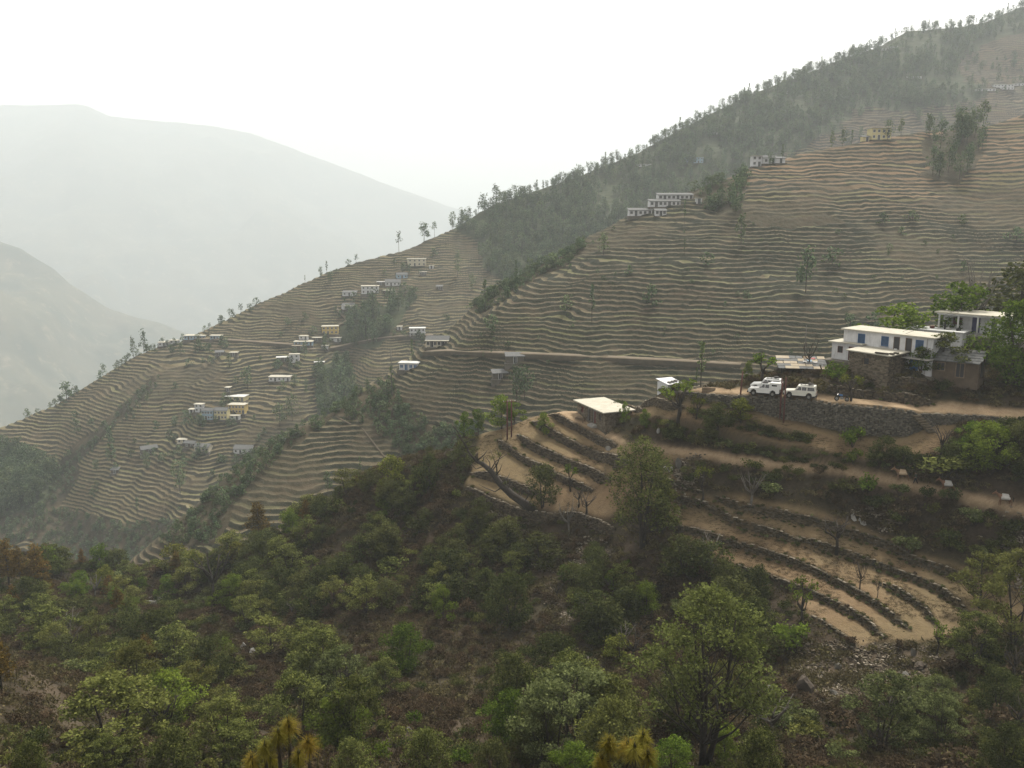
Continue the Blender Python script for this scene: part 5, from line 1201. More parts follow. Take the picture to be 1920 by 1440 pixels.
def house(L, px, py, wpx, st, roof, wall, label, nwin=None, rz=0.0, door='d', hs=2.3, depth=None, roofm=None, group='village houses on the hillsides', porch=False):
    p = L.hit(px, py); w = wpx * p.y / FPX; d = depth or max(2.6, min(5.5, w * .55)); hs = hs * (1.0 if w > 5 else .88); h = st * hs
    # stands on its front edge, cut into the slope behind
    root = thing('stone_hut' if wall is M_GREYW and w < 6 else 'house', label, 'house', (p.x, p.y, p.z), rz, group)
    MB().box(-w / 2, 0, 0, w / 2, d, h).build('wall', wall, root)
    MB().box(-w / 2 - .5, -.9, -2.6, w / 2 + .5, d * .6, -.003).build('plinth', M_GREYW, root)
    if roof == 'flat':
        MB().box(-w / 2 - .35, -.55, h, w / 2 + .35, d + .3, h + .16).build('roof', roofm or M_SLAB, root)
    elif roof == 'gable':
        rh = d * .30; o = .35; m = MB()
        m.prism([(-o, h - .12), (d / 2, h + rh), (d + o, h - .12), (d + o, h + .02), (d / 2, h + rh + .15), (-o, h + .02)], 'x', -w / 2 - .3, w / 2 + .3)
        m.build('roof', roofm or M_SLATE, root)
        MB().prism([(.01, h), (d / 2, h + rh - .05), (d - .01, h)], 'x', -w / 2 + .01, w / 2 - .01).build('gable', wall, root)
    elif roof == 'lean':
        MB().hexa([(-w / 2 - .3, -.5, h - .25), (w / 2 + .3, -.5, h - .25), (w / 2 + .3, d, h + .55), (-w / 2 - .3, d, h + .55), (-w / 2 - .3, -.5, h - .1), (w / 2 + .3, -.5, h - .1), (w / 2 + .3, d, h + .7), (-w / 2 - .3, d, h + .7)]).build('roof', roofm or M_SLATE, root)
    if porch:
        MB().box(-w / 2 - .3, -1.3, hs - .05, w / 2 + .3, -.001, hs + .1).build('porch_roof', roofm or M_SLAB, root)
        pm = MB().box(-.09, -.09, 0, .09, .09, hs - .05).mesh('post', wall)
        for i in range(max(2, int(w / 2.6)) + 1):
            obj('post', pm, root, (-w / 2 + .15 + (w - .3) * i / max(2, int(w / 2.6)), -1.12, 0))
    n = nwin if nwin is not None else max(1, int(round(w / 2.3)))
    dm = {'d': DOOR_D, 'b': DOOR_B, 'r': DOOR_R}[door]; wm = WIN_B if door == 'b' else WIN_D
    for f in range(st):
        for i in range(n):
            x = -w / 2 + w * (i + .5) / n
            if f == 0 and i % 3 == (1 if n > 1 else 0): obj('door', dm, root, (x, 0, .02))
            else: obj('window', wm, root, (x, 0, f * hs + .75))
    return root

HD = [(782, 499, 34, 2, 'flat', M_CREAM, 'two storey cream house on the upper terraces, highest of the village', 4, 0.2), (809, 504, 8, 1, 'flat', M_WHITE, 'tiny white hut below the highest village house', 1, 0),
 (754, 522, 20, 1, 'gable', M_BLUEW, 'pale blue gabled house in the upper village', 3, .3), (793, 516, 12, 1, 'flat', M_GREYW, 'small grey house with three openings under the highest house', 3, 0), (737, 536, 28, 1, 'gable', M_WHITE, 'white house with grey slate roof in the middle of the upper village', 4, .15),
 (714, 535, 14, 1, 'flat', M_GREYW, 'grey box house with a white flat roof in the upper village', 1, 0), (694, 551, 32, 2, 'flat', M_WHITE, 'large white two storey house above the wooded gully', 4, .1), (729, 552, 20, 1, 'flat', M_MUD, 'unfinished brown house right of the large white house', 2, 0), (655, 555, 26, 1, 'lean', M_WHITE, 'low white house left of the large white house', 3, 0),
 (656, 580, 24, 1, 'gable', M_WHITE, 'white gabled house with blue posts at the head of the footpath', 3, .5), (824, 543, 11, 1, 'lean', M_GREYW, 'small ruin on the right of the upper village', 1, 0), (749, 619, 9, 1, 'flat', M_WHITE, 'small white hut beside the road bend', 1, 0), (783, 631, 29, 2, 'flat', M_WHITE, 'white two storey house with balcony right on the village road', 4, .12),
 (619, 627, 30, 2, 'flat', M_YEL, 'bright yellow two storey house in the middle village', 4, .1), (629, 641, 20, 1, 'flat', M_WHITE, 'white house below the bright yellow house', 2, 0), (594, 640, 16, 1, 'flat', M_GREYW, 'grey house with a pale flat roof left of the yellow house', 1, 0), (569, 648, 34, 1, 'flat', M_BLUEW, 'long bluish veranda house in the middle village', 5, .05),
 (569, 637, 16, 1, 'flat', M_WHITE, 'small white upper house behind the long bluish house', 2, 0), (609, 655, 12, 1, 'flat', M_WHITE, 'little white shop on the road under the yellow house', 1, 0), (560, 656, 24, 1, 'flat', M_GREYW, 'tan roofed house under the long bluish house', 2, 0), (530, 678, 22, 1, 'flat', M_GREYW, 'low house with a gleaming white roof at the village foot', 2, .2), (552, 680, 18, 2, 'flat', M_WHITE, 'white two level house at the village foot', 2, .1), (599, 687, 18, 1, 'flat', M_GREYW, 'hut with a bright white flat roof below the road', 1, .2), (524, 715, 40, 1, 'flat', M_WHITE, 'long low white house with cream roof on its own terrace', 5, 0),
 (427, 734, 8, 1, 'flat', M_GREYW, 'tiny hut above the cream hamlet house', 1, 0), (440, 752, 38, 1, 'flat', M_PYEL, 'cream house with a white roof above the yellow hamlet', 5, -.15), (444, 776, 32, 2, 'flat', M_YEL, 'yellow two storey hamlet house with a row of openings', 5, -.1), (414, 787, 26, 2, 'gable', M_PYEL, 'slate roofed yellow house in front of the hamlet', 4, -.12), (389, 787, 22, 2, 'gable', M_BLUEW, 'slate roofed light blue house in front of the hamlet', 4, -.12), (373, 773, 16, 2, 'flat', M_WHITE, 'white house at the left of the hamlet', 2, -.1), (440, 787, 18, 1, 'flat', M_WHITE, 'small white house at the right foot of the hamlet', 2, 0), (359, 775, 9, 1, 'flat', M_WHITE, 'small white shed at the left end of the hamlet', 1, 0),
 (341, 832, 18, 1, 'flat', M_CREAM, 'cream house left of the slate roofed farm', 2, 0), (355, 840, 22, 1, 'gable', M_GREYW, 'slate roofed grey farmhouse on the lower terraces', 2, -.2), (378, 847, 30, 1, 'gable', M_CREAM, 'slate roofed pale farmhouse on the lower terraces', 4, -.2), (455, 851, 36, 1, 'gable', M_WHITE, 'long slate roofed white house at the lower right of the far terraces', 4, -.1), (281, 850, 30, 1, 'gable', M_GREYW, 'old stone barn with slate roof near the tall conifer', 1, .6), (215, 888, 14, 1, 'lean', M_GREYW, 'small stone hut below the tall conifer', 1, 0),
 (307, 644, 20, 1, 'flat', M_WHITE, 'white house at the end of the ridge', 3, .1), (326, 645, 16, 1, 'flat', M_WHITE, 'second white house at the end of the ridge, lower', 2, 0), (365, 637, 40, 1, 'flat', M_BLUEW, 'long whitish blue building along the ridge road', 7, 0), (405, 637, 22, 1, 'flat', M_BLUEW, 'short blue building on the ridge road', 4, 0), (438, 668, 14, 1, 'flat', M_GREYW, 'grey shed under the ridge road', 1, 0), (412, 667, 15, 1, 'lean', M_GREYW, 'grey ruined shed under the ridge road', 1, .3),
 (1208, 313, 26, 1, 'flat', M_WHITE, 'whitish house low in the hazy forest', 3, 0), (1301, 306, 34, 2, 'flat', M_BLUEW, 'light blue two storey school like house in the forest', 6, 0), (1341, 253, 8, 1, 'flat', M_WHITE, 'lone white speck of a house in the forest', 1, 0), (1480, 176, 18, 1, 'flat', M_WHITE, 'small white house below the skyline trees', 3, 0), (1660, 95, 10, 1, 'flat', M_WHITE, 'small white house high on the ridge', 2, 0), (1675, 91, 16, 1, 'lean', M_WHITE, 'white roofed house highest on the ridge', 2, 0), (1714, 148, 26, 1, 'flat', M_WHITE, 'white house half hidden in the upper forest', 4, 0),
 (1850, 171, 32, 1, 'flat', M_WHITE, 'lower left house of the row at the upper right edge', 5, 0), (1882, 168, 36, 2, 'flat', M_WHITE, 'two storey house in the middle of the row at the upper right edge', 6, 0), (1914, 161, 24, 1, 'flat', M_WHITE, 'right end house of the row at the upper right edge', 4, 0), (990, 369, 34, 1, 'flat', M_GREYW, 'grey house on the ridge before the forest', 4, 0), (1024, 372, 8, 1, 'flat', M_WHITE, 'tiny pale shed right of the grey ridge house', 1, 0)]
for px, py, w, st, rf, wl, lab, nw, rz in HD:
    house(LD, px, py, w, st, rf, wl, lab, nw, rz, roofm=M_SLABW if ('white roof' in lab or 'white flat roof' in lab or 'balcony' in lab) else M_TANR if 'tan roof' in lab else None, porch=('veranda' in lab or 'posts' in lab or 'balcony' in lab))
HE = [(820, 651, 42, 1, 'gable', M_CREAM, 'slate roofed white veranda house where the track rounds the spur', 6, -.06, 'd'), (766, 694, 36, 1, 'flat', M_WHITE, 'flat roofed white house with blue doors on the spur', 4, -.15, 'b'), (938, 711, 28, 1, 'lean', M_GREYW, 'stone hut with slab roof below the track', 1, .2, 'd'), (966, 681, 34, 1, 'lean', M_GREYW, 'grey slab roofed shed beside the track', 1, .1, 'd'),
 (1652, 262, 36, 2, 'flat', M_PYEL, 'yellow two storey house on the crest of the tan fields', 4, .05, 'd'), (1626, 262, 16, 1, 'lean', M_PYEL, 'small yellow annex left of the yellow crest house', 1, .05, 'd'), (1419, 312, 18, 2, 'flat', M_WHITE, 'white two storey house at the left of the crest group', 2, .05, 'd'), (1443, 307, 26, 1, 'gable', M_WHITE, 'white gabled house in the middle of the crest group', 2, .05, 'd'), (1464, 306, 16, 1, 'lean', M_WHITE, 'low white house at the right of the crest group', 1, .05, 'd'),
 (1267, 376, 64, 1, 'lean', M_WHITE, 'longest white row house, uppermost of the three rows', 8, 0, 'd'), (1247, 388, 56, 1, 'lean', M_WHITE, 'middle row house of the three white rows', 7, 0, 'd'), (1311, 382, 10, 1, 'flat', M_WHITE, 'tiny white hut right of the row houses', 1, 0, 'd'), (1201, 405, 42, 1, 'lean', M_WHITE, 'lowest row house of the three white rows', 5, 0, 'd'), (1239, 405, 20, 1, 'lean', M_WHITE, 'short white house right of the lowest row house', 3, 0, 'd')]
for px, py, w, st, rf, wl, lab, nw, rz, dr in HE:
    house(LE, px, py, w, st, rf, wl, lab, nw, rz, dr, roofm=M_SLABW if 'doors' in lab else None, group='houses on the terraced spur', porch='veranda' in lab)

# ---- the near houses
def facade(m, L, H, holes, t=.22):
    """front wall plate in the plane y = 0 with real openings; holes: (x0, z0, x1, z1)"""
    xs = sorted({0, L, *[h[0] for h in holes], *[h[2] for h in holes]}); zs = sorted({0, H, *[h[1] for h in holes], *[h[3] for h in holes]})
    for a, b in zip(xs, xs[1:]):
        for c, d in zip(zs, zs[1:]):
            if not any(h[0] <= (a + b) / 2 <= h[2] and h[1] <= (c + d) / 2 <= h[3] for h in holes): m.box(a, 0, c, b, t, d)
    return m
def opening(root, name, x0, z0, x1, z1, frame, leafm, bars=0, y=0.0, leaves=1, label=None):
    """frame with its leaf set back in the wall"""
    f = .07; fr = MB().box(x0, y - .03, z0, x0 + f, y + .12, z1).box(x1 - f, y - .03, z0, x1, y + .12, z1).box(x0 + f, y - .03, z1 - f, x1 - f, y + .12, z1)
    if name == 'window': fr.box(x0 + f, y - .06, z0, x1 - f, y + .12, z0 + f)
    o = fr.build(name, frame, root)
    if label: o['label'] = label
    zb = z0 + (f if name == 'window' else 0)
    for k in range(leaves):
        a = x0 + f + (x1 - x0 - 2 * f) * k / leaves; b = x0 + f + (x1 - x0 - 2 * f) * (k + 1) / leaves
        m = MB().box(a + .005, y + .05, zb, b - .005, y + .09, z1 - f)
        if bars:
            for i in range(1, bars + 1): m.box(a + .04, y + .03, zb + (z1 - f - zb) * i / (bars + 1) - .02, b - .04, y + .05, zb + (z1 - f - zb) * i / (bars + 1) + .02)
        m.build('shutter' if name == 'window' else 'door_leaf', leafm, o)
def frame_at(name, label, px, py, d, yaw, top, cat='house'):
    """thing whose local x runs along its front from the left corner; (px, py, d) is the top left front corner"""
    q = P(px, py, d)
    return thing(name, label, cat, (q[0], q[1], q[2] - top), math.radians(yaw))
def stone_face(root, L, H, holes, ox=0.0, oy=0.0, ang=0.0, mt=None, seed=1, z0=-1.2):
    rg = np.random.default_rng(seed); C = []; hx = []; z = z0
    while z < H - .1:
        x = rg.uniform(-.2, .1)
        ch = rg.uniform(.15, .22)
        while x < L:
            l = rg.uniform(.22, .5)
            if not any(h[0] - .1 < x + l / 2 < h[2] + .1 and h[1] - .05 < z + ch / 2 < h[3] + .1 for h in holes): C.append((min(max(x + l / 2, .1), L - .1), -.02 + rg.uniform(-.02, .02), z + ch / 2)); hx.append((l * .47, ch * .44))
            x += l
        z += ch
    C = np.array(C); hx = np.array(hx); n = len(C); ca, sa = math.cos(ang), math.sin(ang)
    C2 = np.stack([ox + C[:, 0] * ca - C[:, 1] * sa, oy + C[:, 0] * sa + C[:, 1] * ca, C[:, 2]], 1)
    V, F, tn = stone_block(C2, np.tile([ca, sa, 0], (n, 1)), np.tile([-sa, ca, 0], (n, 1)), hx[:, 0], np.full(n, .07), hx[:, 1], rg, .15)
    tag(obj('stones', mesh_np('house_stones', V, F, mt or M_STONE_T, False, {'tone': ('FACE', tn)}), root), kind='stuff')

# two storey white house
A = frame_at('house', 'two storey white house with blue shutters and a cream slab roof', 1583, 617, 128, -50, 5.2)
Hh = [(2.2, 3.4, 3.3, 4.8), (5.7, 3.4, 6.8, 4.8), (7.5, 2.7, 8.4, 4.9), (9.2, 2.7, 10.1, 4.9), (10.6, 3.4, 11.7, 4.8), (9.9, .1, 11.3, 2.3), (3.0, .8, 4.0, 2.0)]
m = facade(MB(), 13.0, 5.2, Hh); m.box(0, .22, 0, .22, 4.6, 5.2).box(12.78, .22, 0, 13.0, 4.6, 5.2).box(.22, 4.38, 0, 12.78, 4.6, 5.2)
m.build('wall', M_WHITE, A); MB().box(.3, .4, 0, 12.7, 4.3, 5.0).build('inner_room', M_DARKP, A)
MB().box(-.25, -.5, 5.2, 13.5, 4.9, 5.36).build('roof', M_SLAB, A); MB().box(-.05, -.02, 2.42, 13.05, -.001, 2.58).build('floor_band', M_CONC, A)
MB().box(-.3, -.5, -3, 13.4, 4.7, -.002).build('plinth', M_GREYW, A)
MB().box(7.2, -1.5, 2.3, 13.3, -.021, 2.45).build('balcony_floor', M_CONC, A)
for h in (Hh[0], Hh[1], Hh[4]):
    opening(A, 'window', *h, M_BLUEP, M_BLUED, 2, 0, 2); MB().box(h[0] - .12, -.13, h[1] - .09, h[2] + .12, -.061, h[1] - .01).build('sill', M_CONC, A)
MB().tube([(12.2, -.06, 5.1), (12.2, -.06, .2)], .05, 6).build('drain_pipe', M_CONC, A)
opening(A, 'window', *Hh[6], M_BLUEP, M_DARKP, 2)
opening(A, 'door', *Hh[2], M_WOOD, M_DARKP); opening(A, 'door', *Hh[3], M_WOOD, M_DARKP); opening(A, 'door', *Hh[5], M_SLABW, M_BLUEP, 1, 0, 2, 'wide blue door in a white frame on the ground floor')
# annex
B = frame_at('house', 'small white annex with a brown door left of the two storey house', 1561, 640, 128.5, -50, 2.5)
Hb = [(.9, 1.0, 1.7, 1.95), (2.6, .05, 3.5, 2.05)]
m = facade(MB(), 4.6, 2.5, Hb); m.box(0, .22, 0, .22, 3, 2.5).box(4.38, .22, 0, 4.6, 3, 2.5).box(.22, 2.78, 0, 4.38, 3, 2.5); m.build('wall', M_WHITE, B)
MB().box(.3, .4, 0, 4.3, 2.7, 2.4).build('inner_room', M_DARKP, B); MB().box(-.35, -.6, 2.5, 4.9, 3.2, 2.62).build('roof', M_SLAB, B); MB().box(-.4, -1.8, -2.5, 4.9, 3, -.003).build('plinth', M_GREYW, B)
opening(B, 'window', *Hb[0], M_REDW, M_DARKP, 2); opening(B, 'door', *Hb[1], M_REDW, M_REDW)
# brown stone house
C_ = frame_at('house', 'brown stone house with a sagging slab roof in front of the white house', 1594, 657, 122.5, -52, 2.7)
Hc = [(2.1, 1.0, 3.0, 2.0)]
m = facade(MB(), 5.8, 2.7, Hc); m.box(0, .22, -1.5, .22, 4.2, 2.7).box(5.58, .22, -1.5, 5.8, 4.2, 2.7).box(.22, 3.98, 0, 5.58, 4.2, 2.7); m.build('wall', M_MUD, C_)
stone_face(C_, 5.8, 2.7, Hc, 0, -.03, 0, M_STONE_H, 11, -2.2); stone_face(C_, 4.2, 2.7, [], 5.83, 0, math.pi / 2, M_STONE_T, 12, -2.2)
MB().hexa([(-.4, -.5, 2.7), (6.3, -.6, 2.62), (6.3, 4.5, 2.75), (-.4, 4.5, 2.8), (-.4, -.5, 2.86), (6.3, -.6, 2.78), (6.3, 4.5, 2.91), (-.4, 4.5, 2.96)]).build('roof', M_SLAB, C_)
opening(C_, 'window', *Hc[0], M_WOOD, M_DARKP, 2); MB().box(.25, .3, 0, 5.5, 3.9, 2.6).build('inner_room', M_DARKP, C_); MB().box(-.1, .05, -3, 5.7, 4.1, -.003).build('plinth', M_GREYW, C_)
for i, (x, y) in enumerate(((4.3, -.35), (4.9, -.3), (5.5, -.2), (6.0, .3), (6.0, 1.4))): MB().hexa([(x + dx * .3, y + dy * .25, 2.86 + z) for z in (0, .16) for dx, dy in ((-1, -1), (1, -.8), (.9, 1), (-1, 1))]).build('roof_stone', M_STONE_T, C_)
# veranda house
V_ = frame_at('house', 'white veranda house with round columns, red window and deep blue door', 1761, 586, 131, -47, 2.75)
Hv = [(1.4, 1.0, 2.7, 2.05), (4.1, .05, 5.2, 2.25), (6.8, .05, 7.8, 2.25), (8.6, 1.0, 9.7, 2.05)]
m = MB(); f2 = MB(); facade(f2, 11.0, 2.75, Hv)
m.v = [(x, y + 1.8, z) for x, y, z in f2.v]; m.f = f2.f
m.box(0, 2.02, 0, .22, 5.4, 2.75).box(10.78, 2.02, 0, 11, 5.4, 2.75).box(.22, 5.18, 0, 10.78, 5.4, 2.75); m.build('wall', M_WHITE, V_)
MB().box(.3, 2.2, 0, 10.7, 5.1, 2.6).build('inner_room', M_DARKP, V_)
MB().box(-.5, -.5, 2.75, 11.6, 5.8, 2.92).build('roof', M_SLAB, V_); MB().box(-.2, -.15, 2.5, 11.2, .15, 2.748).build('veranda_beam', M_WHITE, V_)
cm = MB().tube([(0, 0, 0), (0, 0, 2.5)], .13, 10).mesh('column', M_SLABW, True)
for i in range(5): obj('column', cm, V_, (.1 + 2.7 * i, 0, 0))
MB().box(-.4, -.5, -.25, 11.4, 5.4, -.002).build('veranda_floor', M_CONC, V_); MB().box(-.3, -.4, -3.2, 11.3, 5.3, -.26).build('plinth', M_GREYW, V_)
opening(V_, 'window', *Hv[0], M_REDW, M_REDW, 2, 1.8, 3); opening(V_, 'window', *Hv[3], M_REDW, M_REDW, 2, 1.8, 2); opening(V_, 'door', *Hv[1], M_DBLUE, M_DBLUE, 2, 1.8, 2); opening(V_, 'door', *Hv[2], M_DBLUE, M_DARKP, 0, 1.8)
for i in range(3): MB().box(9.4 - i * .3, -1.4 - .55 * i, -.5 - .22 * i, 11.2, -.52 - .55 * i + .0, -.28 - .22 * i).build('step', M_CONC, V_)
# low white building beside it
W_ = frame_at('house', 'low white flat roofed building between the two big houses', 1703, 616, 131, -42, 2.1)
MB().box(0, 0, 0, 7.5, 3.4, 2.1).build('wall', M_WHITE, W_); MB().box(-.25, -.35, 2.1, 7.8, 3.6, 2.22).build('roof', M_SLABW, W_); MB().box(-.2, -.3, -2.5, 7.6, 3.4, -.003).build('plinth', M_GREYW, W_)
obj('door', DOOR_D, W_, (5.6, 0, .02)); obj('window', WIN_D, W_, (2.2, 0, .7))
# slate roofed brown house
S_ = frame_at('house', 'red brown house with a heavy slate roof and open gable at the right', 1733, 670, 119, -40, 2.2)
MB().box(0, 0, -1.5, 6.8, 3.8, 2.2).build('wall', M_MUD, S_)
MB().prism([(0.01, 2.2), (1.9, 3.25), (3.79, 2.2)], 'x', .02, 6.78).build('gable', M_WOOD, S_)
for side in (0, 1):
    for r in range(5):
        for c in range(7):
            t0, t1 = r / 5 - .03, (r + 1) / 5; x0 = -.35 + c * 1.07 + (r % 2) * .12; x1 = x0 + 1.03 + random.uniform(-.06, .06); z = lambda t: 2.05 + 1.3 * t + .02 * r
            y = (lambda t: -.5 + 2.4 * t) if side == 0 else (lambda t: 4.3 - 2.4 * t); e = .05 + random.uniform(0, .03)
            MB().hexa([(x0, y(t0), z(t0)), (x1, y(t0), z(t0)), (x1, y(t1), z(t1)), (x0, y(t1), z(t1)), (x0, y(t0), z(t0) + e + .05), (x1, y(t0), z(t0) + e + .05), (x1, y(t1), z(t1) + e), (x0, y(t1), z(t1) + e)]).build('slate', M_SLATE, S_)
obj('window', WIN_W, S_, (2.2, 0, .7)); obj('door', DOOR_W, S_, (4.6, 0, .02))
MB().box(6.801, 1.3, 0, 6.86, 2.4, 2.0).build('gable_door', M_DARKP, S_)
# slab roofed cattle shed
q = LF.hit(1462, 706); T_ = thing('shed', 'old shed with a roof of uneven stone slabs above the parked cars', 'shed', (q.x, q.y, q.z), math.radians(-10))
MB().box(4.3, .3, -1, 6.4, 3.6, 1.35).build('mud_wall', M_MUD, T_); MB().box(0, 3.3, -1, 4.29, 3.6, 2.1).build('back_wall', M_GREYW, T_)
pm = MB().tube([(0, 0, -.6), (.03, 0, 1.35)], .08, 6).mesh('post', M_BARK)
for x in (.2, 1.6, 3.0, 4.2): obj('post', pm, T_, (x, .2, 0))
for r in range(5):
    for c in range(7):
        t0, t1 = r / 5 - .04, (r + 1) / 5; x0 = -.4 + c * 1.0 + random.uniform(-.1, .1); x1 = x0 + random.uniform(.86, 1.05)
        y = lambda t: -.5 + 4.4 * t; z = lambda t: 1.35 + .95 * t + .03 * r; e = random.uniform(.05, .09); tl = random.uniform(-.05, .05)
        MB().hexa([(x0, y(t0), z(t0)), (x1, y(t0) + tl, z(t0)), (x1, y(t1), z(t1)), (x0, y(t1), z(t1)), (x0, y(t0), z(t0) + e), (x1, y(t0) + tl, z(t0) + e), (x1, y(t1), z(t1) + e), (x0, y(t1), z(t1) + e)]).build('roof_slab', [M_SLATE, M_TANR, M_WOOD][random.choice((0, 0, 0, 1, 2))], T_)
# white tin shed on the road edge
q = LF.hit(1253, 734); K_ = thing('tin_shed', 'white tin shed with a dented bright roof at the left end of the motor road', 'shed', (q.x, q.y + .4, q.z - .3), math.radians(26), None, .74)
MB().box(0, 0, -1.2, 3.3, 3.6, 1.75).build('wall', M_BLUETIN, K_)
MB().box(-.03, -.03, -1, .05, 3.6, 1.72).build('side_sheet', M_TIN, K_); MB().box(3.25, -.05, -1, 3.4, .3, 1.7).build('corner_boards', M_REDW, K_)
MB().hexa([(-.3, -.4, 1.72), (3.7, -.4, 1.6), (3.7, 3.9, 2.25), (-.3, 3.9, 2.3), (-.3, -.4, 1.80), (3.7, -.4, 1.68), (3.7, 3.9, 2.33), (-.3, 3.9, 2.38)]).build('roof', M_TIN, K_)
for x in (.7, 1.7, 2.7): MB().hexa([(x + dx * .35, .3 + dy * .5 + x * .3, 1.92 + z + .16 * (x * .3 + dy * .5)) for z in (0, .14) for dx, dy in ((-1, -1), (1, -.7), (.8, 1), (-.9, .8))]).build('roof_stone', M_STONE, K_)
MB().box(2.1, -.04, -.2, 2.8, -.001, 1.2).build('door', M_BLUEW, K_)
# stone hut in the promontory yard
U_ = frame_at('stone_hut', 'stone hut with a big cream slab roof in the promontory yard', 1084, 751.5, 143.5, -68, 2.5)
Hu = [(1.3, .9, 2.2, 1.9), (3.7, .05, 4.8, 2.1), (5.6, .05, 6.6, 2.1), (7.6, .8, 8.4, 1.9)]
m = facade(MB(), 9.6, 2.5, Hu); m.box(0, .22, -1, .22, 4.6, 2.5).box(9.38, .22, -1, 9.6, 4.6, 2.5).box(.22, 4.38, 0, 9.38, 4.6, 2.5); m.build('wall', M_GREYW, U_)
stone_face(U_, 9.6, 2.5, Hu, 0, -.03, 0, M_STONE_H, 13, -.6); stone_face(U_, 4.6, 2.5, [], 9.63, 0, math.pi / 2, M_STONE_H, 14, -2.2)
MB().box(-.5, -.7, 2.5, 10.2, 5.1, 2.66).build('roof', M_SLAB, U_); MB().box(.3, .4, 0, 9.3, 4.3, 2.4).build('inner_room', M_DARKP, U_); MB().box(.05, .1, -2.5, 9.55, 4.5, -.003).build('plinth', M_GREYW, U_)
opening(U_, 'window', *Hu[0], M_REDW, M_REDW, 1); opening(U_, 'window', *Hu[3], M_WOOD, M_DARKP, 1); opening(U_, 'door', *Hu[1], M_CONC, M_DARKP); opening(U_, 'door', *Hu[2], M_CONC, M_REDW)
for i in range(2): MB().box(5.2, -.9 + .4 * i, -.5, 7.0, -.5 + .4 * i, -.2 + .14 * i).build('step', M_CONC, U_)
# concrete tank in the left wood
q = LF.hit(282, 1138); N_ = thing('water_tank', 'open square concrete tank in the left wood', 'tank', (q.x, q.y, q.z), math.radians(-14))
for b in ((0, 0, 2.3, .25), (0, 1.75, 2.3, 2.0), (0, .25, .25, 1.75), (2.05, .25, 2.3, 1.75)): MB().box(b[0] - 1.1, b[1], -1.5, b[2] - 1.1, b[3], 1.2).build('tank_wall', M_CONC, N_)
MB().box(-.9, .2, -1.4, 1.0, 1.8, .35).build('tank_floor', M_DARKP, N_)
# steps in the retaining wall
q0, q1 = LF.hit(1716, 777), LF.hit(1744, 806); ST = thing('stone_steps', 'flight of jutting stone steps at the right end of the retaining wall', 'steps', (q0.x, q0.y, q0.z), 0)
for i in range(7):
    v = q0.lerp(q1, i / 6) - q0; a = .55
    MB().hexa([(v.x + dx * .55, v.y - .35 + dy * .4, v.z + z + .02) for z in (-.22, 0) for dx, dy in ((-1, -1), (1, -.9), (.95, 1), (-1, 1))]).build('step', M_CAP, ST)
# ------------------------------------------------------------------ vehicles
M_CARW = surf('white_car_paint', (0.58, 0.58, 0.56), (0.66, 0.66, 0.64), 0.7, rough=.35, spec=.5)
M_CARC = surf('cream_car_paint', (0.54, 0.525, 0.46), (0.62, 0.605, 0.54), 0.7, rough=.38, spec=.5)
M_GLASS = surf('dark_car_glass', (0.010, 0.012, 0.014), (0.022, 0.024, 0.026), 0.5, rough=.12, spec=.6)
M_TYRE = surf('dusty_tyre', (0.022, 0.021, 0.020), (0.055, 0.049, 0.042), 5.0)
M_RIM = surf('grey_rim', (0.16, 0.16, 0.15), (0.25, 0.24, 0.22), 5.0, rough=.5, metal=.3)
M_BLACK = surf('black_plastic', (0.014, 0.014, 0.014), (0.035, 0.033, 0.031), 4.0, rough=.6)
M_LAMP = surf('lamp_glass', (0.45, 0.45, 0.43), (0.6, 0.6, 0.58), 6.0, rough=.15, spec=.6)
M_REDL = surf('red_lamp', (0.20, 0.012, 0.010), (0.26, 0.02, 0.015), 6.0, rough=.2)
M_RUST = surf('red_oxide_steel', (0.075, 0.026, 0.021), (0.125, 0.050, 0.038), 3.0, rough=.7)
M_GREYPOLE = surf('grey_pole', (0.085, 0.080, 0.073), (0.15, 0.14, 0.128), 3.0)
M_WIRE = surf('cable', (0.05, 0.05, 0.05), (0.09, 0.09, 0.09), 3.0)
def wheel_on(root, x, y):
    w = MB().wheel((x, y, .36), .36, .24).build('wheel', M_TYRE, root, True); MB().wheel((x, y + (.02 if y > 0 else -.02), .36), .2, .24, k=12).build('rim', M_RIM, w)
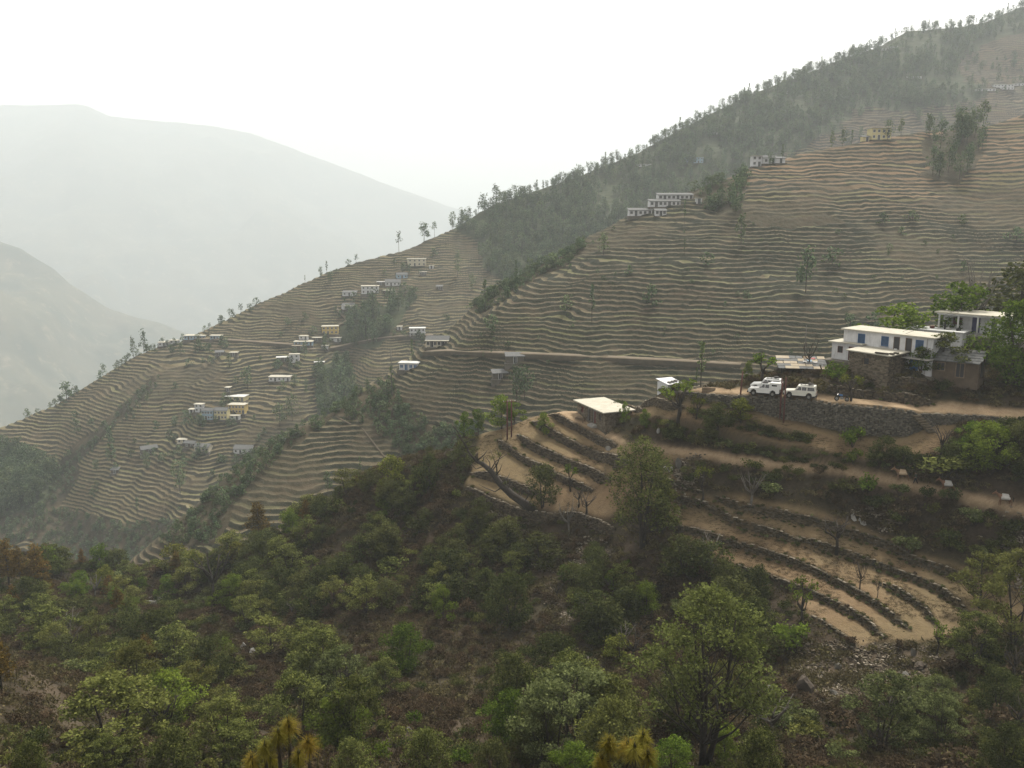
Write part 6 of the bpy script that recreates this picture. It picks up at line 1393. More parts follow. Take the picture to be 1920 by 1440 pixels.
def jeep(label, px, py, yaw, paint, kind):
    q = LF.hit(px, py); r = thing('jeep', label, 'car', (q.x, q.y, q.z), math.radians(yaw), 'parked white jeeps')
    pr = [(-2.0, .48), (-1.78, .48), (-1.72, .75), (-1.52, .92), (-1.22, .92), (-1.02, .75), (-.96, .46), (.80, .46), (.86, .75), (1.06, .92), (1.36, .92), (1.56, .75), (1.62, .48), (2.06, .54), (2.09, 1.12), (-.72, 1.14), (-1.93, 1.03), (-2.06, .84)]
    MB().prism(pr, 'y', -.85, .85).build('body', paint, r)
    MB().box(-1.9, -.8, .3, 2.0, .8, .477).build('underbody', M_BLACK, r)
    MB().prism([(-1.9, 1.035), (-.75, 1.142), (-.75, 1.17), (-1.88, 1.07)], 'y', -.55, .55).build('bonnet', paint, r)
    for x in (-1.37, 1.21):
        for y in (-.76, .76): wheel_on(r, x, y)
    MB().box(-2.22, -.86, .42, -2.07, .86, .62).build('bumper', M_BLACK, r); MB().box(2.1, -.86, .42, 2.2, .86, .6).build('bumper', M_BLACK, r)
    MB().box(-2.10, -.5, .66, -2.065, .5, .9).build('grille', M_BLACK, r)
    for y in (-.68, .68):
        MB().wheel((-2.07, y, .82), .11, .06, 'x', 10).build('headlight', M_LAMP, r); MB().box(2.095, y - .09, .75, 2.12, y + .09, 1.0).build('tail_light', M_REDL, r)
    if kind == 'suv':
        MB().hexa([(-.70, -.84, 1.142), (2.08, -.84, 1.122), (2.08, .84, 1.122), (-.70, .84, 1.142), (-.30, -.72, 1.80), (1.97, -.72, 1.84), (1.97, .72, 1.84), (-.30, .72, 1.80)]).build('cabin', paint, r)
        wins = [((-.42, 1.20), (.18, 1.20), (.18, 1.66), (-.14, 1.66)), ((.26, 1.20), (.86, 1.20), (.86, 1.66), (.26, 1.66)), ((.98, 1.20), (1.92, 1.20), (1.84, 1.66), (.98, 1.66))]
        rk = MB()
        for x in (.1, .6, 1.1, 1.6): rk.box(x, -.6, 1.90, x + .04, .6, 1.94)
        for y in (-.6, .56): rk.box(0, y, 1.86, 1.75, y + .04, 1.95)
        rk.build('roof_rack', M_BLACK, r); MB().wheel((1.25, 0, 2.02), .36, .2, 'x', 14).mesh('x', M_TYRE)
        t = MB().tube([(1.25, 0, 1.95), (1.25, 0, 2.0), (1.25, 0, 2.14), (1.25, 0, 2.17)], [.33, .36, .36, .30], 14).build('roof_spare_wheel', M_TYRE, r, True)
        MB().box(2.10, -.35, 1.2, 2.115, .35, 1.62).build('rear_window', M_GLASS, r)
    else:
        MB().hexa([(-.70, -.84, 1.142), (.78, -.84, 1.13), (.78, .84, 1.13), (-.70, .84, 1.142), (-.30, -.72, 1.78), (.74, -.74, 1.82), (.74, .74, 1.82), (-.30, .72, 1.78)]).build('cabin', paint, r)
        MB().box(.80, -.86, 1.142, 2.32, .86, 1.95).build('canopy', paint, r); MB().box(-.2, -.6, 1.83, .5, .6, 1.93).build('roof_load', M_BLACK, r)
        MB().box(1.05, -.878, 1.50, 1.75, -.862, 1.70).build('canopy_window', M_GLASS, r); MB().box(2.321, -.8, .6, 2.34, .8, 1.9).build('tailgate', M_REDW, r)
        wins = [((-.42, 1.20), (.12, 1.20), (.12, 1.66), (-.14, 1.66)), ((.20, 1.20), (.70, 1.20), (.70, 1.66), (.20, 1.66))]
    for q4 in wins:
        for sd in (-1, 1):
            V = []
            for o in (.012, -.02):
                for x, z in q4: V.append((x, sd * (.84 - .12 * (z - 1.14) / .66 * (1.0 if kind == 'suv' else .92) + o), z))
            MB().hexa(V).build('window', M_GLASS, r)
    MB().hexa([(-.66, -.72, 1.20), (-.64, -.72, 1.20), (-.64, .72, 1.20), (-.66, .72, 1.20), (-.385, -.64, 1.70), (-.33, -.64, 1.70), (-.33, .64, 1.70), (-.385, .64, 1.70)]).build('windscreen', M_GLASS, r)
    for y in (-.86, .86): MB().box(-.5, y - .1, 1.2, -.42, y + .1, 1.34).build('mirror', M_BLACK, r)
    for sd in (-1, 1): MB().box(-.85, sd * .87 - .02, .40, .75, sd * .87 + .06 * sd + .02, .46).build('side_step', M_BLACK, r)
    return r
jeep('white double cab jeep with a box canopy, parked furthest left at the wall edge', 1433, 741, -25, M_CARW, 'pickup')
jeep('cream white jeep with a roof rack and spare wheel, rightmost of the parked jeeps', 1500, 746, -25, M_CARC, 'suv')
j3 = LF.hit(1441, 735); jeep('white jeep mostly hidden behind the double cab jeep', 1437, 733, -27, M_CARW, 'suv')
q = LF.hit(1578, 752); mt = thing('motorcycle', 'dark motorcycle parked on the motor road beside a little lopped tree', 'motorcycle', (q.x, q.y, q.z), math.radians(-22))
for x in (-.65, .65):
    w = MB().wheel((x, 0, .31), .31, .1).build('wheel', M_TYRE, mt, True); MB().wheel((x, 0, .31), .2, .11, k=12).build('rim', M_RIM, w)
MB().tube([(-.65, 0, .31), (-.45, 0, .95)], .035, 6).tube([(-.4, 0, .8), (.2, 0, .5), (.65, 0, .35)], .04, 6).tube([(-.3, 0, .8), (-.15, 0, .3), (.2, 0, .28), (.25, 0, .6)], .03, 6).build('frame', M_BLACK, mt)
MB().box(-.2, -.13, .24, .2, .13, .55).build('engine', M_RIM, mt); MB().hexa([(-.38, -.13, .72), (.1, -.12, .70), (.1, .12, .70), (-.38, .13, .72), (-.32, -.1, .95), (.08, -.09, .88), (.08, .09, .88), (-.32, .1, .95)]).build('fuel_tank', M_BLUEP, mt)
MB().hexa([(.1, -.13, .70), (.8, -.12, .74), (.8, .12, .74), (.1, .13, .70), (.1, -.11, .82), (.8, -.1, .85), (.8, .1, .85), (.1, .11, .82)]).build('seat', M_BLACK, mt)
MB().tube([(-.40, -.36, 1.03), (-.45, 0, .97), (-.40, .36, 1.03)], .02, 6).build('handlebar', M_BLACK, mt); MB().wheel((-.55, 0, .85), .1, .12, 'x', 10).build('headlight', M_LAMP, mt); MB().tube([(.1, -.16, .3), (.85, -.18, .36)], .04, 6).build('exhaust', M_RIM, mt)

# ------------------------------------------------------------------ people and animals
def skin(name, V, E, R, mt, parent, sub=2):
    me = bpy.data.meshes.new(name + '_cage'); me.from_pydata(V, E, [])
    o = bpy.data.objects.new(name + '_cage', me); COL.objects.link(o)
    o.modifiers.new('skin', 'SKIN'); s = o.modifiers.new('sub', 'SUBSURF'); s.levels = sub; s.render_levels = sub
    for i, v in enumerate(me.skin_vertices[0].data):
        r = R[i]; v.radius = r if hasattr(r, '__len__') else (r, r); v.use_root = (i == 0)
    dg = bpy.context.evaluated_depsgraph_get(); m2 = bpy.data.meshes.new_from_object(o.evaluated_get(dg)); bpy.data.objects.remove(o); m2.name = name
    m2.materials.clear(); m2.materials.append(mt)
    for p in m2.polygons: p.use_smooth = True; p.material_index = 0
    return obj(name, m2, parent)
M_SKIN = surf('brown_skin', (0.15, 0.082, 0.052), (0.19, 0.105, 0.068), 6.0, rough=.6)
M_HAIR = surf('black_hair', (0.010, 0.009, 0.008), (0.02, 0.018, 0.016), 9.0)
def person(px, py, h, yaw, label, top, legs):
    q = LF.hit(px, py); k = h / 1.7; r = thing('person', label, 'person', (q.x, q.y, q.z), math.radians(yaw), None, k)
    # local: faces -x; mid-stride
    V = [(0, 0, .95), (0, 0, 1.15), (-.02, 0, 1.36), (-.03, 0, 1.46), (-.04, 0, 1.56), (-.05, 0, 1.66)]; E = [(0, 1), (1, 2), (2, 3), (3, 4), (4, 5)]; R = [(.14, .10), (.13, .10), (.15, .10), .055, .085, .075]
    for sd in (-1, 1):
        n = len(V); fx = -.22 if sd < 0 else .2
        V += [(0, sd * .10, .90), (fx * .6, sd * .10, .50), (fx * (1.0 if sd < 0 else 1.5), sd * .10, .09), (fx * (1.0 if sd < 0 else 1.5) - .16, sd * .10, .04)]; E += [(0, n), (n, n + 1), (n + 1, n + 2), (n + 2, n + 3)]; R += [.095, .062, .042, .038]
        n = len(V); ax = .16 if sd < 0 else -.16
        V += [(-.02, sd * .19, 1.40), (ax * .5, sd * .25, 1.14), (ax * 1.2, sd * .24, .90), (ax * 1.4, sd * .24, .82)]; E += [(2, n), (n, n + 1), (n + 1, n + 2), (n + 2, n + 3)]; R += [.062, .046, .034, .030]
        for f in range(5):
            m = len(V); dx = -.035 + .017 * f; V += [(ax * 1.4 + dx * 1.2, sd * (.245 if f else .22), .765 if f else .80), (ax * 1.4 + dx * 1.3, sd * (.235 if f else .20), .715 + .008 * abs(f - 2.5))]; E += [(n + 3, m), (m, m + 1)]; R += [.011, .009]
    skin('body', V, E, R, M_SKIN, r, 2)
    tv = [(0, 0, .90), (0, 0, 1.15), (-.02, 0, 1.36), (-.03, 0, 1.45)]; te = [(0, 1), (1, 2), (2, 3)]; tr_ = [(.175, .135), (.155, .125), (.17, .12), .075]
    for sd in (-1, 1):
        n = len(tv); ax = .16 if sd < 0 else -.16; tv += [(-.02, sd * .19, 1.40), (ax * .5, sd * .25, 1.14), (ax * 1.1, sd * .24, .93)]; te += [(2, n), (n, n + 1), (n + 1, n + 2)]; tr_ += [.080, .062, .050]
    skin('jacket', tv, te, tr_, top, r, 2)
    lv = [(0, 0, .93)]; le = []; lr = [(.15, .12)]
    for sd in (-1, 1):
        n = len(lv); fx = -.22 if sd < 0 else .2; lv += [(0, sd * .10, .86), (fx * .6, sd * .10, .50), (fx * (1.0 if sd < 0 else 1.5), sd * .10, .13)]; le += [(0, n), (n, n + 1), (n + 1, n + 2)]; lr += [.108, .080, .062]
    skin('trousers', lv, le, lr, legs, r, 2)
    skin('hair', [(-.03, 0, 1.60), (-.035, 0, 1.70)], [(0, 1)], [.088, .078], M_HAIR, r, 2)
person(1716, 908, 1.55, -28, 'person in dark green clothing walking behind the laden mule on the path', surf('dark_green_cloth', (0.022, 0.038, 0.026), (0.05, 0.065, 0.045), 6.0), surf('dark_cloth', (0.016, 0.018, 0.02), (0.03, 0.032, 0.034), 6.0))
def mule(px, py, yaw, label, coat, k=1.0):
    q = LF.hit(px, py); r = thing('mule', label, 'mule', (q.x, q.y, q.z), math.radians(yaw), 'mules on the path', k)
    V = [(0, 0, 1.05), (-.45, 0, 1.08), (.50, 0, 1.10), (-.68, 0, 1.22), (-.92, 0, 1.42), (-1.08, 0, 1.52), (-1.28, 0, 1.36), (-1.40, 0, 1.24)]
    E = [(0, 1), (0, 2), (1, 3), (3, 4), (4, 5), (5, 6), (6, 7)]; R = [(.25, .27), (.24, .30), (.23, .26), (.15, .20), (.10, .14), (.10, .11), (.085, .09), .065]
    for sd in (-1, 1):
        n = len(V); V += [(-1.02, sd * .07, 1.64), (-1.00, sd * .10, 1.80)]; E += [(5, n), (n, n + 1)]; R += [.035, .014]
        n = len(V); st = .10 * sd; V += [(-.52, sd * .15, .82), (-.54 + st, sd * .15, .46), (-.53 + st, sd * .15, .13), (-.57 + st, sd * .15, .03)]; E += [(1, n), (n, n + 1), (n + 1, n + 2), (n + 2, n + 3)]; R += [.105, .058, .040, .052]
        n = len(V); V += [(.50, sd * .15, .80), (.42 - st, sd * .15, .66), (.60 - st, sd * .15, .44), (.56 - st, sd * .15, .13), (.52 - st, sd * .15, .03)]; E += [(2, n), (n, n + 1), (n + 1, n + 2), (n + 2, n + 3), (n + 3, n + 4)]; R += [.135, .090, .055, .040, .052]
    skin('body', V, E, R, coat, r, 2)
    MB().tube([(.72, 0, 1.18), (.82, 0, .95), (.82, 0, .55)], [.035, .06, .03], 6).build('tail', M_HAIR, r, True)
    MB().tube([(-.66, 0, 1.44), (-.9, 0, 1.6), (-1.04, 0, 1.66)], [.04, .05, .03], 5).build('mane', M_HAIR, r, True)
    return r
M_BAY = surf('bay_coat', (0.115, 0.058, 0.034), (0.175, 0.095, 0.058), 3.0, rough=.7)
M_DUN = surf('dun_coat', (0.14, 0.082, 0.047), (0.19, 0.118, 0.07), 3.0, rough=.7)
M_DKB = surf('dark_brown_coat', (0.035, 0.022, 0.016), (0.066, 0.043, 0.031), 3.0, rough=.7)
M_SACK = surf('white_sacking', (0.28, 0.272, 0.255), (0.42, 0.41, 0.385), 3.0, bump=.05)
M_TANSACK = surf('tan_sacking', (0.27, 0.20, 0.13), (0.36, 0.28, 0.19), 3.0, bump=.05)
def pack(r, label, mt, w=.55):
    o = thing('pack_load', label, 'pack', r.location, r.rotation_euler[2], 'loads on the mules')
    m = MB()
    for sd in (-1, 1):
        ring = []
        for x, s in ((-.5, .7), (-.3, 1), (.2, 1), (.42, .7)): ring.append((x, s))
        m.tube([(x, sd * (.36 + .05 * s), .98 + .02 * s) for x, s in ring], [.15 * s + .06 for x, s in ring], 8)
    m.build('side_sack', mt, o, True); MB().hexa([(-.42, -.28, 1.16), (.36, -.28, 1.16), (.36, .28, 1.16), (-.42, .28, 1.16), (-.36, -.12, 1.42), (.28, -.12, 1.40), (.28, .12, 1.40), (-.36, .12, 1.42)]).build('top_sheet', mt, o)
m1 = mule(1692, 901, -16, 'tan mule with a pale sheet, first of the line on the path', M_DUN); pack(m1, 'thin pale sheet load on the tan leading mule', M_TANSACK)
m2 = mule(1777, 922, -20, 'dark brown mule carrying a white sack, second of the line', M_BAY); pack(m2, 'white sack on the dark brown second mule', M_SACK)
m3 = mule(1884, 948, -22, 'bay mule with a large white pack, last at the right', M_BAY); pack(m3, 'large white pack on the last mule', M_SACK)

# ------------------------------------------------------------------ poles and wires
def pole(name, label, L, px, py, top, mt, arms=True, rad=.12, lean=0.0):
    q = L.hit(px, py); h = (py - top) * q.y / FPX; r = thing(name, label, 'pole', (q.x, q.y, q.z), .3, 'utility poles')
    MB().tube([(0, 0, -.6), (lean * .5, 0, h * .5), (lean, 0, h)], [rad * 1.15, rad, rad * .8], 8).build('post', mt, r, True)
    if arms:
        MB().box(lean - .7, -.05, h - .35, lean + .7, .05, h - .25).build('crossarm', mt, r)
        im = MB().tube([(0, 0, 0), (0, 0, .08), (0, 0, .16)], [.03, .06, .03], 6).mesh('insulator', M_SLABW)
        for x in (-.6, 0, .6): obj('insulator', im, r, (lean + x, 0, h - .25))
    return r
pole('utility_pole', 'left one of the twin dark poles on the promontory field', LF, 951, 824, 746, M_RUST); pole('utility_pole', 'right one of the twin dark poles on the promontory field', LF, 959, 819, 746, M_RUST)
pole('utility_pole', 'red brown pole left of the parked jeeps', LF, 1387, 752, 694, M_RUST, False, .11, .25); pole('utility_pole', 'left one of the twin red poles before the retaining wall', LF, 1462, 784, 706, M_RUST, False); pole('utility_pole', 'right one of the twin red poles before the retaining wall', LF, 1469, 792, 704, M_RUST, False, .1)
pole('utility_pole', 'thin grey pole behind the slab roofed shed', LF, 1507, 692, 608, M_GREYPOLE, False, .06); pole('utility_pole', 'lone tall dark pole on the nose of the spur', LE, 735, 742, 652, M_GREYPOLE, False, .16)
pole('utility_pole', 'dark pole beside the small white ridge houses', LD, 1040, 380, 345, M_GREYPOLE, False, .2) if False else None
a0 = P(1692, 628, 122); a1 = P(2010, 480, 110)
wr = thing('power_line', 'two thin wires rising from the white house roof to the right', 'wire', tuple(a0), 0)
for dz in (0, .45):
    m = MB(); pts = []
    for i in range(15):
        t = i / 14; p = a0 + (a1 - a0) * t; pts.append((p[0] - a0[0], p[1] - a0[1], p[2] - a0[2] - 2.2 * t * (1 - t) + dz))
    m.tube(pts, .022, 5).build('wire', M_WIRE, wr)
pp = thing('utility_pole', 'wooden pole that the house wires run to, outside the right edge', 'pole', (a1[0], a1[1], LF.z(min(a1[0], .69 * a1[1]), a1[1])), 0); MB().tube([(0, 0, -1), (0, 0, a1[2] - pp.location[2] + .8)], .12, 8).build('post', M_GREYPOLE, pp, True)

# ------------------------------------------------------------------ small things
def rock(label, px, py, wpx, hpx, seed, mt, L=None, flat=1.0, name='boulder', yaw=None):
    L = L or LF; q = L.hit(px, py); s = q.y / FPX; rg = np.random.default_rng(seed); import bmesh
    bm = bmesh.new(); bmesh.ops.create_icosphere(bm, subdivisions=2, radius=1)
    for v in bm.verts:
        n = v.co.copy(); k = 1 + .28 * float(vn(n.x * 1.7 + seed, n.y * 1.7 + n.z * 2.1, seed)) + .12 * float(vn(n.x * 4 + seed, n.z * 4 - n.y * 3, seed + 5))
        for _ in range(3):
            d = Vector(rg.normal(size=3)).normalized()
        v.co = n * k
    for i in range(11):
        d = Vector(rg.normal(size=3)).normalized(); c = rg.uniform(.38, .72)
        for v in bm.verts:
            e = v.co.dot(d)
            if e > c: v.co -= d * (e - c)
    me = bpy.data.meshes.new(name); bm.to_mesh(me); bm.free(); me.materials.append(mt)
    o = obj(name, me, None, (q.x, q.y, q.z + hpx * s * .08), rg.uniform(0, 6) if yaw is None else yaw, (wpx * s * .5, wpx * s * .4 * flat, hpx * s * .6))
    return tag(o, label, 'rock')
M_RKP = surf('pale_rock', (0.26, 0.25, 0.23), (0.42, 0.41, 0.38), 1.2, space='pos', bump=.1); M_RKG = surf('grey_rock', (0.085, 0.080, 0.070), (0.165, 0.155, 0.135), 1.2, space='pos', bump=.1); M_RKB = surf('brown_rock', (0.055, 0.044, 0.034), (0.115, 0.092, 0.070), 1.2, space='pos', bump=.1)
for i, (lab, px, py, w, h, mt_, L) in enumerate([('white boulder in the dark gully, left of the pair', 458, 1217, 20, 26, M_RKP, LF), ('white boulder in the dark gully, right of the pair', 476, 1224, 26, 18, M_RKP, LF), ('large flat grey boulder below the fields left of the dark hollow', 1445, 1300, 46, 26, M_RKG, LF), ('dark overhanging boulder over the hollow below the fields', 1512, 1295, 50, 48, M_RKB, LF),
    ('leaning grey boulder on the bare slope below the fields', 1573, 1252, 22, 18, M_RKG, LF), ('upright grey boulder at the corner of the fields', 1713, 1228, 18, 28, M_RKG, LF), ('brown boulder right of the upright grey one', 1728, 1250, 30, 20, M_RKB, LF), ('grey boulder on the lower right slope', 1698, 1268, 24, 14, M_RKG, LF), ('pale boulder beside the lacy tree', 1560, 1300, 26, 16, M_RKG, LF), ('brown rock ledge under the bright spreading tree, left half', 822, 1262, 34, 22, M_RKB, LF), ('brown rock ledge under the bright spreading tree, right half', 858, 1260, 36, 24, M_RKB, LF), ('grey rocks at the gully foot in the bottom centre left', 765, 1372, 30, 22, M_RKG, LF),
    ('pale cliff rock on the scrub face under the far terraces', 378, 1012, 22, 18, M_RKP, LD), ('second pale cliff rock on the scrub face under the far terraces', 352, 1000, 20, 12, M_RKP, LD), ('small pale cliff rock on the left of the scrub face', 183, 1030, 10, 12, M_RKP, LD), ('grey cliff rock near the top of the scrub face', 400, 985, 16, 16, M_RKP, LD), ('grey crag on the rocky rib above the nose terraces', 558, 818, 16, 16, M_RKG, LE), ('second grey crag on the rocky rib above the nose terraces', 530, 828, 22, 16, M_RKG, LE), ('stone outcrop on the crest left of the promontory', 745, 862, 40, 8, M_RKB, LF)]):
    rock(lab, px, py, w, h, 700 + i, mt_, L)
def slab(label, px, py, wpx, hpx, lean, seed, mt, L=None, name='stone_slab', cat='slab'):
    q = (L or LF).hit(px, py); s = q.y / FPX; rg = np.random.default_rng(seed); n = 7; w = wpx * s / 2; h = hpx * s
    poly = [((math.cos(t) * w * rg.uniform(.85, 1.1)), h / 2 + math.sin(t) * h / 2 * rg.uniform(.85, 1.1)) for t in np.linspace(0, 2 * math.pi, n, endpoint=False)]
    me = MB().prism(poly, 'y', -.05, .05).mesh(name, mt); o = obj(name, me, None, (q.x, q.y, q.z)); o.rotation_euler = (math.radians(-lean), 0, rg.uniform(-.4, .4)); return tag(o, label, cat)
slab('large pale stone slab on the upper field, left of three', 1603, 978, 13, 20, 50, 1, M_RKP); slab('small pale stone on the upper field, middle of three', 1613, 978, 7, 8, 40, 2, M_RKP); slab('pale stone slab on the upper field, right of three', 1622, 986, 15, 14, 50, 3, M_RKP)
slab('upright grey slab leaning in the building rubble', 1273, 880, 13, 24, 12, 4, M_RKG); slab('blue grey slab lying below the hut yard wall', 1142, 846, 14, 12, 40, 5, M_RKG)
def bag(label, px, py, wpx, hpx, seed, mt):
    q = LF.hit(px, py); s = q.y / FPX; w = wpx * s; h = hpx * s; rg = np.random.default_rng(seed)
    o = MB().tube([(0, 0, -.02), (rg.uniform(-.05, .05), 0, h * .15), (rg.uniform(-.05, .05), 0, h * .6), (.05, .02, h * .85), (.08, .03, h)], [w * .35, w * .5, w * .45, w * .22, w * .1], 8).build('sack', mt, None, True, (q.x, q.y, q.z)); return tag(o, label, 'sack')
bag('white sack hanging in the shrubs on the bank right of the hut', 1234, 812, 7, 12, 1, M_SACK); bag('white cement sack in the rubble, left one', 1248, 882, 9, 9, 2, M_SACK); bag('white cement sack in the rubble, right one', 1258, 884, 9, 10, 3, M_SACK)
# pile of rubble beside the path and the wood stack on the road
def pile(name, label, px, py, wpx, dpx, n, mt, lx=.25, hz_=.06, hh=.5, cat='pile'):
    q = LF.hit(px, py); s = q.y / FPX; rg = np.random.default_rng(px); u = rg.normal(0, .33, (n, 2)); C = np.stack([u[:, 0] * wpx * s, u[:, 1] * dpx, np.maximum(0, hh * (1 - np.hypot(u[:, 0], u[:, 1]) * 1.6)) * rg.uniform(.3, 1, n)], 1)
    gz = np.array([LF.z(q.x + c[0], q.y + c[1]) - q.z for c in C]); C[:, 2] += gz; a = rg.uniform(0, 3.14, n)
    V, F, tn = stone_block(C, np.stack([np.cos(a), np.sin(a), rg.uniform(-.3, .3, n)], 1), np.stack([-np.sin(a), np.cos(a), 0 * a], 1), lx * rg.uniform(.5, 1.2, n), lx * .6 * rg.uniform(.5, 1.2, n), hz_ * rg.uniform(.5, 1.5, n), rg)
    r = thing(name, label, cat, (q.x, q.y, q.z)); tag(obj('pieces', mesh_np(name, V, F, mt, False, {'tone': ('FACE', tn)}), r), kind='stuff')
pile('rubble_pile', 'pale heap of building rubble and broken slabs beside the path', 1285, 895, 46, 3.4, 260, M_CAP, .2, .06, .5); pile('stone_pile', 'brown heap of stones behind the upright slab', 1298, 868, 26, 1.2, 90, M_STONE_T, .22, .1, .8); pile('stone_pile', 'heap of pale stones at the right edge beyond the fields', 1905, 1050, 46, 4, 200, M_CAP, .22, .08, .5); pile('stone_pile', 'loose stones along the road edge behind the tin shed', 1320, 725, 60, .8, 120, M_CAP, .25, .1, .4)
q = LF.hit(1328, 737); wd = thing('wood_stack', 'low stack of split firewood on the motor road', 'firewood', (q.x, q.y + .6, q.z), -.3)
lm = MB().tube([(-.9, 0, 0), (.9, 0, 0)], .09, 7).mesh('log', M_WOOD)
for r_ in range(4):
    for c in range(5 - r_): obj('log', lm, wd, (random.uniform(-.1, .1) + .2, -.4 + c * .2 + r_ * .1, .09 + r_ * .17), random.uniform(-.08, .08))
q = LF.hit(1088, 788); tb = thing('bench', 'plank bench loaded with stones in the hut yard', 'bench', (q.x, q.y, q.z), -.7)
MB().box(-.8, -.35, .42, .8, .35, .5).build('top', M_WOOD, tb)
for x in (-.7, .7):
    for y in (-.28, .28): MB().box(x - .05, y - .05, -.3, x + .05, y + .05, .419).build('leg', M_WOOD, tb)
# plastic chairs on the balcony, things on the flat roof, washing on the slab shed
def on(root, x, y, z): return root.matrix_basis @ Vector((x, y, z))
def chair(label, p, yaw):
    c = thing('plastic_chair', label, 'chair', p, yaw, 'plastic chairs on the balcony')
    MB().box(-.24, -.24, .41, .24, .24, .45).build('seat', M_SLABW, c); MB().hexa([(-.24, .2, .45), (.24, .2, .45), (.24, .24, .45), (-.24, .24, .45), (-.21, .30, .86), (.21, .30, .86), (.21, .34, .86), (-.21, .34, .86)]).build('backrest', M_SLABW, c)
    lg = MB().box(-.025, -.025, 0, .025, .025, .409).mesh('leg', M_SLABW)
    for x in (-.2, .2):
        for y in (-.2, .2): obj('leg', lg, c, (x, y, 0))
        MB().box(x - .02 + (.03 if x > 0 else -.03), -.22, .62, x + .02 + (.03 if x > 0 else -.03), .26, .65).build('armrest', M_SLABW, c)
chair('white plastic chair beside the first dark doorway of the white house', on(A, 8.1, -.8, 2.46), -.9); chair('white plastic chair between the second doorway and the right window', on(A, 10.9, -.8, 2.46), -1.1)
o = MB().box(-.25, -.2, 0, .25, .2, .3).tube([(-.1, 0, .3), (.1, .02, .42)], [.16, .1], 7).build('bundle', M_BLACK, None, False, on(W_, 6.6, 1.2, 2.221)); tag(o, 'black bundle on the low white roof', 'bundle')
o = MB().tube([(-.4, 0, .1), (-.1, .05, .22), (.4, 0, .1)], [.1, .2, .08], 8).build('bundle', M_SACK, None, True, on(W_, 5.2, 1.5, 2.221)); tag(o, 'white bundle on the low white roof', 'bundle')
o = MB().tube([(0, 0, 0), (.02, 0, .9)], [.14, .12], 7).tube([(.02, 0, .9), (.02, 0, 1.05), (.02, 0, 1.2)], [.05, .1, .06], 7).build('water_drum', [M_BLACK], None, True, on(W_, 4.6, 1.6, 2.221)); tag(o, 'slim dark upright drum on the low white roof', 'drum')
o = MB().box(-.25, -.25, 0, .25, .25, .35).build('pot', M_REDW, None, False, on(W_, 2.8, 1.8, 2.221)); tag(o, 'brown pot on the low white roof', 'pot')
for i, (lab, mt_, x, y) in enumerate((('white cloth drying on the slab shed roof, left', M_SACK, 3.6, 1.6), ('pale blue cloth drying on the slab shed roof, middle', M_BLUEW, 4.3, 2.0), ('second white cloth drying on the slab shed roof, right', M_SACK, 5.0, 1.5), ('red cloth drying on the slab shed roof, at the back', M_REDL, 4.9, 2.9))):
    z = lambda yy: 1.35 + .95 * (yy + .5) / 4.4 + .25
    m = MB(); n = 4
    for a in range(n):
        for b in range(n):
            xx, yy = x + .2 * (a - 1.5), y + .2 * (b - 1.5); m.v.append((xx, yy, z(yy) + .05 * math.sin(a * 2 + i) * math.cos(b * 1.7)))
    for a in range(n - 1):
        for b in range(n - 1): m.f.append((a * n + b, a * n + n + b, a * n + n + b + 1, a * n + b + 1))
    c = m.build('cloth', mt_, None, True, T_.location, T_.rotation_euler[2]); tag(c, lab, 'cloth')
q = LF.hit(1584, 684); slab('white tin sheet leaning under the annex', 1583, 692, 20, 8, 55, 9, M_TIN, None, 'tin_sheet', 'sheet')

# ------------------------------------------------------------------ young pine tops right below the viewer
M_NEED = leaf_mat('long_pine_needles', (0.085, 0.075, 0.010), (0.215, 0.190, 0.042), (0.24, 0.150, 0.03), .35)
M_BUD = surf('dark_pine_bud', (0.020, 0.022, 0.010), (0.04, 0.038, 0.018), 12.0)
def pine_tops(label, base_px, d, tops, seed):
    b = P(base_px, 1440, d); zg = LF.z(b[0], d); r = thing('pine_sapling', label, 'tree', (b[0], d, zg)); rg = np.random.default_rng(seed)
    for px, py, dd, k in tops:
        t = P(px, py, d + dd) - np.array([b[0], d, zg]); st = MB(); st.tube([(0, 0, -.3), (t[0] * .35, t[1] * .35, t[2] * .5), (t[0], t[1], t[2] * .9), tuple(t)], [.09, .06, .035, .02], 6)
        s = st.build('stem', M_BARK, r, True)
        MB().tube([tuple(t - np.array([0, 0, .02])), tuple(t + np.array([0, 0, .05])), tuple(t + np.array([0, 0, .11]))], [.015, .03, .008], 6).build('bud', M_BUD, s, True)
        V = []; F = []; n = 420
        for i in range(n):
            an = rg.uniform(0, 6.283); el = rg.uniform(-.35, 1.45); L = k * rg.uniform(.16, .27); o = t + np.array([0, 0, rg.uniform(-.16, .04)])
            dr = np.array([math.cos(an) * math.cos(el), math.sin(an) * math.cos(el), math.sin(el)]); sd = np.cross(dr, [0, 0, 1.0]); sd = sd / (np.linalg.norm(sd) + 1e-6) * .0032; q = len(V)
            for u, w in ((0, 1), (.5, 1), (1, .3)):
                p = o + dr * L * u - np.array([0, 0, L * .38 * u * u]); V += [tuple(p - sd * w), tuple(p + sd * w)]
            F += [(q, q + 1, q + 3, q + 2), (q + 2, q + 3, q + 5, q + 4)]
        me = mesh_np('needles', np.array(V), np.array(F), M_NEED, False, {'leaf': ('FACE', np.repeat(rg.random(n), 2))}); tag(obj('needles', me, s), kind='stuff')
pine_tops('young pine with yellow green needle tufts at the bottom left of centre', 535, 13.5, [(522, 1376, 0, 1.0), (541, 1358, .2, 1.0), (497, 1400, -.1, .9), (578, 1394, .1, 1.05), (472, 1424, -.2, .9), (560, 1416, -.3, .8), (508, 1424, .3, .9)], 3)
pine_tops('young pine with orange tinged needle tufts at the bottom right of centre', 1175, 13.0, [(1142, 1392, 0, .95), (1177, 1398, .1, .9), (1190, 1404, -.2, .9), (1206, 1382, .15, 1.0), (1128, 1426, -.1, .8), (1215, 1416, -.2, .9)], 4)
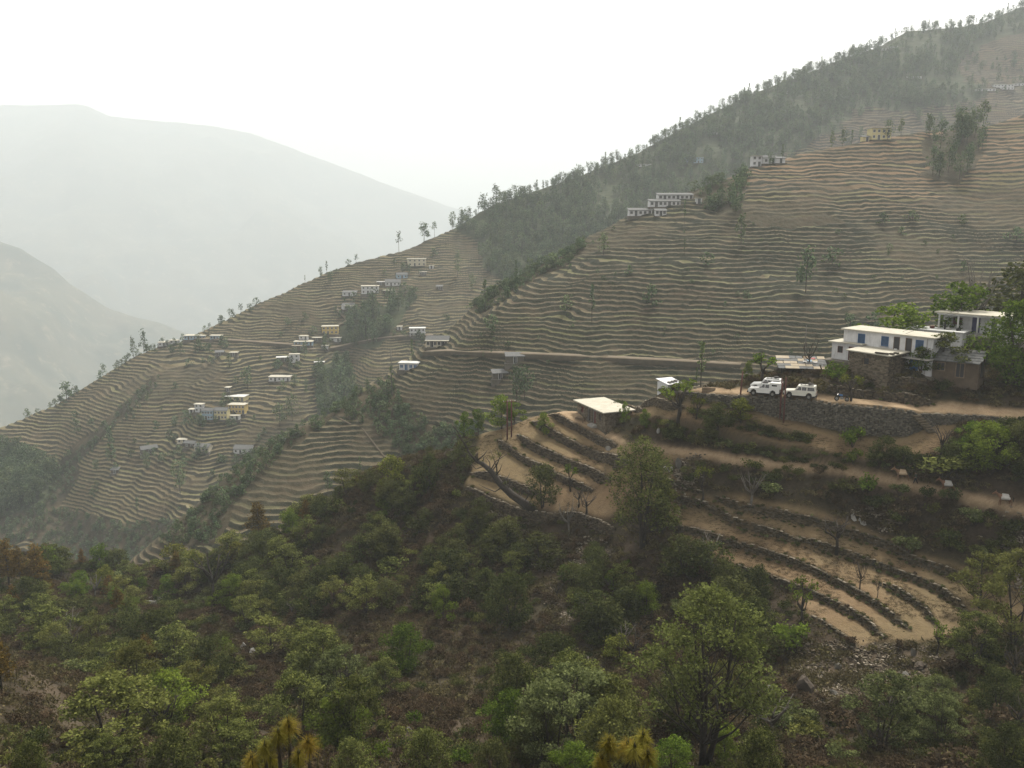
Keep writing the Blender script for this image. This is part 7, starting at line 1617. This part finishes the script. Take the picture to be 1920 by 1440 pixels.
b = P(600, 1440, 12.0); m = MB()
for i, (x0, x1, y1) in enumerate(((590, 604, 1385), (600, 634, 1375), (606, 612, 1396), (585, 660, 1425), (610, 628, 1400), (598, 596, 1405))):
    p0 = P(x0, 1475, 12.0); p1 = P(x1, y1, 12.0 + .1 * i); p0 = p0 - b; p1 = p1 - b; md = (p0 + p1) / 2 + np.array([(x1 - x0) * -.0012, 0, .03]); m.tube([tuple(p0 * 1 + np.array([0, 0, -.6])), tuple(md), tuple(p1)], [.006, .005, .002], 4)
o = m.build('straw_stalks', M_GRASS, None, False, tuple(b)); tag(o, 'dry straw stalks beside the left pine sapling', 'grass', None, 'stuff')

# ------------------------------------------------------------------ weeds along the field walls
rng = np.random.default_rng(55); wp = []
for nm, line, hs, w in wall_lines:
    if nm in ('fld', 'prom', 'house', 'road'):
        for i in range(len(line) - 1):
            for _ in range({'fld': 4, 'prom': 2, 'house': 3, 'road': 0}[nm]):
                t = rng.random(); p = line[i] * (1 - t) + line[i + 1] * t; d = line[i + 1] - line[i]; d = d / np.hypot(*d); o = rng.choice((-.12, .5)) + rng.uniform(-.15, .2); x, y = p[0] + d[1] * o, p[1] - d[0] * o; wp.append((x, y, LF.z(x, y) - .05))
scatter('wall_weeds', np.array(wp), rng.uniform(.10, .30, len(wp)), one('shrub') + one('dry')[:1], 'weeds and small bushes growing along the stone walls')

# ------------------------------------------------------------------ labels that single out the repeats
ORD = ['nearest', 'second nearest', 'third nearest', 'fourth nearest', 'fifth nearest', 'sixth nearest', 'seventh nearest', 'eighth nearest', 'ninth nearest', 'tenth nearest', 'eleventh nearest', 'twelfth nearest'] + ['%dth nearest' % i for i in range(13, 60)]
MARKS = {'near': [('the concrete tank', 282, 1127), ('the white gully boulders', 466, 1212), ('the large spreading bare tree', 405, 1090), ('the rusty pines', 45, 1080), ('the rock ledge', 840, 1250), ('the twin promontory poles', 955, 790), ('the leaning dead tree', 920, 900), ('the tall forked tree', 1320, 1350), ('the stone hut', 1130, 780), ('the tin shed', 1265, 712),
  ('the spreading bare tree', 1568, 1005), ('the pruned tree', 1766, 830), ('the last mule', 1884, 940), ('the person', 1716, 900), ('the rubble heap', 1280, 890), ('the grey stone slabs', 1612, 975), ('the dark hollow boulder', 1512, 1280), ('the upright field corner boulder', 1713, 1218), ('the left pine sapling', 530, 1390), ('the right pine sapling', 1175, 1395), ('the stone steps', 1730, 790), ('the mossy field corner pollard', 1506, 1130), ('the yellow green crest tree', 735, 895), ('the tall dense field edge tree', 1195, 920)],
 'far': [('the yellow crest house', 1652, 250), ('the white crest houses', 1440, 302), ('the white row houses', 1260, 380), ('the lone terrace tree', 1511, 510), ('the slate roofed track house', 820, 642), ('the lone nose pole', 735, 700), ('the blue forest school', 1301, 300), ('the upper right house row', 1880, 165), ('the bright yellow village house', 619, 618), ('the yellow hamlet', 430, 770), ('the slate roofed farms', 370, 840), ('the tall dark conifer', 210, 830), ('the ridge end houses', 315, 640), ('the large white village house', 694, 543), ('the domed crest tree', 795, 440), ('the highest ridge house', 1675, 90), ('the scrub face cliff rocks', 375, 1008), ('the long low terrace house', 524, 708), ('the wooded hollow', 1790, 300)]}
bpy.context.view_layer.update()
bygrp = {}
for o in list(COL.objects):
    if o.parent is None and o.get('group') and o.get('label') and o.get('category') in ('tree', 'shrub'): bygrp.setdefault(o['label'], []).append(o)
for lab, os_ in bygrp.items():
    if len(os_) < 2: continue
    c = {}
    for o in os_:
        x, y = PROJ(o.location.x, o.location.y, o.location.z + 1.0); best = None
        for nm, mx, my in MARKS['near' if o.location.y < 190 else 'far']:
            d = math.hypot(x - mx, y - my)
            if best is None or d < best[0]: best = (d, nm, mx, my)
        dx, dy = x - best[2], y - best[3]; dr = ('right of' if dx > 0 else 'left of') if abs(dx) > abs(dy) else ('below' if dy > 0 else 'above')
        c.setdefault((best[1], dr), []).append((best[0], o))
    short = lab
    for (nm, dr), l in c.items():
        for i, (d, o) in enumerate(sorted(l, key=lambda t: t[0])): o['label'] = '%s, %s %s %s' % (short, ORD[i], dr, nm)
